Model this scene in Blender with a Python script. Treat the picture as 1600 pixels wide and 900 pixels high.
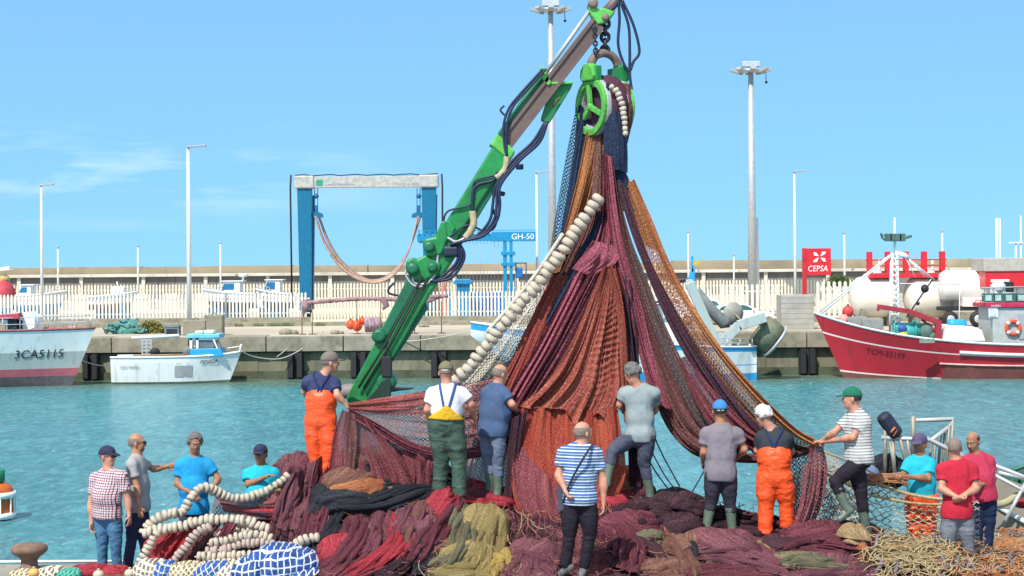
import bpy, bmesh, math, random
import numpy as np
from mathutils import Vector, Matrix
for o in list(bpy.data.objects): bpy.data.objects.remove(o)
S = bpy.context.scene
COL = S.collection
R = math.radians
random.seed(7)
# ---------------------------------------------------------------- camera
F = 2666.7; CAMZ = 6.8; HY = 415.0; ROLL = R(0.45)
cam = bpy.data.cameras.new('camera'); co = bpy.data.objects.new('camera', cam); COL.objects.link(co)
cam.lens = 60; cam.sensor_width = 36; cam.clip_start = 0.5; cam.clip_end = 6000
cam.shift_y = -(450-HY)/1600.0
co.matrix_world = Matrix.Translation((0, 0, CAMZ)) @ Matrix.Rotation(ROLL, 4, 'Y') @ Matrix.Rotation(R(90), 4, 'X')
S.camera = co
# ---------------------------------------------------------------- world, sun, exposure
SUN_EL, SUN_AZ = R(51), R(207)          # azimuth measured clockwise from +Y; sun is behind-left of the camera
w = bpy.data.worlds.new('World'); S.world = w; w.use_nodes = True
nt = w.node_tree; nt.nodes.clear()
def wn(t, **k):
    n = nt.nodes.new(t)
    for a, b in k.items(): setattr(n, a, b)
    return n
sky = wn('ShaderNodeTexSky', sky_type='NISHITA'); sky.sun_disc = False
sky.sun_elevation = SUN_EL; sky.sun_rotation = SUN_AZ
sky.altitude = 0; sky.air_density = 1.0; sky.dust_density = 0.15; sky.ozone_density = 1.6
bg = wn('ShaderNodeBackground'); bg.inputs[1].default_value = 0.15
out = wn('ShaderNodeOutputWorld')
tc = wn('ShaderNodeTexCoord')
# thin high cloud low in the sky
mp = wn('ShaderNodeMapping'); mp.inputs['Scale'].default_value = (7, 7, 46)
nz = wn('ShaderNodeTexNoise'); nz.inputs['Scale'].default_value = 1.0; nz.inputs['Detail'].default_value = 6; nz.inputs['Roughness'].default_value = .55
cr = wn('ShaderNodeValToRGB'); cr.color_ramp.elements[0].position = .43; cr.color_ramp.elements[1].position = .62
sx = wn('ShaderNodeSeparateXYZ')
hi = wn('ShaderNodeVectorMath', operation='MULTIPLY_ADD'); hi.inputs[1].default_value = (1, 1, .75); hi.inputs[2].default_value = (0, 0, .42)
band = wn('ShaderNodeMapRange'); band.inputs[1].default_value = .020; band.inputs[2].default_value = .05
band2 = wn('ShaderNodeMapRange'); band2.inputs[1].default_value = .085; band2.inputs[2].default_value = .062
side = wn('ShaderNodeMapRange'); side.inputs[1].default_value = -.05; side.inputs[2].default_value = -.2
m1 = wn('ShaderNodeMath', operation='MULTIPLY'); m2 = wn('ShaderNodeMath', operation='MULTIPLY'); m3 = wn('ShaderNodeMath', operation='MULTIPLY'); m4 = wn('ShaderNodeMath', operation='MULTIPLY'); m4.inputs[1].default_value = .75
hsv = wn('ShaderNodeHueSaturation'); hsv.inputs['Saturation'].default_value = 1.0; hsv.inputs['Hue'].default_value = .497
gm = wn('ShaderNodeMix', data_type='RGBA', blend_type='MULTIPLY'); gm.inputs[0].default_value = 1; gm.inputs[7].default_value = (1.56, 2.08, 1.92, 1)
mix = wn('ShaderNodeMix', data_type='RGBA'); mix.inputs[7].default_value = (5.0, 6.3, 7.2, 1)
L = nt.links.new
L(tc.outputs['Generated'], mp.inputs['Vector']); L(mp.outputs[0], nz.inputs['Vector']); L(nz.outputs[0], cr.inputs[0])
L(tc.outputs['Generated'], sx.inputs[0]); L(sx.outputs[2], band.inputs[0]); L(sx.outputs[2], band2.inputs[0]); L(sx.outputs[0], side.inputs[0])
L(band.outputs[0], m1.inputs[0]); L(band2.outputs[0], m1.inputs[1]); L(m1.outputs[0], m2.inputs[0]); L(side.outputs[0], m2.inputs[1])
L(m2.outputs[0], m3.inputs[0]); L(cr.outputs[0], m3.inputs[1]); L(m3.outputs[0], m4.inputs[0])
L(tc.outputs['Generated'], hi.inputs[0]); L(hi.outputs[0], sky.inputs[0])
L(sky.outputs[0], hsv.inputs['Color']); L(hsv.outputs[0], gm.inputs[6]); L(gm.outputs[2], mix.inputs[6]); L(m4.outputs[0], mix.inputs[0])
# unseen upper sky whitened, added to neutralise the cyan fill light
whiten = wn('ShaderNodeMapRange'); whiten.inputs[1].default_value = .24; whiten.inputs[2].default_value = .62; whiten.inputs[4].default_value = .85
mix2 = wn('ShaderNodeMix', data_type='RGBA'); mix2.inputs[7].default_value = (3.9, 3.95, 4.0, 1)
L(sx.outputs[2], whiten.inputs[0]); L(whiten.outputs[0], mix2.inputs[0]); L(mix.outputs[2], mix2.inputs[6]); L(mix2.outputs[2], bg.inputs[0]); L(bg.outputs[0], out.inputs[0])
sl = bpy.data.lights.new('sun', 'SUN'); sl.energy = 5.0; sl.angle = R(.5); sl.color = (1, .955, .89)
so = bpy.data.objects.new('sun', sl); COL.objects.link(so)
sd = Vector((math.sin(SUN_AZ)*math.cos(SUN_EL), math.cos(SUN_AZ)*math.cos(SUN_EL), math.sin(SUN_EL)))
so.rotation_euler = sd.to_track_quat('Z', 'Y').to_euler(); so.location = (0, 0, 60)
S.view_settings.view_transform = 'Standard'; S.view_settings.look = 'None'
S.view_settings.exposure = 0.20; S.view_settings.gamma = 1
S.cycles.max_bounces = 6; S.cycles.diffuse_bounces = 3; S.cycles.glossy_bounces = 3; S.cycles.transparent_max_bounces = 32
S.cycles.transmission_bounces = 4
# ---------------------------------------------------------------- photo measuring helpers (points at real depths)
cR, sR = math.cos(ROLL), math.sin(ROLL)
def P(px, py, d):
    u = (px-800)/F; v = (HY-py)/F
    return Vector(((u*cR+v*sR)*d, d, CAMZ+(-u*sR+v*cR)*d))
def G(px, d, z):
    u = (px-800)/F; v = ((z-CAMZ)/d+u*sR)/cR
    return Vector(((u*cR+v*sR)*d, d, z))
QZ = 2.6      # quay height over the water
# ---------------------------------------------------------------- tagging
def tag(o, label=None, cat=None, group=None, kind=None):
    if label: o['label'] = label
    if cat: o['category'] = cat
    if group: o['group'] = group
    if kind: o['kind'] = kind
    return o
def thing(name, loc, label, cat, group=None):
    o = bpy.data.objects.new(name, None); COL.objects.link(o); o.location = Vector(loc); o.empty_display_size = .2
    return tag(o, label, cat, group)
def wloc(o):
    v = Vector((0, 0, 0))
    while o is not None:
        v += o.location; o = o.parent
    return v
def copy_tree(o, parent=None):
    c = o.copy(); COL.objects.link(c); c.parent = parent
    for ch in list(o.children): copy_tree(ch, c)
    return c
# ---------------------------------------------------------------- materials
MATS = {}
def nodes_of(name):
    m = bpy.data.materials.new(name); m.use_nodes = True
    n = m.node_tree; b = n.nodes['Principled BSDF']; return m, n, b
def c4(c): return (c[0], c[1], c[2], 1)
def mixrgb(n, a, b, fac, bt='MIX'):
    x = n.nodes.new('ShaderNodeMix'); x.data_type = 'RGBA'; x.blend_type = bt
    for s, v in ((6, a), (7, b), (0, fac)):
        if isinstance(v, bpy.types.NodeSocket): n.links.new(v, x.inputs[s])
        elif s == 0: x.inputs[0].default_value = v
        else: x.inputs[s].default_value = c4(v)
    return x.outputs[2]
def mathn(n, op, a, b=0.0, c=None):
    x = n.nodes.new('ShaderNodeMath'); x.operation = op
    for i, v in enumerate((a, b, c)):
        if v is None: continue
        if isinstance(v, bpy.types.NodeSocket): n.links.new(v, x.inputs[i])
        else: x.inputs[i].default_value = v
    return x.outputs[0]
def coords(n, kind='Object', scale=(1, 1, 1), rot=(0, 0, 0)):
    t = n.nodes.new('ShaderNodeTexCoord'); m = n.nodes.new('ShaderNodeMapping')
    m.inputs['Scale'].default_value = scale; m.inputs['Rotation'].default_value = rot
    n.links.new(t.outputs[kind], m.inputs[0]); return m.outputs[0]
def noise(n, vec, scale, detail=4, rough=.55, dist=0.0):
    x = n.nodes.new('ShaderNodeTexNoise'); n.links.new(vec, x.inputs['Vector'])
    x.inputs['Scale'].default_value = scale; x.inputs['Detail'].default_value = detail; x.inputs['Roughness'].default_value = rough; x.inputs['Distortion'].default_value = dist
    return x.outputs[0]
def ramp(n, v, p0, p1, a=0.0, b=1.0):
    x = n.nodes.new('ShaderNodeMapRange'); n.links.new(v, x.inputs[0]); x.inputs[1].default_value = p0; x.inputs[2].default_value = p1
    x.inputs[3].default_value = a; x.inputs[4].default_value = b; return x.outputs[0]
def bump(n, b, h, strength, dist=.02):
    x = n.nodes.new('ShaderNodeBump'); x.inputs['Strength'].default_value = strength; x.inputs['Distance'].default_value = dist
    n.links.new(h, x.inputs['Height']); n.links.new(x.outputs[0], b.inputs['Normal'])
def M(name, col, rough=.6, metal=0, var=.25, vs=3.0, dirt=None, dirtamt=.0, bs=0, bstr=.3, spec=.4, stretch=(1, 1, 1), coat=0):
    """painted / cloth / stone surface: base colour, mottling, dirt patches of their own, bump"""
    if name in MATS: return MATS[name]
    m, n, b = nodes_of(name)
    v = coords(n, 'Object', stretch)
    f = noise(n, v, vs, 5, .6)
    f2 = ramp(n, f, .3, .7)
    a = [c*(1-var) for c in col]; c2 = [min(1, c*(1+var)) for c in col]
    o = mixrgb(n, a, c2, f2)
    if dirt:
        g = noise(n, v, vs*2.3, 8, .7); o = mixrgb(n, o, dirt, ramp(n, g, .62-dirtamt*.3, .75, 0, 1))
    n.links.new(o, b.inputs['Base Color'])
    b.inputs['Roughness'].default_value = rough; b.inputs['Metallic'].default_value = metal
    b.inputs['Specular IOR Level'].default_value = spec
    if coat: b.inputs['Coat Weight'].default_value = coat
    if bs: bump(n, b, noise(n, v, bs, 6, .6), bstr, .02)
    MATS[name] = m; return m
# ---------------------------------------------------------------- mesh building
def finish(name, verts, faces, mats=None, parent=None, smooth=None, matidx=None, uvs=None, bevel=0, col=COL):
    me = bpy.data.meshes.new(name)
    org = wloc(parent) if parent is not None else Vector((0, 0, 0))
    if isinstance(verts, np.ndarray): vv = verts - np.array(org)
    else: vv = [(a[0]-org[0], a[1]-org[1], a[2]-org[2]) for a in verts]
    me.from_pydata([tuple(a) for a in vv] if not isinstance(vv, np.ndarray) else vv.tolist(), [], faces if not isinstance(faces, np.ndarray) else faces.tolist())
    for m in (mats if isinstance(mats, (list, tuple)) else [mats]):
        if m is not None: me.materials.append(m)
    if smooth is not None:
        if isinstance(smooth, bool): me.polygons.foreach_set('use_smooth', [smooth]*len(me.polygons))
        else: me.polygons.foreach_set('use_smooth', smooth)
    if matidx is not None: me.polygons.foreach_set('material_index', matidx)
    if uvs is not None:
        ul = me.uv_layers.new(name='UVMap')
        li = np.zeros(len(me.loops), dtype=np.int32); me.loops.foreach_get('vertex_index', li)
        ul.data.foreach_set('uv', np.asarray(uvs, dtype=np.float32)[li].ravel())
    me.update()
    o = bpy.data.objects.new(name, me); col.objects.link(o)
    if parent is not None: o.parent = parent
    if bevel:
        bv = o.modifiers.new('bevel', 'BEVEL'); bv.width = bevel; bv.segments = 2; bv.limit_method = 'ANGLE'; bv.angle_limit = R(40)
    return o
class MB:
    def __init__(s): s.v = []; s.f = []; s.sm = []; s.mi = []; s.cur = 0
    def add(s, vs, fs, smooth=False):
        k = len(s.v); s.v += [tuple(a) for a in vs]; s.f += [tuple(i+k for i in f) for f in fs]; s.sm += [smooth]*len(fs); s.mi += [s.cur]*len(fs); return s
    def box(s, c, size, rot=None):
        x, y, z = size[0]/2, size[1]/2, size[2]/2
        vs = [Vector((a, b, d)) for a in (-x, x) for b in (-y, y) for d in (-z, z)]
        if rot is not None: vs = [rot @ v for v in vs]
        return s.add([v+Vector(c) for v in vs], [(0, 1, 3, 2), (4, 6, 7, 5), (0, 4, 5, 1), (2, 3, 7, 6), (0, 2, 6, 4), (1, 5, 7, 3)])
    def rbox(s, a, b):   # box by corners
        a, b = Vector(a), Vector(b); return s.box((a+b)/2, (abs(b.x-a.x), abs(b.y-a.y), abs(b.z-a.z)))
    def bar(s, p, q, w, h=None, up=(0, 0, 1)):
        p, q = Vector(p), Vector(q); h = h or w; d = (q-p).normalized(); u = Vector(up)
        if abs(d.dot(u)) > .98: u = Vector((0, 1, 0))
        r = d.cross(u).normalized(); u = r.cross(d)
        vs = [e+r*(i*w/2)+u*(j*h/2) for e in (p, q) for i, j in ((-1, -1), (1, -1), (1, 1), (-1, 1))]
        return s.add(vs, [(0, 1, 2, 3)[::-1], (4, 5, 6, 7), (0, 4, 5, 1)[::-1], (1, 5, 6, 2)[::-1], (2, 6, 7, 3)[::-1], (3, 7, 4, 0)[::-1]])
    def tube(s, pts, r, n=8, cap=True, rfun=None):
        pts = [Vector(p) for p in pts]; N = len(pts); vs = []
        rs = r if isinstance(r, (list, tuple)) else [r]*N
        pu = None
        for i, p in enumerate(pts):
            d = (pts[min(i+1, N-1)]-pts[max(i-1, 0)]).normalized()
            if pu is None:
                u = Vector((0, 0, 1)) if abs(d.z) < .9 else Vector((0, 1, 0))
            else: u = pu
            rr = d.cross(u)
            if rr.length < 1e-5: rr = d.orthogonal()
            rr.normalize(); u = rr.cross(d); pu = u
            for k in range(n):
                a = 2*math.pi*k/n; vs.append(p+(rr*math.cos(a)+u*math.sin(a))*rs[i])
        fs = [(i*n+k, i*n+(k+1) % n, (i+1)*n+(k+1) % n, (i+1)*n+k) for i in range(N-1) for k in range(n)]
        s.add(vs, fs, True)
        if cap:
            k0 = len(s.v)-len(vs)
            s.f += [tuple(k0+k for k in range(n))[::-1], tuple(k0+(N-1)*n+k for k in range(n))]; s.sm += [False]*2; s.mi += [s.cur]*2
        return s
    def lathe(s, prof, c=(0, 0, 0), n=20, axis='Z', rot=None, smooth=True):
        vs = []; c = Vector(c)
        for r, h in prof:
            for k in range(n):
                a = 2*math.pi*k/n; v = Vector((r*math.cos(a), r*math.sin(a), h))
                if axis == 'Y': v = Vector((v.x, h, v.y))
                if axis == 'X': v = Vector((h, v.x, v.y))
                if rot is not None: v = rot @ v
                vs.append(v+c)
        m = len(prof)
        fs = [(i*n+k, i*n+(k+1) % n, (i+1)*n+(k+1) % n, (i+1)*n+k) for i in range(m-1) for k in range(n)]
        k0 = len(s.v); s.add(vs, fs, smooth)
        s.f += [tuple(k0+k for k in range(n))[::-1], tuple(k0+(m-1)*n+k for k in range(n))]; s.sm += [False]*2; s.mi += [s.cur]*2
        return s
    def ball(s, c, r, n=14, m=9, sc=(1, 1, 1), rot=None):
        prof = [(max(1e-4, r*math.sin(math.pi*i/m)), -r*math.cos(math.pi*i/m)) for i in range(m+1)]
        k0 = len(s.v); s.lathe(prof, (0, 0, 0), n)
        for i in range(k0, len(s.v)):
            v = Vector((s.v[i][0]*sc[0], s.v[i][1]*sc[1], s.v[i][2]*sc[2]))
            if rot is not None: v = rot @ v
            s.v[i] = tuple(v+Vector(c))
        return s
    def prism(s, poly, vec, smooth=False):   # polygon of points extruded by vec
        n = len(poly); vec = Vector(vec); a = [Vector(p) for p in poly]
        vs = a+[p+vec for p in a]
        fs = [tuple(range(n))[::-1], tuple(range(n, 2*n))]+[(i, (i+1) % n, n+(i+1) % n, n+i) for i in range(n)]
        return s.add(vs, fs, smooth)
    def grid(s, fn, nu, nv, smooth=True):
        vs = [fn(i/nu, j/nv) for j in range(nv+1) for i in range(nu+1)]
        fs = [(j*(nu+1)+i, j*(nu+1)+i+1, (j+1)*(nu+1)+i+1, (j+1)*(nu+1)+i) for j in range(nv) for i in range(nu)]
        return s.add(vs, fs, smooth)
    def build(s, name, mat, parent=None, bevel=0):
        return finish(name, s.v, s.f, mat, parent, s.sm, s.mi, None, bevel)
def spline(pts, n):
    """Catmull-Rom through points, n samples"""
    p = [np.array(a, dtype=float) for a in pts]
    if len(p) == 2: return [p[0]+(p[1]-p[0])*i/(n-1) for i in range(n)]
    p = [2*p[0]-p[1]]+p+[2*p[-1]-p[-2]]; m = len(p)-3; seg = [np.linalg.norm(p[i+2]-p[i+1])+1e-9 for i in range(m)]
    cum = np.cumsum([0]+seg); res = []
    for k in range(n):
        t = cum[-1]*k/(n-1); i = min(m-1, int(np.searchsorted(cum, t, 'right')-1)); u = (t-cum[i])/seg[i]
        a, b, c, d = p[i], p[i+1], p[i+2], p[i+3]
        res.append(.5*((2*b)+(-a+c)*u+(2*a-5*b+4*c-d)*u*u+(-a+3*b-3*c+d)*u**3))
    return res
def text(body, size, loc, parent, mat, name='lettering', rot=(R(90), 0, 0), ext=.004, align='LEFT', shear=0, sx=1):
    cu = bpy.data.curves.new(name, 'FONT'); cu.body = body; cu.size = size; cu.extrude = ext; cu.align_x = align; cu.shear = shear
    cu.resolution_u = 3
    o = bpy.data.objects.new(name, cu); COL.objects.link(o); cu.materials.append(mat)
    me = bpy.data.meshes.new_from_object(o); me.name = name; bpy.data.objects.remove(o); o = bpy.data.objects.new(name, me); COL.objects.link(o)
    o.parent = parent; o.location = Vector(loc)-(wloc(parent) if parent else Vector((0, 0, 0))); o.rotation_euler = rot; o.scale = (sx, 1, 1)
    return o
# ---------------------------------------------------------------- numpy value noise (seeded lattice)
_rng = np.random.RandomState(3); _T = _rng.rand(64, 64, 64).astype(np.float32)
def vnoise(x, y, z):
    x = np.asarray(x, dtype=np.float32)+1000; y = np.asarray(y, dtype=np.float32)+1000; z = np.asarray(z, dtype=np.float32)+1000
    xi = np.floor(x).astype(np.int32); yi = np.floor(y).astype(np.int32); zi = np.floor(z).astype(np.int32)
    fx = x-xi; fy = y-yi; fz = z-zi
    fx = fx*fx*(3-2*fx); fy = fy*fy*(3-2*fy); fz = fz*fz*(3-2*fz)
    a, b, c = xi & 63, yi & 63, zi & 63; a1, b1, c1 = (a+1) & 63, (b+1) & 63, (c+1) & 63
    T = _T
    return (((T[a, b, c]*(1-fx)+T[a1, b, c]*fx)*(1-fy)+(T[a, b1, c]*(1-fx)+T[a1, b1, c]*fx)*fy)*(1-fz)
          + ((T[a, b, c1]*(1-fx)+T[a1, b, c1]*fx)*(1-fy)+(T[a, b1, c1]*(1-fx)+T[a1, b1, c1]*fx)*fy)*fz)*2-1
def fbm(x, y, z, o=3):
    s = 0; a = 1.0; t = 0
    for i in range(o):
        s = s+a*vnoise(x+i*17.3, y+i*7.1, z+i*3.7); t += a; a *= .5; x = x*2.03; y = y*2.03; z = z*2.03
    return s/t
def ridge(x, y, z, o=3):
    s = 0; a = 1.0; t = 0
    for i in range(o):
        s = s+a*(1-2*np.abs(vnoise(x+i*11.3, y+i*5.1, z+i*9.7))); t += a; a *= .5; x = x*2.1; y = y*2.1; z = z*2.1
    return s/t
# ================================================================ SETTING: water, far quay, breakwater
def water_mat():
    m, n, b = nodes_of('harbour_water')
    v = coords(n, 'Object')
    vs = coords(n, 'Object', (1.0, .42, 1))
    big = noise(n, coords(n, 'Object', (.06, .03, 1)), 1.0, 3)
    mid = noise(n, vs, .55, 6, .62, .4)
    col = mixrgb(n, (.042, .225, .275), (.062, .29, .34), ramp(n, big, .35, .65))
    col = mixrgb(n, col, (.11, .40, .43), ramp(n, mid, .48, .70, 0, .8))
    fine = noise(n, coords(n, 'Object', (1, .34, 1), (0, 0, .12)), 3.0, 5, .7, .5)
    col = mixrgb(n, col, (.15, .46, .49), ramp(n, fine, .50, .68, 0, .75))
    col = mixrgb(n, col, (.026, .165, .20), ramp(n, fine, .48, .34, 0, .7))
    # green-brown reflection of the far quay, painted into the water colour
    sep = n.nodes.new('ShaderNodeSeparateXYZ'); n.links.new(v, sep.inputs[0])
    col = mixrgb(n, col, (.12, .17, .11), ramp(n, mathn(n, 'ADD', sep.outputs[1], mathn(n, 'MULTIPLY', mid, 7.0)), 98, 104.5, 0, .85))
    foam = noise(n, coords(n, 'Object', (1, .35, 1)), 2.6, 8, .75, .6)
    col = mixrgb(n, col, (.55, .68, .66), ramp(n, foam, .60, .67, 0, .75))
    n.links.new(col, b.inputs['Base Color'])
    b.inputs['Roughness'].default_value = .16; b.inputs['IOR'].default_value = 1.333
    w1 = noise(n, coords(n, 'Object', (1, .5, 1)), 1.6, 8, .68, .3)
    w2 = noise(n, coords(n, 'Object', (1, .6, 1), (0, 0, .5)), 3.4, 5, .6)
    h = mathn(n, 'ADD', mathn(n, 'MULTIPLY', w1, .7), mathn(n, 'MULTIPLY', w2, .2))
    bump(n, b, h, 1.0, .5)
    return m
water = MB()
def wfn(u, v):
    y = 20+ (v**2.2)*2900
    return (-900-y*.3+u*(1800+y*.6), y, -.0)
water.grid(wfn, 4, 40, False)
w_o = tag(water.build('water', water_mat()), kind='structure')

def concrete(name, c, dirt, amt=.2, bs=2.5, vs=.5, **k): return M(name, c, .9, 0, .22, vs, dirt, amt, bs, .5, .2, **k)
M_cap = concrete('quay_cap_stone', (.28, .255, .19), (.13, .115, .08), .5, vs=.7)
M_low = concrete('quay_wall_low', (.20, .19, .13), (.075, .07, .045), .5, vs=.35, stretch=(1, 1, .35))
M_alg = concrete('algae_band', (.085, .095, .06), (.03, .035, .025), .4)
M_yard = concrete('yard_paving', (.44, .39, .31), (.30, .27, .21), .25, vs=.08)
M_tan = concrete('breakwater_stone', (.40, .31, .20), (.24, .20, .15), .35, vs=.12)
M_bw = concrete('breakwater_concrete', (.17, .155, .14), (.12, .11, .10), .4, vs=.16, stretch=(1, 1, .3))
M_bwl = concrete('breakwater_coping', (.55, .50, .42), (.3, .27, .22), .2, vs=.3)
M_fence = M('fence_white_concrete', (.66, .63, .56), .8, var=.08, dirt=(.42, .36, .27), dirtamt=.1)
M_fence2 = M('fence_cream_concrete', (.66, .60, .46), .85, var=.1, dirt=(.45, .36, .24), dirtamt=.2)
M_white = M('white_paint', (.78, .78, .76), .35, var=.04, dirt=(.55, .5, .42), dirtamt=.05)
M_offw = M('offwhite_paint', (.70, .70, .66), .45, var=.07, dirt=(.45, .40, .32), dirtamt=.2)
M_grey = M('grey_paint', (.33, .34, .34), .5, var=.1, dirt=(.2, .16, .12), dirtamt=.15)
M_galv = M('galvanised_steel', (.48, .49, .49), .45, .35, .12)
M_blue = M('gantry_blue', (.006, .135, .25), .4, var=.12, dirt=(.03, .12, .22), dirtamt=.1)
M_lblue = M('boat_blue', (.03, .31, .60), .35, var=.08)
M_red = M('fuel_red', (.60, .022, .03), .4, var=.08)
M_hred = M('hull_red', (.40, .022, .035), .38, var=.10, vs=.6, dirt=(.17, .03, .03), dirtamt=.25, bs=1.2, bstr=.2, stretch=(1.6, 1.6, .35))
M_brown = M('antifouling_brown', (.17, .06, .045), .6, var=.2, dirt=(.10, .07, .05), dirtamt=.3)
M_hwhite = M('hull_white', (.72, .74, .73), .35, var=.05, vs=.6, dirt=(.46, .40, .30), dirtamt=.3, stretch=(2, 2, .3))
M_hgrey = M('hull_pale_grey', (.38, .43, .41), .4, var=.06, vs=.6, dirt=(.30, .24, .18), dirtamt=.3, stretch=(2, 2, .3))
M_glass = M('dark_glass', (.03, .05, .06), .1, var=.1)
M_bglass = M('blue_glass', (.02, .16, .33), .15, var=.1)
M_dark = M('dark_rubber', (.02, .02, .022), .7)
M_black = M('black_letter', (.015, .015, .018), .6)
M_orange = M('orange_float', (.75, .09, .03), .45, var=.1)
M_teal = M('teal_tub', (.05, .38, .33), .45, var=.15)
M_rust = M('rusty_steel', (.20, .10, .06), .8, .2, .3)
M_wood = M('plank_wood', (.30, .20, .11), .8, var=.25)

def struct(name, mb, mat, bevel=0): return tag(mb.build(name, mat, None, bevel), kind='structure')
# quay body
struct('far_quay_ground', MB().add([(-260, 104.2, QZ-.002), (320, 104.2, QZ-.002), (320, 236, QZ-.002), (-260, 236, QZ-.002)], [(0, 1, 2, 3)]), M_yard)
q = MB()
x = -62.0; rr = random.Random(5)
while x < 62:
    L_ = 4.7
    q.rbox((x+.03, 103.75+rr.uniform(0, .05), 1.68), (x+L_-.03, 106, QZ+rr.uniform(-.01, .02))); x += L_
wallq = thing('quay_wall', (0, 104, 0), 'long stained stone quay wall across the harbour with a pale coping course', 'quay wall')
q.build('coping', M_cap, wallq, .03)
q = MB(); x = -62.0
while x < 62:
    q.rbox((x+.02, 104.2+rr.uniform(0, .08), .35), (x+3.1-.02, 106, 1.62)); x += 3.1
q.rbox((-62, 104.25, -1), (62, 105.8, 1.5))
q.build('wall_face', M_low, wallq, .03)
MB().rbox((-62, 104.08, -1), (62, 104.24, .48)).build('algae_course', M_alg, wallq)
q = MB(); q.rbox((-62, 104.35, 1.5), (62, 105, 1.74)); q.build('joint', M_dark, wallq)
for px in (141, 461, 560, 686, 950, 1262):
    a = G(px, 103.7, 1.3)
    f = MB()
    for k in (-.28, .28): f.rbox((a.x+k-.16, 103.5, .1), (a.x+k+.16, 103.9, 1.6))
    f.rbox((a.x-.5, 103.9, .0), (a.x+.5, 104.2, 1.75))
    f.build('fender', M_dark, wallq, .02)
# pale step and flat apron in front of the fence
struct('quay_kerb', MB().rbox((-80, 121.8, QZ-.2), (80, 122.6, QZ+.28)).rbox((-80, 126.2, QZ-.2), (80, 126.8, QZ+.5)), M_cap, .02)
# breakwater
bw = thing('breakwater', (0, 236, 0), 'long stone breakwater wall closing the harbour below the sky', 'breakwater')
b1 = MB(); x = -120.0
while x < 130:
    b1.rbox((x, 236, 0), (x+5.6, 239, 5.62)); x += 5.65
b1.build('lower_wall', M_bw, bw)
MB().rbox((-120, 235.4, 5.63), (130, 242, 6.02)).build('coping', M_bwl, bw, .05)
b2 = MB().rbox((-120, 235.75, 2), (-119.5, 236.2, 5.62)).build('pilaster', M_bwl, bw)
for k in range(1, 29):
    o = b2.copy(); COL.objects.link(o); o.location.x += 8.6*k
x = -120.0; b3 = MB()
while x < 130:
    b3.rbox((x, 246+rr.uniform(0, .3), 5), (x+11, 250, 7.05+rr.uniform(-.06, .06)+(.25 if x > 20 else 0))); x += 11.02
b3.build('parapet', M_tan, bw)
# ---------------------------------------------------------------- fences
def fence(name, px0, px1, d, z0, h, pitch, w, mat, label, foot=.35, tip=True, group=None):
    a, b = G(px0, d, z0), G(px1, d, z0)
    t = thing(name, (a.x, d, z0), label, 'fence', group)
    m = MB(); n = int((b.x-a.x)/pitch)
    for i in range(n):
        x = a.x+i*pitch; hh = h+rr.uniform(-.02, .02)
        if tip: m.prism([(x, d, z0+foot), (x+w, d, z0+foot), (x+w, d, z0+hh-.12), (x+w/2, d, z0+hh), (x, d, z0+hh-.12)], (0, .09, 0))
        else: m.rbox((x, d, z0+foot), (x+w, d+.09, z0+hh))
    m.build('picket_panel', mat, t)
    MB().rbox((a.x, d-.1, z0), (b.x, d+.2, z0+foot)).build('footing', mat, t)
    r = MB()
    for zz in (.32, .78): r.rbox((a.x, d+.1, z0+h*zz), (b.x, d+.17, z0+h*zz+.1))
    r.build('rail', mat, t)
    return t
fence('picket_fence', -40, 484, 127, QZ, 2.35, .27, .155, M_fence, 'white concrete picket fence running behind the left quay up to the boat lift leg')
fence('picket_fence', 648, 1112, 127.5, QZ, 2.35, .27, .15, M_fence, 'white concrete picket fence behind the net cone, from boom to white vehicles')
fence('picket_fence', 1126, 1222, 124, QZ, 2.75, .37, .2, M_fence, 'taller white picket fence behind the parked white vehicles')
fence('picket_fence', 1276, 1352, 124, QZ, 2.9, .40, .22, M_fence, 'short white picket fence between red fuel sign and storage tank')
fence('low_picket_fence', 486, 646, 125, QZ, .95, .24, .14, M_fence2, 'knee high cream picket fence under the hanging boat slings')
fence('picket_fence', -40, 1350, 158, QZ, 2.75, .30, .17, M_fence2, 'long cream picket fence at the back of the boatyard before the breakwater')
# ---------------------------------------------------------------- lamps
def street_lamp(px, topy, d, r, label, head=1, group='lamp posts behind the fence'):
    a = G(px, d, QZ); H = P(px, topy, d).z-QZ
    t = thing('lamp_post', a, label, 'lamp post', group)
    MB().tube([(a.x, d, QZ), (a.x, d, QZ+H)], [r, r*.55], 10).build('pole', M_offw, t)
    MB().lathe([(r*2, 0), (r*2, .12), (r*1.2, .2)], a, 10).build('base', M_galv, t)
    if head == 1:
        MB().bar((a.x-.1, d, QZ+H+.02), (a.x+.75*r/.11, d, QZ+H+.1), .22*r/.1, .12).build('lamp_head', M_grey, t, .02)
    elif head == 2:
        MB().rbox((a.x-.2, d-.2, QZ+H), (a.x+.2, d+.2, QZ+H+.22)).build('lamp_head', M_grey, t, .03)
    return t
street_lamp(66, 290, 131, .14, 'white lamp post rising behind the white hull boat at far left')
street_lamp(296, 230, 123, .19, 'tall thick white lamp post standing just right of the bush')
street_lamp(840, 270, 131, .13, 'white lamp post left of the net, beside the blue hoist')
street_lamp(1243, 269, 123.2, .12, 'slim white lamp post left of the red fuel sign')
for px, ty, lb in ((91, 387, 'small distant lamp post near the far left'), (216, 385, 'small distant lamp post above the blue and white stored boat'),
               (345, 380, 'small distant lamp post above the white cabin cruiser'), (1024, 371, 'small distant lamp post right of the net ridge'),
               (1076, 363, 'small distant lamp post above the blue winch top'), (1320, 365, 'small distant lamp post between red sign and ship mast'),
               (1473, 362, 'small distant lamp post at the right end of red railing')):
    street_lamp(px, ty, 232, .17, lb, 2, 'small lamps along the breakwater')
street_lamp(1147, 399, 232, .14, 'tiny dark lamp just above the breakwater left of the second high mast', 2, 'small lamps along the breakwater')
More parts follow.
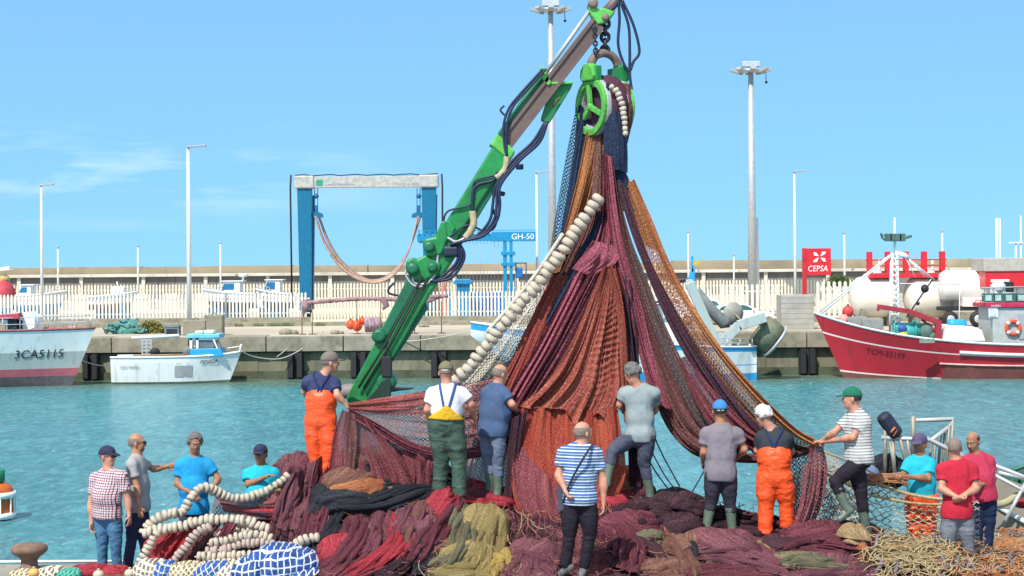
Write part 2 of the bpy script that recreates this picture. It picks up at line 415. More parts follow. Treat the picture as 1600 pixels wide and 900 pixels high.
street_lamp(1596, 337, 150, .10, 'thin pole at the right edge of the picture', 0)
a = street_lamp(1588, 380, 150, .13, 'short post with a flat lamp near the right edge', 0)
MB().rbox((G(1588, 150, 3).x-.6, 149.8, P(1588, 380, 150).z), (G(1588, 150, 3).x+.6, 150.2, P(1588, 378, 150).z)).build('lamp_head', M_offw, a)
t = thing('twin_pole_mast', G(1560, 190, QZ), 'pair of slim poles joined by rungs above the red roof unit', 'mast')
ms = MB()
for k in (1558, 1563): p_ = G(k, 190, QZ); ms.tube([p_, (p_.x, 190, P(k, 341, 190).z)], .12, 8)
ms.build('pole', M_offw, t)
ms = MB()
for k in range(11): z = 6.2+k*.5; ms.bar((G(1558, 190, z).x, 190, z), (G(1563, 190, z).x, 190, z), .07)
ms.build('rung', M_galv, t)
def high_mast(px, topy, d, label):
    a = G(px, d, QZ); zt = P(px, topy+8, d).z
    t = thing('floodlight_mast', a, label, 'floodlight mast', 'tall floodlight masts')
    MB().tube([a, (a.x, d, zt)], [.42, .22], 14).build('pole', M_galv, t)
    c = Vector((a.x, d, zt)); g = MB()
    g.lathe([(.1, -.1), (1.15, -.05), (1.15, .08), (.1, .12)], c, 16); g.build('ring', M_galv, t)
    for k in range(8):
        an = 2*math.pi*k/8; dr = Vector((math.cos(an), math.sin(an), 0))
        f = MB(); f.bar(c+dr*1.0+Vector((0, 0, -.12)), c+dr*1.75+Vector((0, 0, .12)), .5, .26); f.build('floodlight', M_grey, t, .03)
    MB().rbox(c+Vector((-.75, -.4, .35)), c+Vector((.75, .4, .8))).rbox(c+Vector((-.15, -.15, 0)), c+Vector((.15, .15, .4))).build('winch_head', M_galv, t, .04)
    MB().tube([c+Vector((1.2, -.4, 0)), c+Vector((1.25, -.4, -.9))], .03, 6).ball(c+Vector((1.25, -.4, -1.0)), .12).build('plumb_cable', M_dark, t)
high_mast(864, 8, 150, 'high floodlight mast half hidden behind the green boom')
high_mast(1176, 103, 145, 'high floodlight mast standing clear in the sky right of the net')
p_ = street_lamp(1184, 340, 147, .2, 'thick pale post right against the second floodlight mast', 0)
# ---------------------------------------------------------------- travel lift
D = 131
tl = thing('boat_lift', G(575, D, QZ), 'blue and grey travelling boat lift with two slings hanging from it', 'boat lift')
zt = P(575, 276, D).z; zb = P(575, 293, D).z
xl, xr = G(477, D, 8).x, G(671, D, 8).x
MB().rbox((xl+.55, D-.35, zb), (xr-.5, D+.35, zt)).build('cross_beam', M('beam_grey', (.42, .40, .36), .5, dirt=(.3, .26, .2), dirtamt=.15), tl, .03)
for xx, sg in ((xl, 1), (xr, -1)):
    MB().rbox((xx-.75, D-.5, zb-.05), (xx+.75, D+.5, zt+.1)).build('corner_box', M('beam_grey', (.42, .40, .36)), tl, .12)
    for dd in (0, 1.8):
        l = MB(); z0 = QZ+1.0; z1 = zb-.06 if dd == 0 else zb-.5
        w0, w1 = .40, .56
        off = -.25*0 if sg == 1 else .35
        l.prism([(xx-w0+off*0, D+dd-.3, z0), (xx+w0+off*0, D+dd-.3, z0), (xx+w1, D+dd-.3, z1), (xx-w1, D+dd-.3, z1)], (0, .6, 0))
        l.build('leg', M_blue, tl, .03)
    MB().rbox((xx-.35, D-1, QZ+.9), (xx+.35, D+2.8, QZ+1.5)).rbox((xx-.3, D+.5, zb-.5), (xx+.3, D+2.3, zb+.3)).build('side_beam', M_blue, tl, .03)
    for dd in (0, 2): MB().lathe([(.2, -.25), (.55, -.22), (.6, 0), (.55, .22), (.2, .25)], (xx, D+dd, QZ+.6), 18, 'X').build('wheel', M_dark, tl)
    pp = Vector((xx-.9*sg, D-.3, zb))
    hose = MB(); hose.tube([(xx-sg*1.0, D-.4, zt+.15), (xx-sg*1.05, D-.45, zb), (xx-sg*1.0, D-.4, QZ+1.5)], .07, 6)
    hose.build('cable', M_dark, tl)
wv = MB(); wv.tube([(xl-.7+i*(xr-xl+1.4)/16, D-.35, zt+.13+.05*math.sin(i*2.1)) for i in range(17)], .045, 6); wv.build('cable', M_dark, tl)
MB().rbox((G(655, D, 8).x, D-.6, P(655, 380, D).z), (G(668, D, 8).x, D+.4, P(655, 365, D).z)).build('control_box', M_blue, tl, .03)
hk = MB()
for px_, in ((494,), (654,)):
    a = P(px_, 294, D); b = P(px_, 331, D)
    for k in (-.12, .12): hk.tube([a+Vector((k, 0, 0)), b+Vector((k, 0, 0))], .03, 6)
    hk.ball(a+Vector((0, 0, -.6)), .2); hk.prism([b+Vector((-.55, 0, -.45)), b+Vector((.55, 0, -.45)), b+Vector((.5, 0, -.15)), b+Vector((.12, 0, 0)), b+Vector((.1, 0, .5)), b+Vector((-.1, 0, .5)), b+Vector((-.12, 0, 0)), b+Vector((-.5, 0, -.15))], (0, .2, 0))
hk.build('hook_block', M_blue, tl)
M_sling = M('sling_webbing', (.42, .27, .20), .85, var=.3, vs=2.0, dirt=(.10, .08, .08), dirtamt=.35)
def sling(pts, dd, w, name='sling'):
    pp = spline([P(x, y, D+dd) for x, y in pts], 40); m = MB()
    def fn(u, v):
        i = v*39; k = min(38, int(i)); p = pp[k]*(1-(i-k))+pp[k+1]*(i-k)
        return (p[0], p[1]+(u-.5)*w+ .18*(u-.5)*math.sin(v*9), p[2]+(u-.5)*.22*math.sin(v*3.14))
    m.grid(fn, 2, 60); o = m.build(name, M_sling, tl)
    so_ = o.modifiers.new('solid', 'SOLIDIFY'); so_.thickness = .12
sling([(492, 338), (505, 378), (530, 415), (560, 436), (592, 441), (620, 425), (640, 392), (655, 338)], 0, .5)
sling([(497, 338), (513, 380), (535, 413), (570, 438), (600, 437), (628, 412), (645, 378), (658, 338)], 1.2, .6)
# lettering plate on the beam
MB().rbox((G(495.5, D, 8).x, D-.37, P(495, 290.5, D).z), (G(506, D, 8).x, D-.34, P(495, 281.5, D).z)).build('green_emblem', M('emblem_green', (.02, .28, .18), .5), tl)
text('Agencia Pública de Puertos', .20, (G(511, D, 8).x, D-.36, P(511, 289.5, D).z), tl, M_grey)
text('Puerto de Barbate', .27, (G(620, D, 8).x, D-.36, P(620, 289.5, D).z), tl, M_grey)
# ---------------------------------------------------------------- blue hoist GH-50
D = 129.2
gh = thing('blue_hoist', G(794, D, QZ), 'bright blue gantry hoist marked GH-50 in white letters', 'hoist')
M_bb = M('hoist_blue', (.01, .22, .42), .4, var=.1)
g = MB(); g.rbox((G(652, D, 8).x, D-.2, P(700, 377, D).z), (G(770, D, 8).x, D+.2, P(700, 366, D).z))
g.rbox((G(768, D, 8).x, D-.35, P(800, 377, D).z), (G(837, D, 8).x, D+.35, P(800, 362, D).z)); g.build('beam', M_bb, gh, .03)
g = MB()
for k in range(14): xx = G(655+k*8.4, D, 8).x; g.bar((xx, D-.25, P(700, 366, D).z), (xx, D-.25, P(700, 359+3*(k % 2), D).z), .09)
g.rbox((G(655, D, 8).x, D-.3, P(700, 361, D).z), (G(840, D, 8).x, D-.2, P(700, 360, D).z)); g.build('walkway_rail', M_bb, gh)
g = MB(); g.rbox((G(786, D, 8).x, D-.3, QZ), (G(792, D, 8).x, D+.3, P(790, 376, D).z)); g.build('column', M_bb, gh, .02)
g = MB(); g.rbox((G(796, D, 8).x, D-.3, QZ), (G(801, D, 8).x, D+.3, P(790, 376, D).z)); g.build('column', M_bb, gh, .02)
g = MB()
for y_ in (393, 410): g.rbox((G(783, D, 8).x, D-.4, P(790, y_+6, D).z), (G(805, D, 8).x, D+.2, P(790, y_, D).z))
g.build('bracket', M_bb, gh, .03)
text('GH-50', .62, (G(799, D, 8).x, D-.37, P(800, 374, D).z), gh, M_white)
for k, (x_, y_) in enumerate(((680, 395), (693, 391))):
    g = MB(); b = P(x_, y_, D)
    g.prism([b+Vector((-.36, 0, -.1)), b+Vector((.36, 0, -.1)), b+Vector((.3, 0, .2)), b+Vector((-.3, 0, .2))], (0, .3, 0)); g.tube([b, (b.x, D, P(x_, 377, D).z)], .02, 5)
    g.build('hook_block', M_bb, gh, .02)
g = MB()
for k in range(20): xx = G(672+k*5.6, D, 8).x; g.tube([(xx, D, P(0, 377, D).z), (xx, D, QZ+2)], .014, 5)
g.build('hoist_wire', M_grey, gh)
for x_, mt, h_ in ((682, 'dull', 398), (694, 'pink', 393)):
    sp = thing('boat_prop', G(x_, D+1, QZ), 'salmon pink wedge shaped boat prop behind the fence' if mt == 'pink' else 'dark brown narrow boat prop behind the fence', 'boat prop')
    b = G(x_, D+1, QZ); zt_ = P(x_, h_, D+1).z
    m_ = M('prop_pink', (.55, .22, .15), .6) if mt == 'pink' else M_rust
    MB().prism([b+Vector((-.28, 0, 0)), b+Vector((.28, 0, 0)), (b.x+.07, b.y, zt_), (b.x-.07, b.y, zt_)], (0, .4, 0)).build('wedge', m_, sp, .02)
    MB().rbox(b+Vector((-.4, -.2, 0)), b+Vector((.4, .6, .12))).build('foot', m_, sp)
b = G(724, D, QZ)
cr_ = thing('blue_machine', b, 'low blue winch machine beside the hoist column', 'machine')
MB().rbox((G(708, D, 8).x, D, P(0, 450, D).z), (G(738, D, 8).x, D+1.2, P(0, 444, D).z)).rbox((G(711, D, 8).x, D, P(0, 447, D).z), (G(735, D, 8).x, D+1, P(0, 441.5, D).z)).build('housing', M_bb, cr_, .06)
MB().rbox((G(713, D, 8).x, D+.2, QZ), (G(733, D, 8).x, D+.9, P(0, 450, D).z)).build('pedestal', M_bb, cr_)
cn = thing('blue_container', G(660, 140, QZ), 'open sided blue steel container behind the fence left of the hoist', 'container')
m_ = MB(); a_, b_ = G(640, 140, QZ), G(705, 140, QZ)
for k in range(16): xx = a_.x+k*(b_.x-a_.x)/16; m_.rbox((xx, 140, QZ+.1), (xx+.2, 140.1, QZ+1.9))
m_.rbox((a_.x, 140.1, QZ), (b_.x, 142, QZ+2)); m_.build('shell', M_bb, cn)
cn = thing('blue_container', G(745, 140, QZ), 'blue steel container behind the fence below the hoist wires', 'container')
m_ = MB(); a_, b_ = G(715, 140, QZ), G(788, 140, QZ)
for k in range(16): xx = a_.x+k*(b_.x-a_.x)/16; m_.rbox((xx, 140, QZ+.1), (xx+.2, 140.1, QZ+1.9))
m_.rbox((a_.x, 140.1, QZ), (b_.x, 142, QZ+2)); m_.build('shell', M('deep_blue', (.01, .13, .38), .5), cn)
cn = thing('metal_cage', G(815, D, QZ), 'thin dark open frame cage right of the hoist column', 'cage')
m_ = MB(); x0_, x1_ = G(806, D, 8).x, G(822, D, 8).x; z1_ = P(815, 411, D).z
for xx in (x0_, x1_):
    for yy in (D, D+1): m_.bar((xx, yy, QZ), (xx, yy, z1_), .09)
for yy in (D, D+1): m_.bar((x0_, yy, z1_), (x1_, yy, z1_), .09)
for xx in (x0_, x1_): m_.bar((xx, D, z1_), (xx, D+1, z1_), .09)
m_.build('frame', M('cage_steel', (.06, .08, .14), .6), cn)
MB().rbox((x0_-.05, D-.1, P(0, 441, D).z), (x0_+.5, D+.4, P(0, 424, D).z)).build('motor', M('deep_blue', (.01, .13, .38), .5), cn, .08)
# ---------------------------------------------------------------- hull builder
def hull(name, parent, x0, L, y0, B, zs, zb, rake, bands, mats, sgn=1, zk=-.7, stern_round=.25, full=2.2, sheer_pow=2.0, bulge=.55, sf=1.0):
    """bow at x0+sgn*L; zs/zb sheer height at stern/bow; bands = list of (height fraction, material index) from keel up"""
    nu = 34; rows = sorted(set([0, .12, .25, .38, .5, .62, .72, .82, .9, 1.0]+[b for b, _ in bands]))
    V = []; Fc = []; mi = []
    def pt(t, f, s):
        sh = zs+(zb-zs)*t**sheer_pow
        z = zk+(sh-zk)*f
        b = B/2*min(1, (stern_round+(1-stern_round)*min(1, t/.18)**.6) if t < .18 else 1)*(1-t**full)
        wl = .62+.38*f**.8 if t < .6 else (.62-.55*((t-.6)/.4))+(.38+.55*((t-.6)/.4))*f**(.8+bulge*t)
        b *= max(.0, wl)*min(1, (f/.18)**.5 if f < .18 else 1)
        xx = t*L+rake*(min(f/sf, 1)-1)*t**3
        return (x0+sgn*xx, y0+s*b, z)
    for i in range(nu+1):
        t = i/nu
        for s in (-1, 1):
            for f in rows: V.append(pt(t, f, s))
    m = len(rows)
    for i in range(nu):
        for si in range(2):
            for j in range(m-1):
                a = (i*2+si)*m+j; b = ((i+1)*2+si)*m+j
                Fc.append((a, b, b+1, a+1) if (si == 0) == (sgn == 1) else (a, a+1, b+1, b))
                fm = (rows[j]+rows[j+1])/2; k = 0
                for bf, idx in bands:
                    if fm > bf: k = idx
                mi.append(k)
    Fc.append(tuple(range(m))+tuple(range(2*m-1, m-1, -1))); mi.append(mi[-1])
    o = finish(name, V, Fc, mats, parent, True, mi)
    # deck and gunwale
    dk = MB(); dv = []
    for i in range(nu+1):
        t = i/nu; f = 1-.55/max(.8, (zs+(zb-zs)*t**sheer_pow-zk))
        a = pt(t, f, -1); b = pt(t, f, 1); dv += [(a[0], a[1]+.03, a[2]), (b[0], b[1]-.03, b[2])]
    dk.add(dv, [(2*i, 2*i+2, 2*i+3, 2*i+1) for i in range(nu)]); dk.build('deck', M('deck_paint', (.32, .34, .31), .7, var=.15), parent)
    for s in (-1, 1):
        g = MB(); g.tube([Vector(pt(i/nu, 1, s))+Vector((0, 0, .03)) for i in range(nu+1)], .065, 6); g.build('gunwale', mats[-1], parent)
    return pt
def rails(parent, pt, t0, t1, s, h, n, mat, name='railing', r=.025, rows=(1, .5)):
    m = MB(); tops = []
    for i in range(n+1):
        p = Vector(pt(t0+(t1-t0)*i/n, 1, s)); m.tube([p, p+Vector((0, 0, h))], r, 6); tops.append(p)
    for k in rows: m.tube([p+Vector((0, 0, h*k)) for p in tops], r, 6)
    m.build(name, mat, parent)
# ---------------------------------------------------------------- left trawler
D = 99.5
t = thing('fishing_boat', G(0, D, 0), 'large white fishing boat with number 3CA5115 on its bow', 'fishing boat')
bx = G(149, D, 2.5).x; z_b = P(149, 513, D).z; z_s = P(-60, 519, D).z
Lh = 19.0
M_pk = M('boot_top_red', (.40, .10, .13), .5, var=.15)
pt = hull('hull', t, bx-Lh, Lh, D, 5.6, z_s, z_b, 1.7, [(0, 0), (.33, 1), (.44, 2), (.68, 3), (.985, 4)],
          [M('antifoul_dark', (.10, .085, .09), .7, var=.3), M_pk, M_hgrey, M_hwhite, M('rail_dusty_red', (.35, .12, .12), .5)], zk=-.75, full=3.2)
tx = text('3CA5115', .72, (0, 0, 0), t, M_black, shear=.18)
pa, pb = Vector(pt(.78, .62, -1)), Vector(pt(.92, .62, -1))
def stick_text(tx, parent, pt, t0, t1, f, s=-1, off=.03):
    a, b = Vector(pt(t0, f, s)), Vector(pt(t1, f, s)); up = Vector(pt((t0+t1)/2, f+.1, s))-Vector(pt((t0+t1)/2, f, s))
    if s*1 == -1 and a.x > b.x: a, b = b, a
    xa = (b-a).normalized(); ya = (up-xa*up.dot(xa)).normalized(); za = xa.cross(ya)
    m = Matrix((xa, ya, za)).transposed().to_4x4(); tx.matrix_basis = Matrix.Translation(a+za*(off+.035)-wloc(parent)) @ m
stick_text(tx, t, pt, .782, .915, .60, off=.0)
rails(t, pt, .55, .985, -1, .75, 9, M_galv)
rails(t, pt, .55, .985, 1, .75, 9, M_galv)
c_ = P(10, 505, D)
MB().rbox((G(-30, D, 2).x, D-1.4, z_s-.6), (G(23, D, 2).x, D+1.4, P(0, 498, D).z)).build('cabin', M_offw, t, .05)
MB().prism([(G(-30, D, 2).x, D-1.6, P(0, 498, D).z), (G(42, D, 2).x, D-1.6, P(40, 497, D).z), (G(42, D, 2).x, D-1.6, P(40, 488, D).z), (G(36, D, 2).x, D-1.6, P(36, 489, D).z), (G(-30, D, 2).x, D-1.6, P(0, 494, D).z)], (0, 3.2, 0)).build('awning', M('awning_red', (.45, .06, .09), .7, var=.15), t, .02)
MB().prism([(G(42, D, 2).x, D-.9, z_s-.2), (G(62, D, 2).x, D-.9, z_s-.1), (G(62, D, 2).x, D-.9, P(0, 497, D).z), (G(50, D, 2).x, D-.9, P(0, 487, D).z), (G(41, D, 2).x, D-.9, P(0, 488, D).z)], (0, 1.8, 0)).build('bow_shelter', M_white, t, .06)
MB().rbox((G(24, D, 2).x, D-1.3, P(0, 513, D).z), (G(36, D, 2).x, D+1, P(0, 500, D).z)).build('window', M_glass, t)
MB().rbox((G(10, D, 2).x, D-1.5, P(0, 515, D).z), (G(20, D, 2).x, D-1.42, P(0, 504, D).z)).build('panel', M('tan_panel', (.45, .33, .18), .6), t)
MB().rbox((G(105, D, 2).x, D-.3, z_b-.2), (G(120, D, 2).x, D+.3, z_b+.12)).build('hatch', M('pinkish_cover', (.55, .33, .33), .7), t, .05)
# ---------------------------------------------------------------- small white boat
D = 101.3
t = thing('small_boat', G(278, D, 0), 'small white open boat with pale blue wheelhouse moored at the quay', 'boat')
sx_, ex = G(178, D, 1).x, G(377, D, 1).x
pt = hull('hull', t, sx_, ex-sx_, D, 2.2, P(178, 558, D).z, P(377, 550, D).z, .9, [(0, 0), (.28, 1), (.84, 2)], [M('boot_green', (.10, .14, .10), .7), M_hwhite, M_white], zk=-.45, stern_round=.85, full=4.5, sheer_pow=5)
tx = text('PENIDA', .3, (0, 0, 0), t, M_black, shear=.25); stick_text(tx, t, pt, .70, .85, .80)
tx = text('FOLI NADA', .22, (0, 0, 0), t, M_grey); stick_text(tx, t, pt, .08, .25, .70)
xg0, xg1 = G(279, D, 1).x, G(307, D, 1).x
gp = MB(); gp.grid(lambda u, v: Vector(pt((xg0+(xg1-xg0)*u-sx_)/(ex-sx_), .42+.33*v, -1))+Vector((0, -.03, 0)), 6, 4); gp.build('grey_patch', M_grey, t)
z0 = P(300, 558, D).z; x0_, x1_ = G(299, D, 1).x, G(347, D, 1).x
MB().prism([(x0_, D-.75, z0-.1), (x1_+.25, D-.75, z0+.1), (x1_, D-.75, P(0, 546, D).z), (x0_+.1, D-.75, P(0, 546.5, D).z)], (0, 1.5, 0)).build('cabin_base', M_lblue, t, .03)
fr = MB(); zt_ = P(0, 530, D).z; zm = P(0, 546, D).z
for yy in (-.7, .7):
    for xx, dx in ((x0_+.12, .0), (x0_+.5, 0), (x1_-.15, -.25)): fr.bar((xx+.0, D+yy, zm), (xx-dx*-1+.0, D+yy, zt_), .14, .08)
fr.rbox((x0_, D-.74, zt_-.12), (x1_-.2, D+.74, zt_)).build('window_frame', M_white, t)
MB().rbox((x0_+.45, D-.66, zm), (x1_-.35, D+.66, zt_-.1)).build('window', M('smoky_glass', (.13, .15, .16), .2), t)
MB().rbox((x0_-.12, D-.85, zt_), (x1_+.02, D+.85, zt_+.24)).build('roof', M('pale_blue_paint', (.16, .50, .66), .5), t, .04)
MB().rbox((x0_+.3, D-.4, zt_+.25), (x0_+.75, D+.3, zt_+.42)).rbox((x0_+.85, D-.4, zt_+.25), (x0_+1.4, D+.4, zt_+.45)).build('raft_box', M_white, t, .05)
ld = MB()
for k in (0, 1, 2): xx = G(222.5+k*7, D, 1).x; ld.bar((xx, D, P(0, 560, D).z), (xx, D, P(0, 527, D).z), .07)
for k in range(5): zz = P(0, 533+k*5.5, D).z; ld.bar((G(222.5, D, 1).x, D, zz), (G(236.5, D, 1).x, D, zz), .06)
ld.build('rod_rack', M_galv, t)
MB().tube([P(206, 528, D), P(280, 524.5, D)], [.08, .11], 8).build('rolled_awning', M_white, t)
MB().tube([P(350, 545, D), P(376, 541, D)], .04, 6).tube([P(374, 551, D), P(377, 538, D)], .05, 6).build('bow_roller', M_white, t)
MB().ball(P(242, 550, D), .28, sc=(1.1, 1, .9)).build('dark_buoy', M_dark, t)
MB().tube([P(208, 556, D-.3), P(296, 554, D-.3)], .07, 6).build('oar', M_wood, t)
MB().ball(P(296, 549, D), .35, sc=(1.2, .8, .9)).build('net_bundle', M('grey_net', (.16, .17, .17), .9, bs=9), t)
# ---------------------------------------------------------------- blue and white boat behind the net
D = 100.0
t = thing('trawler', G(960, D, 0), 'white trawler with blue bands moored behind the hanging net', 'trawler')
xb_, xs_ = G(736, D, 2).x, G(1180, D, 2).x
zb_ = P(742, 503, D).z; zs_ = P(1180, 545, D).z
pt = hull('hull', t, xs_, xs_-xb_, D, 5.0, P(1180, 541, D).z, P(736, 504, D).z, 4.6, [(0, 0), (.30, 1), (.455, 2), (.62, 3), (.64, 2), (.70, 4), (.905, 1), (.99, 2)],
          [M('antifoul_grey', (.25, .27, .26), .7), M_lblue, M_hwhite, M_lblue, M_hwhite], sgn=-1, zk=-.8, full=5, sheer_pow=1.6, sf=.82)
tx = text('3CA-5-2', .42, (0, 0, 0), t, M_grey, shear=.1); stick_text(tx, t, pt, .965, .885, .76, off=.0)
xa_ = G(975, D, 2).x
MB().rbox((G(880, D, 2).x, D-1.7, zs_-.4), (G(1015, D, 2).x, D+1.7, P(0, 478, D).z)).build('wheelhouse', M_white, t, .08)
MB().rbox((G(878, D, 2).x, D-1.75, P(0, 523, D).z), (G(1017, D, 2).x, D+1.75, P(0, 518, D).z)).build('blue_band', M_lblue, t)
MB().rbox((G(870, D, 2).x, D-1.9, P(0, 478, D).z), (G(1025, D, 2).x, D+1.9, P(0, 474, D).z)).build('roof', M_offw, t, .04)
for k in range(4): MB().rbox((G(900+k*28, D, 2).x, D-1.76, P(0, 500, D).z), (G(918+k*28, D, 2).x, D-1.68, P(0, 487, D).z)).build('window', M_glass, t, .02)
MB().rbox((G(1024, D, 2).x, D-1.2, P(0, 505, D).z), (G(1058, D, 2).x, D+1.2, P(0, 484, D).z)).build('aft_cabin', M_offw, t, .06)
MB().rbox((G(1022, D, 2).x, D-1.3, P(0, 481, D).z), (G(1060, D, 2).x, D+1.3, P(0, 477, D).z)).build('cabin_roof', M('rose_roof', (.42, .12, .14), .6), t, .03)
MB().rbox((G(1028, D, 2).x, D-1.0, zs_-.5), (G(1060, D, 2).x, D+1.0, P(0, 505, D).z)).build('deck_locker', M_white, t, .04)
MB().rbox((G(1056, D, 2).x, D-1.5, P(0, 520, D).z), (G(1076, D, 2).x, D-1.42, P(0, 516, D).z)).build('blue_band', M_lblue, t)
# stern gantry
def pl(x, y, dy=0): return P(x, y, D+dy)
for dy in (-1.3, 1.3):
    g = MB(); g.bar(pl(1077, 441, dy), pl(1125, 552, dy), .55, .5, (0, 1, 0)); g.build('gantry_arm', M_hgrey, t, .04)
    g = MB(); g.bar(pl(1118, 545, dy), pl(1155, 508, dy), .55, .45, (0, 1, 0)); g.bar(pl(1153, 509, dy), pl(1196, 495, dy), .6, .45, (0, 1, 0)); g.build('stern_arm', M_hgrey, t, .04)
    g = MB(); g.bar(pl(1090, 480, dy), pl(1083, 520, dy), .22, .2); g.bar(pl(1100, 500, dy), pl(1105, 520, dy), .3, .25); g.rbox(pl(1122, 580, dy-.2), pl(1132, 520, dy+.2)); g.rbox(pl(1136, 560, dy-.2), pl(1142, 522, dy+.2)); g.build('gantry_leg', M_hgrey, t, .02)
MB().bar(pl(1077, 442, -1.4), pl(1077, 442, 1.4), .4).bar(pl(1118, 540, -1.3), pl(1118, 540, 1.3), .35).bar(pl(1190, 496, -1.5), pl(1190, 496, 1.5), .4).build('cross_beam', M_hgrey, t, .03)
MB().prism([pl(1074, 440), pl(1086, 440), pl(1086, 420), pl(1083, 412), pl(1080, 424)], (0, .5, 0)).rbox(pl(1080, 425), pl(1083, 400, .2)).build('mast_top', M_lblue, t, .02)
MB().rbox(pl(1083, 414), pl(1094, 407, .2)).build('yellow_board', M('board_yellow', (.55, .38, .05), .6), t)
MB().bar(pl(1048, 442), pl(1076, 438), .2).build('boom', M_dark, t)
MB().tube([pl(1088, 455, -.5), pl(1112, 485, -.5), pl(1132, 505, -.5), pl(1140, 505, -.5)], [.3, .35, .4, .25], 10).build('net_roll', M('grey_net', (.16, .17, .17), .9, bs=9), t)
rl = MB(); c_ = pl(1146, 489, -.3); rl.lathe([(.15, -.1), (.62, -.09), (.64, 0), (.62, .09), (.15, .1)], c_, 22, 'Y', Matrix.Rotation(.35, 3, 'Z')); rl.build('reel', M('reel_grey', (.30, .29, .25), .7), t)
MB().tube([c_, pl(1158, 500, -1)], .06, 6).build('reel_shaft', M_wood, t)
rl = MB(); rt = Matrix.Rotation(R(-62), 3, 'Y') @ Matrix.Rotation(R(8), 3, 'Z')
rl.lathe([(.3, -.65), (.98, -.62), (1.02, -.1), (.98, .45), (.3, .5)], pl(1199, 524), 26, 'X', Matrix.Rotation(R(38), 3, 'Y')); rl.build('net_drum', M('drum_olive', (.15, .16, .10), .7, var=.25), t)
rl = MB(); rl.lathe([(.95, .52), (1.12, .53), (1.14, .62), (.9, .72), (.5, .74), (.3, .6)], pl(1199, 524), 26, 'X', Matrix.Rotation(R(38), 3, 'Y')); rl.build('drum_rim', M_galv, t)
rails(t, pt, .02, .3, -1, .5, 6, M_galv)
# ---------------------------------------------------------------- red fishing boat
D = 101.0
t = thing('red_trawler', G(1450, D, 0), 'large red wooden fishing boat with lattice mast and grey wheelhouse', 'trawler')
xb_ = G(1272, D, 2).x; Lr = 21.0
zb_ = P(1272, 489, D).z; zs_ = P(1600, 538, D).z
M_str = M('hull_stripe_white', (.72, .60, .56), .5, var=.08)
pt = hull('hull', t, xb_+Lr, Lr, D, 5.6, zs_, zb_, 2.1, [(0, 0), (.235, 0), (.262, 1), (.285, 2), (.745, 1), (.77, 2), (.985, 3)],
          [M_brown, M_str, M_hred, M_hwhite], sgn=-1, zk=-.85, full=3.0, sheer_pow=4.2)
tx = text('TCM-23177', .46, (0, 0, 0), t, M('faded_black', (.10, .012, .02), .7)); stick_text(tx, t, pt, .888, .80, .60, off=.0)
rub = MB(); rub.tube([Vector(pt(.02+.6*i/20, .80, -1))+Vector((0, -.08, 0)) for i in range(21)], .11, 6); rub.build('rubbing_strake', M_str, t)
brn = MB(); brn.grid(lambda u, v: Vector(pt(.02+.66*u, .20+(.40-.05*u)*v*(1 if u < .97 else .3), -1))+Vector((0, -.035, 0)), 30, 4); brn.build('brown_lower_side', M('worn_red_brown', (.19, .06, .05), .7, var=.25, vs=1.2, dirt=(.11, .07, .05), dirtamt=.3), t)
rub = MB(); rub.tube([Vector(pt(.02+.66*i/20, .605-.05*i/20, -1))+Vector((0, -.06, 0)) for i in range(21)], .06, 6); rub.build('lower_strake', M('strake_pink', (.68, .38, .33), .6), t)
# lattice mast
mz0 = P(1398, 525, D).z; mz1 = P(1398, 395, D).z
lm = MB()
for k in (1391.5, 1404.5):
    kt = 1394.5 if k < 1398 else 1401.5
    for yy in (-.25, .25): lm.tube([(G(k, D, 3).x, D+yy, mz0-.6), (G(kt, D, 3).x, D+yy*.6, mz1)], .07, 6)
for i in range(15):
    z = mz0+(mz1-mz0)*i/15; u = i/15; lm.bar((G(1391.5+3*u, D, 3).x, D-.25, z), (G(1404.5-3*u, D, 3).x, D-.25, z), .07)
lm.tube([P(1398, 396, D), P(1398, 340, D)], [.1, .05], 8).build('lattice_mast', M_white, t)
g = MB(); g.bar(P(1380, 371, D), P(1416, 371, D), .12); g.build('crosstree', M_grey, t)
for x_ in (1388, 1394, 1403, 1409):
    MB().rbox(P(x_-3.4, 377, D-.4), P(x_+3.0, 365, D+.1)).build('floodlight', M('lamp_green_grey', (.07, .12, .10), .5), t, .03)
MB().prism([P(1377, 364, D), P(1385, 372, D), P(1384, 376, D), P(1379, 372, D)], (0, .4, 0)).prism([P(1411, 370, D), P(1425, 367, D), P(1425, 371, D), P(1412, 375, D)], (0, .4, 0)).build('radar_wing', M('lamp_green_grey', (.07, .12, .10), .5), t)
MB().tube([P(1398, 395, D), P(1415, 399, D), P(1418, 403, D)], .14, 8).build('derrick_head', M_white, t)
st = MB()
for a, b in (((1391, 398), (1280, 487)), ((1392, 400), (1283, 490)), ((1415, 402), (1430, 433)), ((1416, 402), (1445, 432)), ((1416, 402), (1452, 434)), ((1417, 402), (1460, 437)), ((1405, 443), (1500, 444)), ((1455, 436), (1415, 495)), ((1500, 446), (1498, 525))):
    st.tube([P(*a, D), P(*b, D)], .05 if a[0] < 1400 else .03, 5)
st.build('stay', M_offw, t)
MB().tube([P(1457, 437, D), P(1416, 496, D)], .045, 6).ball(P(1445, 451, D), .25).ball(P(1434, 474, D), .12).build('tackle', M_dark, t)
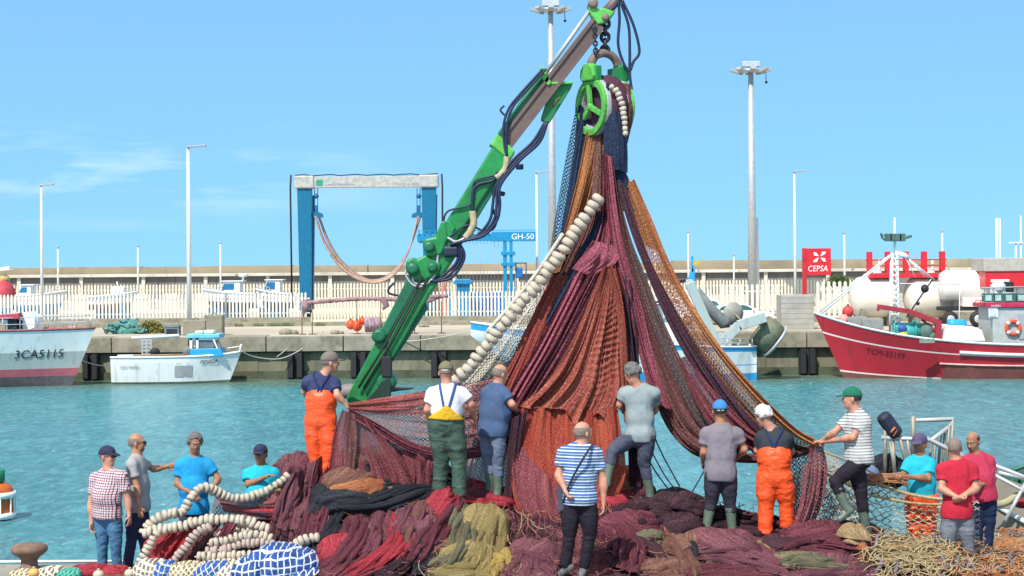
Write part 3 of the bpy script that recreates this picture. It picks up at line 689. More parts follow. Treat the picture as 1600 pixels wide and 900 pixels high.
# red hydraulic arm
g = MB(); g.bar(P(1371, 479, D-.8), P(1418, 486, D-.8), .28, .26, (0, 1, 0)); g.bar(P(1418, 486, D-.8), P(1470, 505, D-.8), .32, .3, (0, 1, 0)); g.bar(P(1466, 503, D-.8), P(1465, 530, D-.8), .35); g.bar(P(1440, 499, D-.7), P(1463, 518, D-.7), .14); g.bar(P(1372, 479, D-.8), P(1372, 486, D-.8), .12)
g.build('hydraulic_arm', M('arm_red', (.33, .03, .04), .5, var=.15), t, .02)
MB().rbox(P(1322, 508, D-.35), P(1349, 494, D+.8)).rbox(P(1348, 517, D-.6), P(1373, 497, D+.7)).build('fish_box_stack', M('box_grey', (.27, .27, .25), .8, var=.15), t, .03)
MB().lathe([(.1, -.9), (.5, -.88), (.5, .88), (.1, .9)], P(1418, 517, D), 18, 'X').build('net_drum', M_teal, t)
MB().lathe([(.6, -.05), (.62, 0), (.6, .05)], P(1395, 516, D), 18, 'X').lathe([(.6, -.05), (.62, 0), (.6, .05)], P(1428, 516, D), 18, 'X').build('drum_flange', M_teal, t)
MB().ball(P(1448, 518, D-.5), .42, sc=(1, .9, 1.3)).ball(P(1455, 525, D-.5), .35, sc=(1.3, 1, .8)).build('winch', M('winch_green', (.10, .17, .14), .7, bs=6), t)
MB().rbox(P(1437, 536, D-2.6), P(1460, 529, D-2.5)).build('name_board', M('board_grey_green', (.20, .25, .20), .7), t)
MB().prism([P(1474, 534, D-1.2), P(1541, 534, D-1.2), P(1535, 516, D-1.2), P(1520, 510, D-1.2), P(1480, 508, D-1.2)], (0, 2.6, 0)).build('canvas_cover', M('canvas_white', (.74, .74, .72), .8, var=.05, bs=3), t, .08)
# wheelhouse
x0_, x1_ = G(1540, D, 3).x, G(1700, D, 3).x
MB().rbox((x0_, D-1.6, zs_-.5), (x1_, D+1.6, P(1570, 479, D).z)).build('wheelhouse', M('wheelhouse_grey', (.40, .42, .40), .6, var=.12, dirt=(.28, .25, .20), dirtamt=.2), t, .05)
MB().rbox((x0_-.3, D-1.75, P(1570, 479, D).z), (x1_+.2, D+1.75, P(1570, 473, D).z)).build('roof_band', M('band_red', (.50, .02, .07), .5), t, .03)
text('NUEVO', .16, (x0_-.15, D-1.76, P(1570, 478, D).z), t, M_white)
MB().rbox(P(1545, 496, D-1.66), P(1559, 480, D-1.6)).build('window_frame', M_white, t, .01)
MB().rbox(P(1547, 494, D-1.70), P(1556, 482, D-1.65)).build('window', M('window_white', (.55, .57, .55), .3), t)
MB().rbox(P(1592, 530, D-1.66), P(1610, 490, D-1.6)).build('door', M_grey, t, .01)
for k, x_ in enumerate((1545, 1560, 1577, 1596)):
    o = MB(); o.rbox(P(x_-7, 472, D-1.2), P(x_+6, 458, D-.6)); o.bar(P(x_-7, 470, D-.9), P(x_-7, 448, D-.9), .05); f_ = o.build('floodlight', M('lamp_dark_green', (.04, .12, .10), .5), t, .04)
    MB().rbox(P(x_-5, 470, D-1.24), P(x_+4, 461, D-1.2)).build('lamp_lens', M('lens_pale', (.35, .50, .45), .2), t)
MB().tube([P(1532, 450, D-.9), P(1610, 448, D-.9)], .05, 6).tube([P(1532, 462, D-.9), P(1610, 460, D-.9)], .05, 6).build('lamp_rail', M_grey, t)
MB().rbox(P(1553, 462, D-.2), P(1575, 444, D+.6)).ball(P(1560, 448, D), .4).build('radar', M_white, t, .05)
MB().bar(P(1576, 456, D), P(1576, 440, D), .5).build('horn', M_dark, t, .05)
lr = thing('life_ring', P(1583, 512, D-1.7), 'orange life ring hung on the grey wheelhouse side', 'life ring')
mj = MB(); R_, r_ = .38, .11; nn = 24
vs = [(P(1583, 512, D-1.72)+Vector(((R_+r_*math.cos(b))*math.cos(a), r_*math.sin(b), (R_+r_*math.cos(b))*math.sin(a)))) for a in [2*math.pi*i/nn for i in range(nn)] for b in [2*math.pi*j/8 for j in range(8)]]
fs = [(i*8+j, ((i+1) % nn)*8+j, ((i+1) % nn)*8+(j+1) % 8, i*8+(j+1) % 8) for i in range(nn) for j in range(8)]
mj.add(vs, fs, True); mj.build('ring', M_orange, lr)
mj = MB()
for k in range(4):
    a = R(45+90*k); mj.ball(P(1583, 512, D-1.74)+Vector((R_*math.cos(a), 0, R_*math.sin(a))), .13, sc=(.9, 1, .9))
mj.build('band', M_white, lr)
def buoy(pos, r, mat, label, cat='buoy', group=None):
    t_ = thing('buoy', pos, label, cat, group); MB().ball(pos, r, sc=(1, 1, 1.08)).build('float', mat, t_); MB().lathe([(r*.22, r), (r*.2, r*1.25), (r*.1, r*1.3)], pos, 8).build('eye', M_dark, t_)
buoy(P(1325, 487, D), .34, M('buoy_red', (.62, .05, .05), .5), 'small red buoy tied above the red bow')
buoy(P(1318, 499, D-.2), .3, M('buoy_pink', (.72, .30, .27), .5), 'pink buoy lying on the red boat foredeck')
tb = thing('blue_barrel', P(1490, 512, D-1), 'bright blue plastic drum lying on the white canvas cover', 'barrel')
MB().lathe([(.1, -.55), (.26, -.53), (.28, -.2), (.26, 0), (.28, .2), (.26, .53), (.1, .55)], P(1495, 506, D-.6), 16, 'X').build('drum', M_lblue, tb)
fg = MB(); c_ = P(1410, 520, D-.9)
fg.ball(c_+Vector((0, 0, .38)), .1, sc=(1, 1, 1.2)); fb = thing('oilskin_bundle', c_, 'blue and yellow oilskins hung by the teal drum', 'oilskins')
MB().ball(c_+Vector((0, 0, .25)), .28, sc=(1, .7, .9)).build('blue_jacket', M('oil_blue', (.03, .10, .35), .6, bs=6), fb); MB().ball(c_+Vector((.05, 0, -.12)), .26, sc=(1, .7, .9)).build('yellow_trousers', M('oil_yellow', (.70, .42, .02), .5, bs=6), fb)
# ---------------------------------------------------------------- fuel station: tanks, truck, sign
D = 113.5
M_tank = M('tank_cream', (.74, .68, .58), .45, var=.05, vs=.5, dirt=(.62, .52, .40), dirtamt=.1)
def tank(x0, x1, label):
    a = P(x0, 464, D); b = P(x1, 464, D); r = 1.36; L2 = (b.x-a.x)/2; c = Vector(((a.x+b.x)/2, D, P(0, 464, D).z-.0))
    c.z = P((x0+x1)/2, 464, D).z
    t_ = thing('storage_tank', (c.x, D, QZ), label, 'storage tank', 'cream fuel storage tanks')
    pr = []
    for i in range(9): an = math.pi/2*i/8; pr.append((max(.01, r*math.sin(an)), -L2+.75*(1-math.cos(an))*1.0))
    pr += [(-0+r, x) for x in (-L2*.3, L2*.3)]
    for i in range(9): an = math.pi/2*(8-i)/8; pr.append((max(.01, r*math.sin(an)), L2-.75*(1-math.cos(an))))
    MB().lathe(pr, c, 36, 'X').build('shell', M_tank, t_)
    for s in (-.6, .6): sd_ = MB(); sd_.prism([c+Vector((s*L2-.15, -1.1, -1.9)), c+Vector((s*L2-.15, 1.1, -1.9)), c+Vector((s*L2-.15, 1.1, -.7)), c+Vector((s*L2-.15, -1.1, -.7))], (.3, 0, 0)); sd_.build('saddle', M_cap, t_)
tank(1328, 1402, 'cream storage tank left of the ship mast under the red railing')
tank(1412, 1492, 'cream storage tank right of the ship mast')
t = thing('tank_walkway', P(1415, 434, D), 'red steel walkway with railing above the two cream tanks', 'walkway')
z0, z1 = P(1415, 434, D).z, P(1415, 426.5, D).z
MB().rbox((G(1354, D, 5).x, D-1.1, z0), (G(1477, D, 5).x, D+1.1, z1)).build('platform', M_red, t, .02)
for k in range(5):
    xx = G(1358+k*28.4, D, 6).x
    for yy in (-.35, .3): MB().rbox((xx-.1, D+yy-.08, z1), (xx+.14, D+yy+.08, P(0, 406, D).z+.08)).build('post', M_red, t)
rl = MB()
for y_ in (406, 415):
    z = P(1415, y_, D).z
    for yy in (-.35, .3): rl.bar((G(1354, D, 6).x, D+yy, z), (G(1477, D, 6).x, D+yy, z), .05, .09)
rl.build('rail', M_red, t)
MB().bar(P(1478, 434, D-1), P(1501, 482, D-1), .3, .2, (0, 1, 0)).build('ladder', M_red, t)
for x_ in (1374, 1457):
    MB().lathe([(.08, 0), (.1, .3), (.1, .75), (.05, .9)], P(x_, 426, D), 10).lathe([(.5, -.05), (.35, .12), (.1, .2)], P(x_-6, 426, D), 12).build('vent', M_white, t)
# tank truck
D = 111
t = thing('tanker_truck', G(1540, D, QZ), 'white fuel tanker truck with red lettering parked behind the red boat', 'tanker truck')
c = P(1548, 446, D)
MB().lathe([(.3, -3.3), (.85, -3.25), (1.0, -3.0), (1.02, 3.0), (.9, 3.3), (.3, 3.35)], c, 28, 'X').build('tank', M('tanker_white', (.74, .70, .66), .3, var=.04), t)
MB().rbox(c+Vector((-2.1, -1.1, -1.35)), c+Vector((3.2, 1.1, -.75))).build('side_skirt', M('skirt_white', (.78, .68, .62), .4), t, .04)
text('CEPSA', .44, c+Vector((-1.4, -1.12, -1.2)), t, M_red, shear=.2)
MB().rbox(c+Vector((-3.3, -1, -1.6)), c+Vector((3.6, 1, -1.36))).build('chassis', M_dark, t)
for dx in (-2.9, -1.15, .2, 2.8):
    w_ = MB(); w_.lathe([(.2, -.18), (.48, -.16), (.52, 0), (.48, .16), (.2, .18)], (c.x+dx, D-1.0, QZ+.53), 22, 'Y'); wo = w_.build('wheel', M_dark, t)
    MB().lathe([(.05, -.22), (.22, -.2), (.27, -.16), (.27, -.1)], (c.x+dx, D-1.0, QZ+.53), 16, 'Y').build('hub', M_galv, wo)
MB().rbox(c+Vector((3.7, -1.15, -1.6)), c+Vector((5.6, 1.15, 1.0))).build('cab', M_white, t, .12)
# red kiosk
D = 108.6
t = thing('fuel_kiosk', G(1570, D, QZ), 'red fascia fuel kiosk with a pale concrete roof above the truck', 'kiosk')
MB().rbox((G(1538, D, 3).x, D, P(1570, 424, D).z), (G(1620, D, 3).x, D+3, P(1570, 403, D).z)).build('roof_block', M('roof_concrete', (.42, .38, .33), .9, var=.15), t, .05)
MB().rbox((G(1541, D, 3).x, D+.1, P(1570, 449, D).z), (G(1618, D, 3).x, D+3, P(1570, 424, D).z)).build('fascia', M_red, t, .03)
MB().rbox((G(1549, D, 3).x, D+.04, P(1570, 441, D).z), (G(1578, D, 3).x, D+.1, P(1570, 436.5, D).z)).build('white_strip', M_white, t)
MB().rbox((G(1543, D, 3).x, D+.5, QZ), (G(1616, D, 3).x, D+3, P(1570, 449, D).z)).build('wall', M_offw, t)
# sign
D = 112
t = thing('fuel_sign', G(1257, D, QZ), 'red sign on a post with a white star emblem and the word CEPSA', 'sign')
x0_, x1_ = G(1255, D, 7).x, G(1298, D, 7).x; zt_, zb_ = P(1276, 388, D).z, P(1276, 430, D).z
MB().rbox((x0_, D-.12, zb_), (x1_, D+.12, zt_)).build('panel', M_red, t, .02)
MB().rbox((x0_-.06, D-.16, QZ+.2), (x0_+.20, D+.16, zt_+.02)).build('post', M('post_red', (.50, .02, .03), .5), t, .02)
text('CEPSA', .54, (x0_+.26, D-.125, zb_+.26), t, M_white, shear=.15, sx=.86)
cx_, cz_ = (x0_+x1_)/2+.15, zb_+1.2
for k in range(4):
    a = R(38+90*k); dr = Vector((math.cos(a)*1.25, 0, math.sin(a))); pr_ = Vector((-dr.z, 0, dr.x))
    o_ = Vector((cx_, D-.15, cz_)); MB().prism([o_+dr*.06, o_+dr*.28+pr_*.17, o_+dr*.46+pr_*.06, o_+dr*.34-pr_*.03], (0, .03, 0)).build('star_arm', M_white, t)
t = thing('concrete_enclosure', G(1246, 108.5, QZ), 'grey block concrete enclosure standing below the red sign', 'enclosure')
MB().rbox((G(1221, 108.5, 3).x, 108.5, QZ), (G(1272, 108.5, 3).x, 110.5, P(1246, 461, 108.5).z)).build('wall', concrete('blockwork', (.36, .34, .30), (.26, .24, .2), .2, vs=1), t, .03)
jl = MB()
for k in range(6): z = QZ+.35+k*.33; jl.rbox((G(1221, 108.5, 3).x, 108.485, z), (G(1272, 108.5, 3).x, 108.5, z+.03))
jl.build('mortar_line', M_grey, t)
# ---------------------------------------------------------------- cars
def car(px, d, label, mirror=1, van=False):
    t_ = thing('parked_van' if van else 'parked_car', G(px, d, QZ), label, 'van' if van else 'car')
    o_ = G(px, d, QZ); Lc = 4.6 if van else 4.2; Hh = 1.85 if van else 1.5; W = 1.75
    if van: prof = [(-2.3, .35), (2.25, .35), (2.3, .75), (2.1, 1.0), (1.45, 1.12), (.75, 1.75), (.45, 1.85), (-2.2, 1.85), (-2.3, 1.2)]
    else: prof = [(-2.05, .35), (2.0, .32), (2.1, .65), (1.95, .82), (1.05, .98), (.35, 1.42), (-.2, 1.5), (-1.2, 1.47), (-1.75, 1.25), (-2.05, .9)]
    q_ = [o_+Vector((mirror*a, -W/2, b)) for a, b in prof]
    MB().prism(q_, (0, W, 0)).build('body', M('car_white', (.80, .81, .80), .2, var=.02, coat=.5), t_, .12)
    wp = [(-.1, 1.4), (.25, 1.34), (.85, 1.02), (-.1, 1.02)] if not van else [(.4, 1.65), (.7, 1.6), (1.2, 1.15), (.4, 1.15)]
    wp2 = [(-1.5, 1.22), (-1.1, 1.38), (-.2, 1.4), (-.2, 1.02), (-1.6, 1.02)] if not van else [(-.7, 1.65), (.28, 1.65), (.28, 1.15), (-.7, 1.15)]
    for a in (wp, wp2): MB().prism([o_+Vector((mirror*x_, -W/2-.012, z_)) for x_, z_ in a], (0, W+.024, 0)).build('window', M('car_glass', (.05, .12, .11), .1), t_)
    for dx in (-1.3, 1.3):
        wo = MB().lathe([(.1, -.1), (.3, -.1), (.33, 0), (.3, .1), (.1, .1)], o_+Vector((dx, -W/2+.06, .33)), 20, 'Y').build('wheel', M_dark, t_)
        MB().lathe([(.03, -.13), (.19, -.12), (.2, -.1)], o_+Vector((dx, -W/2+.06, .33)), 14, 'Y').build('rim', M_galv, wo)
    MB().ball(o_+Vector((mirror*1.9, -.6, .72)), .13, sc=(.7, 1.4, .8)).build('headlight', M('lens_clear', (.6, .65, .65), .15), t_)
    MB().rbox(o_+Vector((mirror*.8, -W/2-.18, 1.0)), o_+Vector((mirror*.65, -W/2, 1.12))).build('mirror', M_white, t_, .03)
car(1158, 118, 'white hatchback car parked on the far quay nearest the taller fence')
car(1101, 119.5, 'white van parked behind the stern gantry of the blue and white trawler', 1, True)
# ---------------------------------------------------------------- stored boats
def stored_boat(x0, x1, d, ytop, ybot, label, cabin=None, hullcol=M_white, bot=M_lblue, mirror=1, stripe=None):
    a, b = G(x0, d, QZ), G(x1, d, QZ); t_ = thing('stored_boat', ((a.x+b.x)/2, d, QZ), label, 'boat', 'boats stored on the yard')
    L2 = b.x-a.x; zt_ = P((x0+x1)/2, ytop, d).z; zb_ = P((x0+x1)/2, ybot, d).z
    pt_ = hull('hull', t_, a.x if mirror > 0 else b.x, L2, d, 2.3, zt_, zt_+.35, .7, [(0, 0), (.42, 1), (.80, 2), (.88, 1)], [bot, hullcol, stripe or hullcol, hullcol], sgn=mirror, zk=zb_, stern_round=.85, full=4)
    s = MB()
    for xx in (a.x+L2*.25, a.x+L2*.72):
        for yy in (-.8, .8): s.tube([(xx, d+yy, QZ), (xx, d+yy*.8, zb_+.5)], .06, 6)
        s.bar((xx, d-.9, QZ+.06), (xx, d+.9, QZ+.06), .12)
    s.rbox((a.x+L2*.1, d-.1, QZ+.12), (a.x+L2*.85, d+.1, zb_+.1)); s.build('cradle', M_blue, t_)
    if cabin:
        c0, c1, cy = cabin; xa, xb_ = G(c0, d, 4).x, G(c1, d, 4).x; zc = P((c0+c1)/2, cy, d).z
        f = mirror
        pf = [(xa, zt_-.2), (xb_, zt_-.2), (xb_, zc), (xa+.45, zc)] if f < 0 else [(xa, zt_-.2), (xb_, zt_-.2), (xb_-.45, zc), (xa, zc)]
        pf = [(xa, zt_-.2), (xb_, zt_-.2), (xb_, zc), (xa+.35, zc)]
        MB().prism([(x_, d-.8, z_) for x_, z_ in pf], (0, 1.6, 0)).build('cabin', M_white, t_, .06)
        MB().prism([(xa+.18, d-.83, zc-(zc-zt_)*.65), (xa+(xb_-xa)*.70, d-.83, zc-(zc-zt_)*.65), (xa+(xb_-xa)*.72, d-.83, zc-.14), (xa+.38, d-.83, zc-.14)], (0, 1.66, 0)).build('window', M_bglass, t_)
        MB().rbox((xa+.2, d-.9, zc), (xb_+.25, d+.9, zc+.08)).build('roof', M_white, t_, .02)
    rails(t_, pt_, .6, .97, -1, .4, 5, M_galv)
    return t_
stored_boat(24, 106, 134, 462, 487, 'white cabin boat with turquoise window stored behind the fence at left', (31, 53, 446), mirror=1)
stored_boat(140, 216, 136, 463, 484, 'open boat with blue and white sides and red bottom stored behind the fence', None, M_white, M('bottom_brown_red', (.28, .10, .09), .7), stripe=M_lblue)
m_ = thing('stored_dinghy', G(182, 138, QZ), 'upright white engine cover standing in the blue and white open boat', 'engine cover')
MB().rbox((G(172, 137, 4).x, 137.6, P(180, 463, 137).z), (G(192, 137, 4).x, 138.4, P(180, 448, 137).z)).build('cover', M_offw, m_, .06); MB().tube([P(184, 450, 137.8), P(183, 440, 137.8)], .06, 6).build('stem', M_white, m_)
cc = stored_boat(316, 402, 134, 459, 482, 'white cabin cruiser with deep blue windows stored behind the fence', (345, 378, 440), bot=M('bottom_black', (.05, .06, .07), .6), mirror=-1)
MB().tube([P(380, 440, 134), P(380, 431, 134)], .1, 8).lathe([(.3, -.08), (.4, 0), (.3, .2)], P(380, 431, 134), 12).build('radar', M_white, cc)
stored_boat(400, 461, 137, 459, 482, 'cream motor boat stored next to the blue lift leg', (412, 440, 438), bot=M('bottom_black', (.05, .06, .07), .6), mirror=-1)
t = thing('stored_boat', G(-5, 133, QZ), 'red canopied white boat cut by the left edge behind the fence', 'boat', 'boats stored on the yard')
pt_ = hull('hull', t, G(-60, 133, 3).x, G(28, 133, 3).x-G(-60, 133, 3).x, 133, 2.4, P(0, 466, 133).z, P(0, 462, 133).z, .7, [(0, 0), (.4, 1)], [M_lblue, M_white], zk=QZ+.6, stern_round=.8)
MB().lathe([(.02, 1.2), (.6, 1.0), (.9, .5), (1.0, 0), (.98, -.1)], P(5, 462, 133), 18).build('canopy', M('canopy_red', (.42, .05, .07), .7), t)
MB().prism([P(-20, 425, 133), P(14, 422, 133), P(15, 416, 133), P(8, 417, 133), P(-20, 422, 133)], (0, 1.2, 0)).build('hardtop', M_white, t, .03)
sv = MB()
for x_ in (-12, 9): sv.tube([P(x_, 424, 133.5), P(x_, 465, 133.5)], .06, 6)
sv.build('support', M_offw, t)
MB().ball(P(6, 436, 133.5), .35, sc=(1.4, 1, 1)).ball(P(0, 440, 133.4), .3).build('gear_bundle', M('gear_ochre', (.45, .33, .12), .8, bs=6), t)
# ---------------------------------------------------------------- clutter on the far quay
def rock_pile(name, px0, px1, d, h, mat, label, cat, n=14, r=.28, seed=1, blue=None):
    g = random.Random(seed); a, b = G(px0, d, QZ), G(px1, d, QZ); t_ = thing(name, ((a.x+b.x)/2, d, QZ), label, cat); m_ = MB()
    for i in range(n):
        u = g.random(); x_ = a.x+(b.x-a.x)*u; hh = h*(1-abs(2*u-1)**2)*g.random()
        rad = r*g.uniform(.6, 1.2); yy = d+g.uniform(-.5, .5); zc = QZ+hh*.9+.02; ax = g.uniform(0, 3)
        # hoop of rope
        m_.tube([(x_+rad*math.cos(k*.6), yy+rad*.5*math.sin(k*.6)*math.cos(ax), zc+abs(rad*math.sin(k*.6+ax)*.7)) for k in range(11)], .06, 5)
    m_.ball(((a.x+b.x)/2, d+.3, QZ+h*.2), h*.8, sc=((b.x-a.x)/2/h*1.1, .9, .9))
    m_.build('coil', mat, t_)
rock_pile('net_pile', 170, 222, 110, .95, M('teal_rope', (.05, .22, .20), .9, var=.5, vs=5, dirt=(.45, .42, .35), dirtamt=.4), 'heap of teal and grey coiled rope on the far quay', 'rope heap', 34, .32, 3)
def leaf_bush(name, c, rx, ry, rz, n, mat, label, cat='bush', ls=.09, seed=2):
    g = np.random.RandomState(seed); t_ = thing(name, c, label, cat); m_ = MB()
    for i in range(n):
        v = g.normal(size=3); v /= np.linalg.norm(v); rr_ = g.rand()**.4*(1+.25*vnoise(v[0]*2, v[1]*2, v[2]*2+seed)); p = Vector((c[0]+v[0]*rx*rr_, c[1]+v[1]*ry*rr_, c[2]+abs(v[2])*rz*rr_))
        a = Vector(g.normal(size=3)).normalized()*ls*g.uniform(.6, 1.4); b = a.cross(Vector(g.normal(size=3))).normalized()*ls*.6
        m_.add([p-a, p+b, p+a, p-b], [(0, 1, 2, 3)])
    m_.build('foliage', mat, t_)
    s_ = MB()
    for k in range(7):
        an = k*.9; s_.tube([c, Vector(c)+Vector((math.cos(an)*rx*.6, math.sin(an)*ry*.6, rz*.8))], [.03, .01], 5)
    s_.build('stem', M_wood, t_)
leaf_bush('bush', G(238, 110.5, QZ), 1.0, .6, .85, 1500, M('dry_bush', (.20, .20, .05), .9, var=.5, vs=5, dirt=(.30, .14, .10), dirtamt=.2), 'dry yellow green bush beside the teal rope heap')
leaf_bush('bush', G(1311, 148, QZ+2.2), 1.3, .8, 1.0, 1500, M('green_bush', (.07, .12, .03), .9, var=.5, vs=4), 'green shrub showing over the fence right of the red sign')
for i, (px, w_, h_, lb, mt) in enumerate(((270, .85, .62, 'grey plastic fish crate on the quay above the small boat', M('crate_slate', (.16, .20, .24), .7)),
                                (306, 1.5, .95, 'low grey concrete block behind the small boat wheelhouse', M_cap), (335, 1.15, 1.25, 'taller grey concrete block on the quay edge', M_cap))):
    a = G(px, 107, QZ); t_ = thing('crate' if i == 0 else 'concrete_block', a, lb, 'crate' if i == 0 else 'concrete block')
    if i == 0:
        m_ = MB()
        for s_ in (-1, 1): m_.rbox((a.x+s_*w_/2-.03, 106.7, QZ), (a.x+s_*w_/2+.03, 107.3, QZ+h_)); m_.rbox((a.x-w_/2, 107+s_*.3-.03, QZ), (a.x+w_/2, 107+s_*.3+.03, QZ+h_))
        m_.rbox((a.x-w_/2-.05, 106.63, QZ+h_-.1), (a.x+w_/2+.05, 106.68, QZ+h_)); m_.rbox((a.x-w_/2, 106.7, QZ), (a.x+w_/2, 107.3, QZ+.08)); m_.build('box', mt, t_)
        MB().rbox((a.x-.33, 106.62, QZ+.12), (a.x+.33, 106.67, QZ+.4)).build('panel', M_dark, t_)
    else:
        MB().rbox((a.x-w_/2, 106.6, QZ), (a.x+w_/2, 107.5, QZ+h_)).build('block', mt, t_, .06); MB().tube([(a.x-.2, 107, QZ+h_), (a.x, 107, QZ+h_+.14), (a.x+.2, 107, QZ+h_)], .03, 6).build('lifting_eye', M_rust, t_)
for px, py, r_, lb in ((548, 507, .30, 'orange float at the left of the pair by the green boom'), (558, 509, .33, 'orange float at the right of the pair by the green boom'), (566, 501, .22, 'small upper orange float resting behind the larger pair'), (592, 503, .2, 'faded red float hanging next to the grey net')):
    buoy(P(px, py, 107), r_, M_orange, lb)
t = thing('net_rack', G(590, 106.5, QZ), 'thin pole rack with old pink and grey nets draped over it on the far quay', 'net rack')
for x_ in (472, 488, 558, 595, 648, 690):
    a = G(x_, 106.5, QZ); MB().tube([a, (a.x, 106.5, P(x_, 470, 106.5).z)], .03, 6).lathe([(.25, 0), (.25, .05)], a, 10).build('post', M_rust, t)
dr = spline([P(470, 474, 106.5), P(490, 472, 106.5), (P(520, 470, 106.5)), P(558, 467, 106.5), P(595, 467, 106.5), P(640, 468, 106.5), P(700, 462, 106.5)], 50)
m_ = MB(); m_.tube(dr, [.08+.08*abs(math.sin(i*1.7)) for i in range(50)], 7)
m_.tube([P(474, 470, 106.5), P(478, 480, 106.5), P(474, 492, 106.5)], [.25, .22, .05], 8); m_.tube([P(598, 466, 106.5), P(604, 478, 106.5), P(598, 484, 106.5)], [.2, .2, .05], 8); m_.tube([P(655, 466, 106.5), P(668, 470, 106.5), P(688, 465, 106.5)], [.1, .18, .04], 8)
m_.build('draped_net', M('faded_pink_net', (.30, .17, .17), .95, var=.5, vs=2, dirt=(.25, .25, .22), dirtamt=.3, bs=8), t)
t = thing('net_bundle', G(583, 107, QZ), 'mauve and grey bundled net hanging beside the orange floats', 'net bundle')
m_ = MB()
for k in range(5): m_.tube([P(572+k*5, 497, 107), P(574+k*5, 507, 106.8), P(573+k*5, 518, 107)], [.14, .2, .12], 8)
m_.build('folds', M('mauve_net', (.28, .18, .22), .95, var=.5, vs=3, dirt=(.5, .5, .48), dirtamt=.3, bs=8), t)
for x_, d_, s_ in ((447, 107, .5), (524, 107, .35), (410, 123, .3), (660, 118, .3), (760, 121, .4)):
    a = G(x_, d_, QZ); t_ = thing('loose_stone', a, {447: 'grey loose stones on the quay left of the floats', 524: 'small loose stone left of the orange floats', 410: 'loose stone against the kerb left of the lift leg', 660: 'loose stone on the quay right of the boom', 760: 'loose rubble on the quay left of the rising float line'}[x_], 'stone')
    MB().ball(a+Vector((0, 0, s_*.25)), s_, 7, 5, sc=(1, .8, .5)).ball(a+Vector((s_, 0, s_*.2)), s_*.6, 7, 5, sc=(1, .8, .6)).build('rock', M_cap, t_)
# weeds at the kerb foot
wd = MB(); g = random.Random(9)
for px in (375, 405, 425, 440, 450, 500, 1010, 1040):
    a = G(px, 121.7, QZ)
    for k in range(26): 
        p = a+Vector((g.uniform(-.35, .35), g.uniform(-.1, .1), 0)); q_ = p+Vector((g.uniform(-.12, .12), 0, g.uniform(.1, .35))); wd.add([p+Vector((-.03, 0, 0)), p+Vector((.03, 0, 0)), q_], [(0, 1, 2)])
tag(wd.build('weeds', M('weed_green', (.10, .13, .04), .9)), kind='stuff', label='low green weeds growing along the kerb foot', cat='weeds')
# mooring lines
def rope(name, pts, r, mat, label, cat='rope', n=30, **k):
    m_ = MB(); m_.tube(spline(pts, n), r, 8); o = m_.build(name, mat); return tag(o, label, cat, **k)
M_rope = M('pale_rope', (.50, .46, .38), .9, var=.2, vs=20)
rope('mooring_line', [P(375, 548, 101), P(400, 558, 102), P(440, 560, 103), P(480, 540, 104), P(505, 517, 105)], .03, M_rope, 'slack mooring line from the small boat bow to the quay')
rope('mooring_line', [P(735, 518, 100), P(700, 525, 102), P(640, 533, 103.6), P(600, 527, 104)], .03, M_rope, 'mooring line from the blue and white bow to the quay wall')
rope('mooring_line', [P(118, 560, 99.4), P(150, 570, 101), P(182, 572, 101)], .025, M_rope, 'low line between the large white boat and the small one')
rope('mooring_line', [P(432, 558, 103.5), P(448, 545, 103.8), P(462, 525, 104)], .025, M_rope, 'short steep line leading up the quay wall')
# ---------------------------------------------------------------- orange float cage at left edge
D = 46.5
t = thing('channel_float', P(0, 809, D)-Vector((0, 0, .1)), 'orange cylindrical float in a white cage with green top at left edge', 'float')
c = P(-6, 809, D); r_ = .46
h_ = P(-4, 757, D).z-c.z
MB().lathe([(r_*.6, -.1), (r_, .02), (r_, h_*.85), (r_*.85, h_*.98), (r_*.4, h_*1.06)], c, 28).build('body', M('float_orange', (.52, .11, .02), .5, var=.2), t)
g = MB()
for zz in (.08, h_*.70):
    g.lathe([(r_+.03, zz-.08), (r_+.07, zz-.08), (r_+.07, zz+.08), (r_+.03, zz+.08)], c, 28)
for k in range(10): a = k*math.pi/5+.2; g.bar(c+Vector((math.cos(a)*(r_+.05), math.sin(a)*(r_+.05), .05)), c+Vector((math.cos(a)*(r_+.05), math.sin(a)*(r_+.05), h_*.7)), .035)
g.build('cage', M_white, t)
MB().lathe([(.1, 0), (.24, .03), (.24, .34), (.2, .36)], c+Vector((-.0, 0, h_*1.05)), 18).build('green_top', M('top_green', (.01, .20, .10), .5), t)
# ================================================================ CRANE
D = 23.8; PM = F/D     # pixels per metre there
M_green = M('crane_green', (.012, .20, .048), .42, var=.3, vs=3.5, dirt=(.04, .10, .04), dirtamt=.4, bs=8, bstr=.12)
M_dgreen = M('crane_dark_green', (.012, .13, .06), .45, var=.25, vs=2.5, dirt=(.02, .05, .03), dirtamt=.3)
M_lime = M('block_lime_green', (.10, .42, .07), .5, var=.2, vs=5, dirt=(.06, .12, .04), dirtamt=.3, bs=14)
M_ram = M('boom_brown_steel', (.135, .09, .078), .55, .15, .2, vs=3, dirt=(.12, .07, .055), dirtamt=.3, bs=14, bstr=.15)
M_hose = M('navy_hose', (.012, .02, .055), .5, var=.2)
M_wrap = M('hose_wrap_tan', (.40, .34, .20), .8, var=.25, vs=14)
M_chain = M('dark_chain', (.05, .045, .06), .5, .6, .3)
M_rock = M('shackle_brown', (.20, .14, .12), .7, .2, .35, vs=8, bs=20)
crane = thing('crane', G(590, D, QZ), 'tall green articulated crane holding the net power block aloft', 'crane')
def pc(x, y, dy=0): return P(x, y, D+dy)
def cplate(poly, thick, mat, name, dy=0, bevel=.012):
    return MB().prism([pc(x, y, dy-thick/2) for x, y in poly], (0, thick, 0)).build(name, mat, crane, bevel)
MB().lathe([(.62, 0), (.62, .12), (.42, .2), (.38, 1.25), (.5, 1.35), (.5, 1.6), (.3, 1.65)], G(580, D+.2, QZ), 28).build('pedestal', M_dgreen, crane)
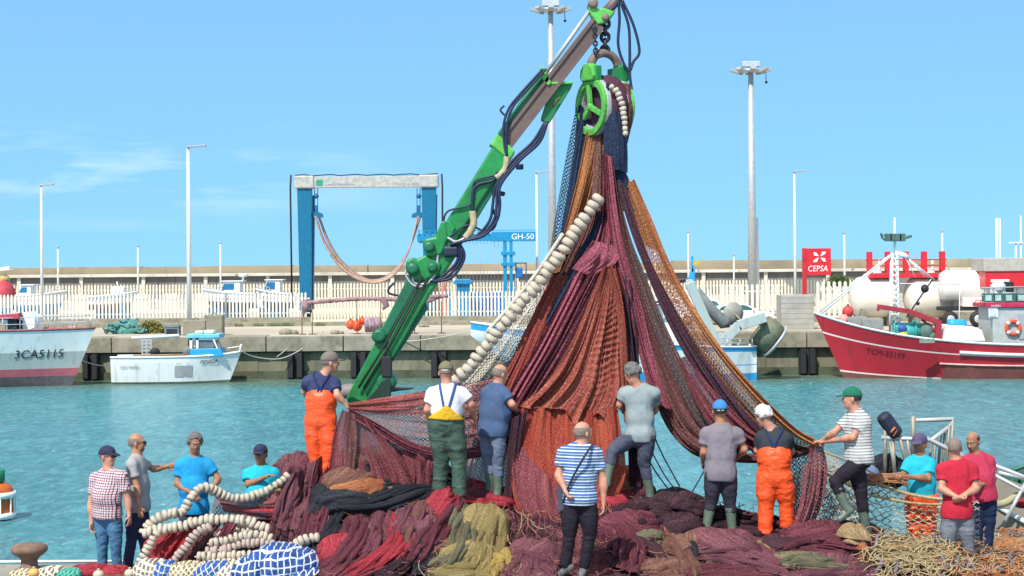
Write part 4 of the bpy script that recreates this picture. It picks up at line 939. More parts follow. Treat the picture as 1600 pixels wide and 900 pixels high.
cplate([(541, 622), (548, 640), (600, 640), (603, 600), (611, 560), (613, 530), (598, 512), (590, 517), (586, 535)], .34, M_green, 'base_bracket')
cplate([(572, 625), (606, 640), (612, 602), (607, 590), (596, 596), (585, 612)], .20, M('recess_shade_black', (.01, .03, .02), .7), 'recess_shade_plate', -.24)  # raised near-black plate, the hollow's shade put into its colour
MB().rbox(pc(596, 590, -.3), pc(613, 556, -.18)).build('joint_box', M_dark, crane, .02)
MB().lathe([(.1, -.28), (.13, -.26), (.13, .26), (.1, .28)], pc(605, 596), 16, 'Y').build('pivot_pin', M_dgreen, crane)
MB().lathe([(.05, -.25), (.1, -.24), (.1, .24), (.05, .25)], pc(594, 524), 16, 'Y').build('pivot_pin', M_dgreen, crane)
MB().tube([pc(597, 598, -.2), pc(586, 632, -.2)], .05, 10).build('lift_rod', M('rod_chrome', (.45, .45, .40), .3, .6), crane)
# grey outrigger wedge
MB().lathe([(.01, 0), (.03, .25), (.07, .5), (.10, .75), (.105, .95), (.09, 1.05)], pc(646, 607, .3), 18, 'X', Matrix.Rotation(R(180), 3, 'Z') @ Matrix.Rotation(R(2), 3, 'Y')).build('counterweight', M('weight_grey', (.20, .18, .17), .6, var=.2), crane)
# first boom
cplate([(596, 530), (613, 562), (671, 461), (712, 400), (706, 378), (690, 372), (655, 424)], .36, M_green, 'lower_boom', 0, .03)
cplate([(597, 512), (598, 522), (606, 526), (664, 424), (645, 418)], .40, M_dgreen, 'lower_boom_side', 0, .02)
MB().tube([pc(560, 606, -.24), pc(596, 548, -.24), pc(660, 432, -.22)], .018, 6).tube([pc(568, 607, -.24), pc(601, 552, -.24), pc(668, 436, -.22)], .018, 6).build('pipe', M_dark, crane)
cplate([(603, 560), (613, 566), (668, 482), (664, 470)], .30, M_dgreen, 'boom_underside_shade', .05, .01)  # darker green puts the shade under the boom into the colour
# knuckle
cplate([(634, 424), (634, 408), (643, 402), (652, 405), (664, 398), (672, 402), (690, 412), (685, 430), (664, 438), (648, 440)], .44, M_green, 'knuckle', 0, .03)
cplate([(660, 380), (664, 373), (680, 370), (690, 345), (697, 345), (700, 372), (690, 398), (668, 402)], .46, M_green, 'knuckle_link', 0, .03)
MB().rbox(pc(692, 402, -.25), pc(718, 384, .2)).build('cylinder_block', M('block_black_blue', (.012, .02, .04), .5), crane, .04)
MB().lathe([(.03, -.3), (.09, -.29), (.09, .29), (.03, .3)], pc(646, 420), 14, 'Y').lathe([(.03, -.3), (.08, -.29), (.08, .29), (.03, .3)], pc(672, 386), 14, 'Y').lathe([(.03, -.3), (.07, -.29), (.07, .29), (.03, .3)], pc(677, 418), 14, 'Y').build('pin', M_dgreen, crane)
# second boom
cplate([(668, 378), (690, 357), (739, 278), (768, 231), (776, 217), (800, 240), (790, 260), (764, 296), (739, 334), (716, 371), (702, 394), (680, 395)], .34, M_green, 'second_boom', 0, .03)
cplate([(766, 226), (777, 208), (805, 236), (796, 251)], .38, M_lime, 'boom_collar', 0, .02)
cplate([(694, 398), (714, 392), (790, 268), (782, 262)], .36, M_dgreen, 'boom_underside_shade', .06, .01)  # lower side of the second boom, its shade painted in darker green
cplate([(697, 344), (704, 346), (712, 356), (702, 374), (694, 372)], .42, M_green, 'boom_bracket', 0, .015)
# telescopic box
g = MB(); g.bar(pc(785, 229), pc(934, 37), .215, .24, (0, -1, 0)); g.build('telescopic_box', M_ram, crane, .02)
g = MB(); g.bar(pc(780, 221, -.13), pc(928, 30, -.13), .045, .04, (0, -1, 0)); g.bar(pc(792, 237, -.13), pc(941, 43, -.13), .045, .05, (0, -1, 0)); g.build('box_rib', M_ram, crane)
# rams
MB().tube([pc(771, 233, -.05), pc(850, 118, -.05)], .075, 16).build('hydraulic_cylinder', M_dgreen, crane)
MB().tube([pc(850, 118, -.05), pc(921, 17, -.05)], .028, 12).build('piston_rod', M_galv, crane)
cplate([(843, 106), (850, 104), (856, 116), (862, 130), (856, 134), (848, 124)], .30, M_lime, 'ram_bracket')
cplate([(863, 127), (894, 130), (893, 136), (860, 190), (856, 192), (845, 188), (846, 182)], .16, M_green, 'under_plate', .02)
cplate([(862, 128), (896, 127), (895, 131), (862, 132)], .3, M_lime, 'plate_cap', .02)
g = MB(); g.tube([pc(866, 165, -.12), pc(870, 156, -.12), pc(876, 152, -.12)], .012, 6); g.build('plate_wire', M_rust, crane)
# boom head
cplate([(919, 12), (925, 3), (931, 6), (934, 14), (944, 12), (960, 18), (957, 24), (944, 36), (934, 38), (924, 24)], .30, M_lime, 'boom_head', 0, .02)
cplate([(940, 16), (962, 14), (960, 20), (944, 38)], .2, M_rock, 'head_lug')
MB().tube([pc(938, 28), pc(975, -12)], .07, 12).build('jib_rod', M_ram, crane)
MB().lathe([(.02, -.2), (.07, -.19), (.07, .19), (.02, .2)], pc(926, 8), 14, 'Y').lathe([(.02, -.2), (.05, -.19), (.05, .19), (.02, .2)], pc(945, 30), 14, 'Y').build('head_pin', M_rock, crane)
# under brackets for hoses
cplate([(806, 256), (818, 256), (818, 264), (806, 264)], .2, M_hose, 'hose_clamp'); cplate([(776, 297), (790, 300), (788, 306), (776, 305)], .2, M_hose, 'hose_clamp')
def hose(pts, r=.022, mat=None, dy=-.2, name='hose', n=40):
    MB().tube(spline([pc(x, y, dy+(z[0] if z else 0)) for x, y, *z in pts], n), r, 8).build(name, mat or M_hose, crane)
for o_ in (0, 6, 11):
    hose([(852+o_*.3, 190), (832+o_, 222), (800+o_, 252), (775+o_*.6, 290), (770+o_, 320), (765+o_, 345), (745+o_, 368), (720+o_, 377-o_*.2), (703, 382)], .02+.002*(o_ % 2), dy=-.22-.03*(o_ > 5))
for o_ in (0, 5, 10): hose([(716, 378), (717+o_*.8, 395), (712+o_, 412), (695+o_, 428+o_*.6), (672+o_*.7, 440)], .021)
for o_ in (0, 5): hose([(848+o_, 108), (810+o_, 150), (795+o_, 170), (787+o_, 195), (788+o_*.6, 225), (792, 245)], .018)
hose([(795, 170), (790, 180), (782, 172), (788, 165)], .014)
hose([(738, 330), (739, 300), (748, 288), (770, 282), (778, 268)], .02); hose([(674, 385), (682, 372), (700, 372), (712, 378), (727, 372)], .02, M_galv)
hose([(692, 350), (700, 330), (737, 318), (741, 285), (765, 276), (782, 272)], .014)
hose([(738, 330), (740, 348), (735, 362), (727, 372)], .05, M_wrap, name='wrapped_hose'); hose([(792, 245), (790, 262), (783, 272), (775, 278)], .045, M_wrap, name='wrapped_hose')
hose([(652, 430), (645, 436), (650, 443), (668, 442), (682, 425), (684, 400), (690, 380)], .017, M_galv); hose([(640, 410), (634, 428), (645, 445), (660, 448)], .016, M_galv); hose([(616, 442), (608, 450), (608, 458), (622, 462)], .016)
hose([(702, 370), (730, 352), (760, 362), (775, 350), (770, 325)], .015)
# hoses feeding the block
for pts in ([(966, 0), (968, 30), (966, 70), (975, 100), (984, 112)], [(970, 4), (982, 40), (984, 80), (984, 115), (987, 140)], [(972, 0), (990, 40), (999, 80), (990, 96), (985, 110)], [(968, -2), (960, 10), (945, 22)]):
    hose(pts, .02, dy=-.1)
# chains
def chain(a, b, n, r, w, name):
    a, b = Vector(a), Vector(b); d = (b-a)/n
    for i in range(n):
        c = a+d*(i+.5); ang = (i % 2)*math.pi/2; m = MB(); pts = []
        for k in range(13):
            t = 2*math.pi*k/12; pts.append(c+Vector((math.cos(t)*w*math.cos(ang), math.cos(t)*w*math.sin(ang), 0))+d.normalized()*math.sin(t)*d.length*.68)
        m.tube(pts, r, 6, False); m.build(name, M_chain, crane)
chain(pc(929, 42, -.15), pc(931, 88, -.15), 8, .012, .028, 'chain_link')
chain(pc(946, 32), pc(945, 84), 5, .026, .055, 'heavy_chain_link')
# ---------------------------------------------------------------- power block
blk = thing('power_block', pc(945, 165), 'green net hauling block with spoked wheel hung from the crane tip', 'power block')
C_ = pc(945, 168); ax = Vector((-.88, -.475, 0)); bx_ = Vector((.475, -.88, 0)); zz_ = Vector((0, 0, 1))
RB = Matrix((ax, bx_, zz_)).transposed()      # local x -> axis
def bl(x, y, z): return C_+ax*x+bx_*y+zz_*z
def ring(x0, x1, r0, r1, n=36):
    vs = []
    for k in range(n):
        c, s_ = math.cos(2*math.pi*k/n), math.sin(2*math.pi*k/n)
        for x, r in ((x0, r0), (x1, r0), (x1, r1), (x0, r1)): vs.append(bl(x, c*r, s_*r))
    fs = []
    for k in range(n):
        a, b = k*4, ((k+1) % n)*4
        for j in range(4): fs.append((a+j, b+j, b+(j+1) % 4, a+(j+1) % 4))
    return vs, fs
for sg in (1, -1):
    v, f = ring(.20*sg, .25*sg, .31, .40); MB().add(v, f).build('wheel_rim', M_lime, blk, .008)
    v, f = ring(.13*sg, .20*sg, .28, .405); MB().add(v, f).build('rim_edge', M_galv, blk, .008)
    m = MB()
    for k in range(3):
        a = R(90+120*k+8); d0, d1 = (math.cos(a)*.05, math.sin(a)*.05), (math.cos(a)*.31, math.sin(a)*.31)
        m = MB(); m.bar(bl(.235*sg, d0[0], d0[1]), bl(.235*sg, d1[0], d1[1]), .07, .05, ax); m.build('spoke', M_lime, blk, .006)
    MB().lathe([(.04, .2*sg), (.055, .21*sg), (.055, .26*sg), (.03, .28*sg)], C_, 16, 'X', RB).build('hub', M_lime, blk)
MB().lathe([(.30, -.12), (.34, -.1), (.24, 0), (.34, .1), (.30, .12)], C_, 28, 'X', RB).build('sheave', M('sheave_dark', (.05, .05, .07), .6), blk)
for sg in (1, -1):
    m = MB(); q_ = [(-.15, .36), (-.18, .42), (-.16, .52), (-.06, .60), (.06, .60), (.16, .52), (.18, .42), (.15, .36)]
    m.prism([bl(.19*sg if sg > 0 else -.30, y, z) for y, z in q_], ax*.11); m.build('cheek', M_green if sg < 0 else M_lime, blk, .015)
    m = MB(); m.prism([bl(.16*sg if sg > 0 else -.25, y*1.12, z) for y, z in [(-.17, .34), (-.17, .56), (.17, .56), (.17, .34)]], ax*.09); m.build('cheek_plate', M_green, blk, .01)
m = MB(); pts = []
for k in range(13):
    a = math.pi*k/12; pts.append(bl(.22*math.cos(a), 0, .56+.20*math.sin(a)))
m.tube(pts, .06, 12); m.build('yoke', M_rock, blk)
MB().rbox(bl(-.33, 0, -.0)-Vector((.04, .04, .05)), bl(-.33, 0, 0)+Vector((.10, .1, .14))).tube([bl(-.3, 0, .04), bl(-.42, 0, .04)], .06, 10).build('hydraulic_motor', M_rock, blk, .01)

# ================================================================ NETS
def net_mat(name, c1, c2, c3=None, dens=1.0, mesh=0.0, lines=.22, streak=14, spk=55, streakmix=.6, fleck=.7):
    """c1/c2 twine colours in streaks along the hang, c3 flecks; dens<1 lets light through between twines; mesh = twine pitch in metres"""
    if name in MATS: return MATS[name]
    m, n, b = nodes_of(name)
    uv = n.nodes.new('ShaderNodeUVMap').outputs[0]
    def mp(sc, rot=0):
        x = n.nodes.new('ShaderNodeMapping'); x.inputs['Scale'].default_value = sc; x.inputs['Rotation'].default_value = (0, 0, rot); n.links.new(uv, x.inputs[0]); return x.outputs[0]
    st = noise(n, mp((streak, .55, 1)), 1.0, 5, .65, .3)
    st2 = noise(n, mp((streak*5.5, 1.2, 1)), 1.0, 5, .75)
    fl = noise(n, mp((spk, spk*.7, 1)), 1.0, 2, .7)
    col = mixrgb(n, c1, c2, ramp(n, st, .38, .62))
    col = mixrgb(n, col, [c*.35 for c in c1], ramp(n, st2, .52, .34, 0, streakmix))
    col = mixrgb(n, col, c3 or [min(1, c*2.0) for c in c2], ramp(n, fl, .54, .70, 0, fleck))
    col = mixrgb(n, col, [c*.3 for c in c1], ramp(n, fl, .46, .30, 0, .6))
    n.links.new(col, b.inputs['Base Color']); b.inputs['Roughness'].default_value = .85; b.inputs['Specular IOR Level'].default_value = .15
    b.inputs['Sheen Weight'].default_value = .0
    bump(n, b, mathn(n, 'ADD', mathn(n, 'MULTIPLY', st2, .7), mathn(n, 'MULTIPLY', fl, .4)), .8, .03)
    if dens < 1 or mesh:
        alpha = None
        base = ramp(n, mathn(n, 'ADD', mathn(n, 'MULTIPLY', st, .75), mathn(n, 'MULTIPLY', st2, .45)), .60+.0*dens-(dens-.5)*.5, .72-(dens-.5)*.5, 0, 1)
        if mesh:
            sp = n.nodes.new('ShaderNodeSeparateXYZ'); n.links.new(mp((1/mesh, .6/mesh, 1)), sp.inputs[0])
            wob = mathn(n, 'MULTIPLY', noise(n, mp((3, 2, 1)), 1.0, 3), 3.0)
            l = []
            for sg in (1, -1):
                q = mathn(n, 'MULTIPLY_ADD', sp.outputs[1], sg*1.0, sp.outputs[0]); q = mathn(n, 'ADD', q, wob)
                fr = mathn(n, 'ABSOLUTE', mathn(n, 'SUBTRACT', mathn(n, 'FRACT', q), .5)); l.append(mathn(n, 'LESS_THAN', fr, lines/2))
            ln = mathn(n, 'MAXIMUM', l[0], l[1]); alpha = mathn(n, 'MAXIMUM', ln, mathn(n, 'MULTIPLY', base, dens))
        else:
            alpha = mathn(n, 'MAXIMUM', base, mathn(n, 'GREATER_THAN', fl, 1-dens*.8))
        n.links.new(alpha, b.inputs['Alpha'])
    MATS[name] = m; return m
N_navy = net_mat('net_navy', (.012, .022, .05), (.03, .05, .10), (.09, .12, .17))
N_navys = net_mat('net_navy_sheer', (.012, .03, .05), (.04, .09, .12), (.12, .18, .20), .55, .034, .42)
N_maroon = net_mat('net_maroon', (.10, .022, .035), (.20, .05, .07), (.40, .17, .19))
N_brown = net_mat('net_brown_maroon', (.10, .035, .035), (.17, .07, .065), (.34, .20, .18))
N_pink = net_mat('net_rose', (.22, .045, .075), (.34, .09, .12), (.55, .26, .28))
N_red = net_mat('net_speckled_red', (.22, .03, .035), (.30, .07, .045), (.45, .25, .14))
N_salm = net_mat('net_salmon', (.22, .040, .030), (.34, .095, .06), (.52, .28, .22), streak=12, streakmix=.75)
N_salms = net_mat('net_salmon_sheer', (.24, .030, .022), (.36, .075, .04), (.52, .20, .13), .78, .026, .52, streak=6, streakmix=.75, fleck=.4)
N_purp = net_mat('net_purple', (.055, .022, .04), (.11, .05, .07), (.26, .17, .18))
N_gry = net_mat('net_grey_maroon', (.09, .07, .07), (.17, .07, .07), (.34, .30, .26))
N_or = net_mat('net_orange_brown', (.36, .14, .05), (.26, .09, .045), (.58, .33, .18))
N_ors = net_mat('net_orange_sheer', (.40, .16, .06), (.28, .10, .05), (.58, .36, .20), .6, .034, .42)
N_ors2 = net_mat('net_orange_sparse', (.36, .16, .08), (.20, .08, .05), (.55, .40, .28), .45,.05,.3)
N_wh = net_mat('net_white_sheer', (.46, .42, .36), (.55, .50, .42), (.7, .66, .58), .28, .036, .38)
N_mars = net_mat('net_maroon_sheer', (.16, .035, .05), (.26, .07, .08), (.45, .22, .2), .74, .028, .45)
N_mars2 = net_mat('net_maroon_sparse', (.20, .06, .07), (.30, .10, .10), (.55, .35, .3), .5, .036, .36)
N_dk = net_mat('net_dark_plum', (.035, .014, .022), (.08, .03, .04), (.16, .08, .09))
hn = thing('hanging_net', pc(945, 215), 'huge maroon and orange purse seine net hanging from the block in a tall cone', 'fishing net')
PSEED = [0]
def panel(name, left, right, mat, folds=9, amp=.05, nu=100, nv=110, ripple=None, parent=None, grow=1.0, thick=0, bow=.06, ragged=0):
    PSEED[0] += 1; sd_ = PSEED[0]*3.7
    Lp = np.array(spline([P(*p) for p in left], nv+1)); Rp = np.array(spline([P(*p) for p in right], nv+1))
    u = np.linspace(0, 1, nu+1)[None, :]; v = np.linspace(0, 1, nv+1)[:, None]
    X = Lp[:, None, :]*(1-u[..., None])+Rp[:, None, :]*u[..., None]
    w = np.linalg.norm(Rp-Lp, axis=1)[:, None]
    seg = np.concatenate([[0], np.cumsum(np.linalg.norm(np.diff(Lp, axis=0), axis=1))])[:, None]
    wn_ = w/max(w.max(), 1e-6)
    U = u+0*v; V_ = v+0*u
    folds = folds*1.35; f = vnoise(U*folds+.5*vnoise(U*2+sd_, V_*1.5, sd_), V_*1.3, sd_)+.5*vnoise(U*folds*2.6, V_*2.1+sd_, sd_+9)+.32*vnoise(U*folds*6, V_*3, sd_+5)
    a = amp*(.35+.65*wn_**grow)
    off = a*f*1.0+bow*wn_*np.sin(np.pi*U)*np.clip(V_*3, 0, 1)
    if ripple:
        u0, v0, su, sv, fr, ra = ripple
        g = np.exp(-((U-u0)/su)**2-((V_-v0)/sv)**2); off = off+ra*g*np.sin((V_*fr+U*fr*.13+.5*vnoise(U*5, V_*6, 2))*6.283)
    X[..., 1] -= off
    X[..., 0] += .35*a*vnoise(U*folds*1.3, V_*2.2, sd_+40)
    if ragged:
        X[..., 2] += ragged*vnoise(U*9, V_*0, sd_)*V_**6
    verts = X.reshape(-1, 3)
    uv = np.stack([(U*max(w.mean(), w.max()*.6)), seg+0*u], -1).reshape(-1, 2)
    i = np.arange(nv)[:, None]*(nu+1)+np.arange(nu)[None, :]
    faces = np.stack([i, i+nu+1, i+nu+2, i+1], -1).reshape(-1, 4)
    return finish(name, verts, faces, mat, parent or hn, True, None, uv)
d0 = 23.8
def dd(pts, da, db=None):
    db = da if db is None else db; n = len(pts)
    return [(p[0], p[1], da+(db-da)*i/(n-1)) for i, p in enumerate(pts)]
panel('net_fold', dd([(905, 150), (887, 230), (868, 330), (856, 410), (848, 470), (830, 520)], 24.0), dd([(915, 170), (900, 250), (888, 330), (874, 400), (864, 470), (850, 520)], 24.0), N_navys, 4, .05, 24)
panel('net_fold', dd([(909, 165), (896, 230), (884, 310), (872, 380), (866, 430)], 23.85), dd([(925, 205), (914, 300), (896, 370), (880, 420), (872, 450)], 23.85), N_navy, 4, .05, 30)
panel('net_fold', dd([(916, 205), (906, 260), (890, 330), (872, 400), (862, 430)], 23.7), dd([(940, 215), (930, 270), (914, 330), (896, 380), (882, 420)], 23.7), N_or, 5, .04, 40)
panel('net_fold', dd([(930, 210), (915, 290), (890, 370), (852, 450), (818, 520), (772, 620), (745, 700)], 23.8, 23.6), dd([(950, 215), (945, 300), (938, 350), (905, 430), (880, 520), (850, 620), (830, 700)], 23.7, 23.5), N_brown, 12, .06)
panel('net_fold', dd([(862, 430), (838, 480), (805, 550), (770, 620), (750, 690)], 23.55), dd([(895, 430), (872, 500), (845, 580), (815, 650), (800, 690)], 23.5), N_red, 9, .05)
panel('net_fold', dd([(936, 335), (905, 395), (880, 445), (850, 505)], 23.5), dd([(946, 340), (930, 395), (900, 450), (862, 510)], 23.5), N_navy, 4, .04, 24)
panel('net_fold', dd([(941, 245), (938, 330), (920, 385), (888, 450), (840, 540), (790, 625), (762, 700)], 23.6, 23.3), dd([(955, 270), (962, 370), (958, 425), (944, 470), (905, 560), (862, 650), (840, 710)], 23.45, 23.1), N_pink, 11, .09)
panel('net_fold', dd([(935, 400), (905, 455), (870, 520), (835, 580), (800, 640), (785, 700)], 23.2, 23.0), dd([(950, 425), (925, 480), (890, 560), (850, 620), (815, 680), (800, 720)], 23.2, 22.95), N_maroon, 8, .08)
panel('net_gather', dd([(925, 375), (905, 405), (895, 420)], 23.25), dd([(962, 385), (962, 410), (925, 432)], 23.2), N_pink, 5, .06, 30, 40)
panel('net_fold', dd([(944, 415), (928, 455), (900, 520), (866, 580), (816, 636), (812, 648)], 23.15, 22.9), dd([(962, 412), (974, 470), (980, 560), (986, 605), (974, 640), (968, 652)], 23.2, 22.92), N_salm, 12, .07, 110, 170, ripple=(.66, .50, .20, .24, 24, .018), ragged=.16)
panel('net_fold', dd([(956, 400), (968, 450), (974, 540), (980, 640), (985, 760)], 23.3, 23.0), dd([(968, 400), (990, 455), (996, 540), (1002, 640), (1006, 760)], 23.4, 23.1), N_dk, 5, .06, 30)
panel('net_fold', dd([(950, 420), (962, 470), (968, 540), (972, 620), (976, 660)], 23.05), dd([(960, 420), (974, 470), (982, 540), (986, 620), (990, 660)], 23.05), N_salm, 4, .05, 24)
panel('net_fold', dd([(942, 240), (950, 330), (964, 420), (990, 500), (1010, 580), (1036, 660), (1075, 706), (1120, 722)], 23.5, 23.2), dd([(957, 245), (970, 330), (990, 420), (1016, 500), (1048, 580), (1085, 650), (1130, 700), (1160, 716)], 23.4, 23.0), N_brown, 9, .07)
panel('net_fold', dd([(944, 240), (948, 330), (958, 400), (978, 470), (1000, 560), (1020, 630)], 23.35, 23.1), dd([(955, 245), (966, 330), (982, 410), (1003, 480), (1022, 560), (1048, 640)], 23.35, 23.1), N_pink, 6, .06)
panel('net_fold', dd([(957, 300), (972, 370), (992, 430), (1018, 510), (1048, 590), (1088, 660), (1140, 712)], 23.4, 23.1), dd([(966, 300), (985, 370), (1008, 430), (1040, 510), (1080, 590), (1130, 660), (1170, 715)], 23.4, 23.05), N_gry, 6, .06)
panel('net_fold', dd([(960, 280), (985, 360), (1008, 420), (1042, 500), (1085, 580), (1135, 655), (1180, 715)], 23.4, 23.0), dd([(978, 290), (1003, 372), (1030, 435), (1080, 520), (1140, 600), (1205, 675), (1268, 702)], 23.5, 22.6), N_purp, 12, .08)
panel('net_fold', dd([(1062, 560), (1082, 620), (1110, 665), (1160, 705)], 23.1, 22.95), dd([(1072, 556), (1125, 620), (1180, 672), (1240, 700)], 23.1, 22.7), N_mars, 9, .06)
panel('net_fold', dd([(950, 240), (972, 310), (996, 370), (1026, 440), (1070, 520), (1125, 600), (1185, 665), (1245, 700)], 23.7, 22.7), dd([(963, 240), (988, 290), (1012, 350), (1047, 430), (1102, 520), (1168, 602), (1236, 668), (1277, 690)], 23.7, 22.35), N_ors, 7, .06, 80)
panel('net_fold', dd([(950, 240), (966, 290), (984, 340), (1000, 380)], 23.6), dd([(966, 245), (988, 290), (1008, 340), (1030, 395)], 23.65), N_or, 5, .04, 30)
panel('net_edge', dd([(985, 285), (1008, 345), (1040, 425), (1092, 515), (1155, 597), (1225, 668), (1272, 698)], 23.6, 22.35), dd([(990, 280), (1018, 345), (1052, 425), (1106, 515), (1172, 597), (1240, 664), (1277, 686)], 23.6, 22.3), N_or, 4, .07, 30, 140, bow=.1)
# over the block
m = MB(); prof = [(.36, -.14), (.44, -.10), (.455, -.03), (.43, .04), (.45, .10), (.36, .14)]
m.lathe(prof, C_, 40, 'X', RB); o = m.build('net_over_sheave', N_purp, hn)
panel('net_fold', dd([(947, 128), (947, 170), (944, 215), (946, 262)], 23.42), dd([(966, 140), (976, 190), (980, 235), (980, 270)], 23.45), N_navy, 5, .04, 30)
panel('net_fold', dd([(966, 128), (974, 170), (976, 210), (972, 250)], 23.5), dd([(986, 132), (992, 168), (985, 205), (976, 245)], 23.62), N_brown, 5, .04, 30)
panel('net_fold', dd([(905, 160), (900, 200), (898, 240)], 23.95), dd([(930, 190), (930, 215), (930, 250)], 23.9), N_navy, 3, .03, 24, 30)
panel('net_fold', dd([(930, 205), (927, 260), (925, 330)], 23.65), dd([(946, 205), (944, 260), (942, 330)], 23.65), net_mat('net_brown_mesh', (.14, .06, .05), (.20, .10, .08), (.42, .30, .24), .8, .04, .4), 4, .03, 24)
panel('net_fold', dd([(952, 262), (960, 300), (972, 340)], 23.5), dd([(974, 262), (980, 280), (982, 300)], 23.5), N_navy, 3, .03, 20, 30)
# pale sparse netting right of the float line
panel('float_netting', dd([(905, 345), (868, 405), (835, 450), (785, 505), (735, 567), (690, 610), (640, 640)], 23.75), dd([(905, 370), (865, 440), (842, 500), (815, 560), (780, 610), (745, 650), (700, 680)], 23.75), N_wh, 8, .05)
panel('float_netting', dd([(838, 540), (800, 560), (770, 580), (735, 602), (690, 640)], 23.7), dd([(835, 590), (805, 620), (780, 640), (750, 665), (720, 690)], 23.65), net_mat('net_blue_grey_sheer', (.10, .12, .16), (.26, .22, .24), (.5, .5, .5), .42, .034, .36), 7, .05)
# left side: sagging netting from the hand of the man in orange to the middle
panel('net_sag', dd([(545, 633), (600, 624), (660, 612), (720, 600), (775, 588)], 23.0, 23.4), dd([(548, 650), (600, 688), (660, 712), (720, 712), (775, 700)], 22.9, 23.2), N_mars2, 6, .06, 60)
panel('net_sag', dd([(544, 630), (600, 621), (660, 612), (700, 604)], 22.98, 23.3), dd([(545, 642), (600, 648), (650, 648), (700, 640)], 22.95, 23.3), net_mat('net_red_sheer', (.30, .05, .05), (.40, .10, .09), (.5, .3, .25), .7, .03, .45), 5, .05, 40)
panel('net_sag', dd([(545, 636), (590, 660), (640, 690), (690, 702), (740, 700), (775, 690)], 22.88, 23.0), dd([(546, 650), (590, 678), (640, 706), (690, 718), (740, 716), (775, 708)], 22.84, 23.0), N_maroon, 4, .06, 24, 80, bow=.08)
panel('net_curtain', dd([(534, 640), (520, 680), (512, 740), (500, 800)], 22.95), dd([(575, 655), (605, 690), (640, 740), (660, 800)], 22.8), N_mars, 11, .08)
panel('net_curtain', dd([(544, 642), (540, 690), (538, 740), (540, 770)], 22.8), dd([(556, 648), (560, 690), (556, 740), (560, 770)], 22.78), N_brown, 3, .05, 20)
panel('net_curtain', dd([(560, 655), (590, 690), (610, 730), (600, 770)], 22.95), dd([(700, 712), (700, 730), (690, 750), (680, 780)], 22.95), N_mars, 8, .07)
panel('net_curtain', dd([(740, 650), (720, 700), (700, 760), (690, 800)], 23.2), dd([(810, 650), (800, 700), (795, 760), (790, 800)], 23.2), net_mat('net_rose_sheer', (.28, .08, .10), (.45, .22, .24), (.7, .55, .55), .72, .032, .42), 8, .06)
# front red sheet held between two men
panel('net_sheet', dd([(814, 636), (803, 700), (802, 760), (815, 805), (850, 836), (880, 842)], 22.9, 22.2), dd([(968, 636), (976, 700), (975, 750), (950, 800), (915, 832), (890, 842)], 22.95, 22.2), N_salms, 5, .11, 110, 130, bow=.10)
panel('net_sheet', dd([(808, 690), (800, 740), (812, 795), (850, 832), (880, 840)], 22.8, 22.1), dd([(880, 770), (890, 800), (895, 815), (895, 832), (893, 842)], 22.5, 22.1), N_mars, 6, .07, 60, 80, bow=.15)
panel('net_backing', dd([(822, 640), (812, 720), (812, 800)], 23.15), dd([(965, 640), (970, 720), (970, 800)], 23.15), N_maroon, 8, .08)
panel('net_sheet', dd([(798, 655), (793, 710), (789, 760), (784, 800)], 22.75), dd([(824, 640), (816, 700), (812, 760), (814, 800)], 22.75), N_dk, 4, .07, 30)
# hem under the right side and curtain from the far right hand
panel('net_hem', dd([(1035, 650), (1062, 690), (1100, 712), (1150, 722), (1210, 722), (1268, 708)], 23.3, 22.62), dd([(1045, 640), (1078, 675), (1115, 697), (1160, 708), (1215, 708), (1275, 694)], 23.25, 22.6), N_brown, 5, .06, 30)
panel('net_curtain', dd([(1266, 692), (1262, 740), (1254, 780), (1240, 822)], 22.32), dd([(1286, 690), (1292, 730), (1286, 780), (1268, 832)], 22.3), N_mars, 7, .07, 60)
panel('net_curtain', dd([(1225, 708), (1234, 740), (1236, 780), (1226, 820)], 22.85), dd([(1275, 695), (1266, 740), (1258, 780), (1250, 820)], 22.6), N_mars2, 7, .05)
panel('net_curtain', dd([(1240, 740), (1235, 770), (1232, 800), (1230, 830)], 22.9), dd([(1290, 700), (1330, 740), (1345, 790), (1350, 830)], 23.0), N_wh, 6, .05)
for i, pts in enumerate(([(1000, 690), (1020, 730), (1045, 765), (1065, 785)], [(1015, 700), (1040, 745), (1060, 770)], [(1112, 715), (1095, 745), (1078, 775)], [(1008, 640), (1030, 700), (1062, 760)], [(975, 430), (986, 520), (994, 590)], [(982, 430), (992, 510), (998, 580)], [(1240, 560), (1180, 500), (1110, 440)])):
    if i == 6: continue
    MB().tube(spline([P(x, y, 23.1) for x, y in pts], 16), .010, 6).build('net_cord', M_hose if i < 3 else M_chain, hn)
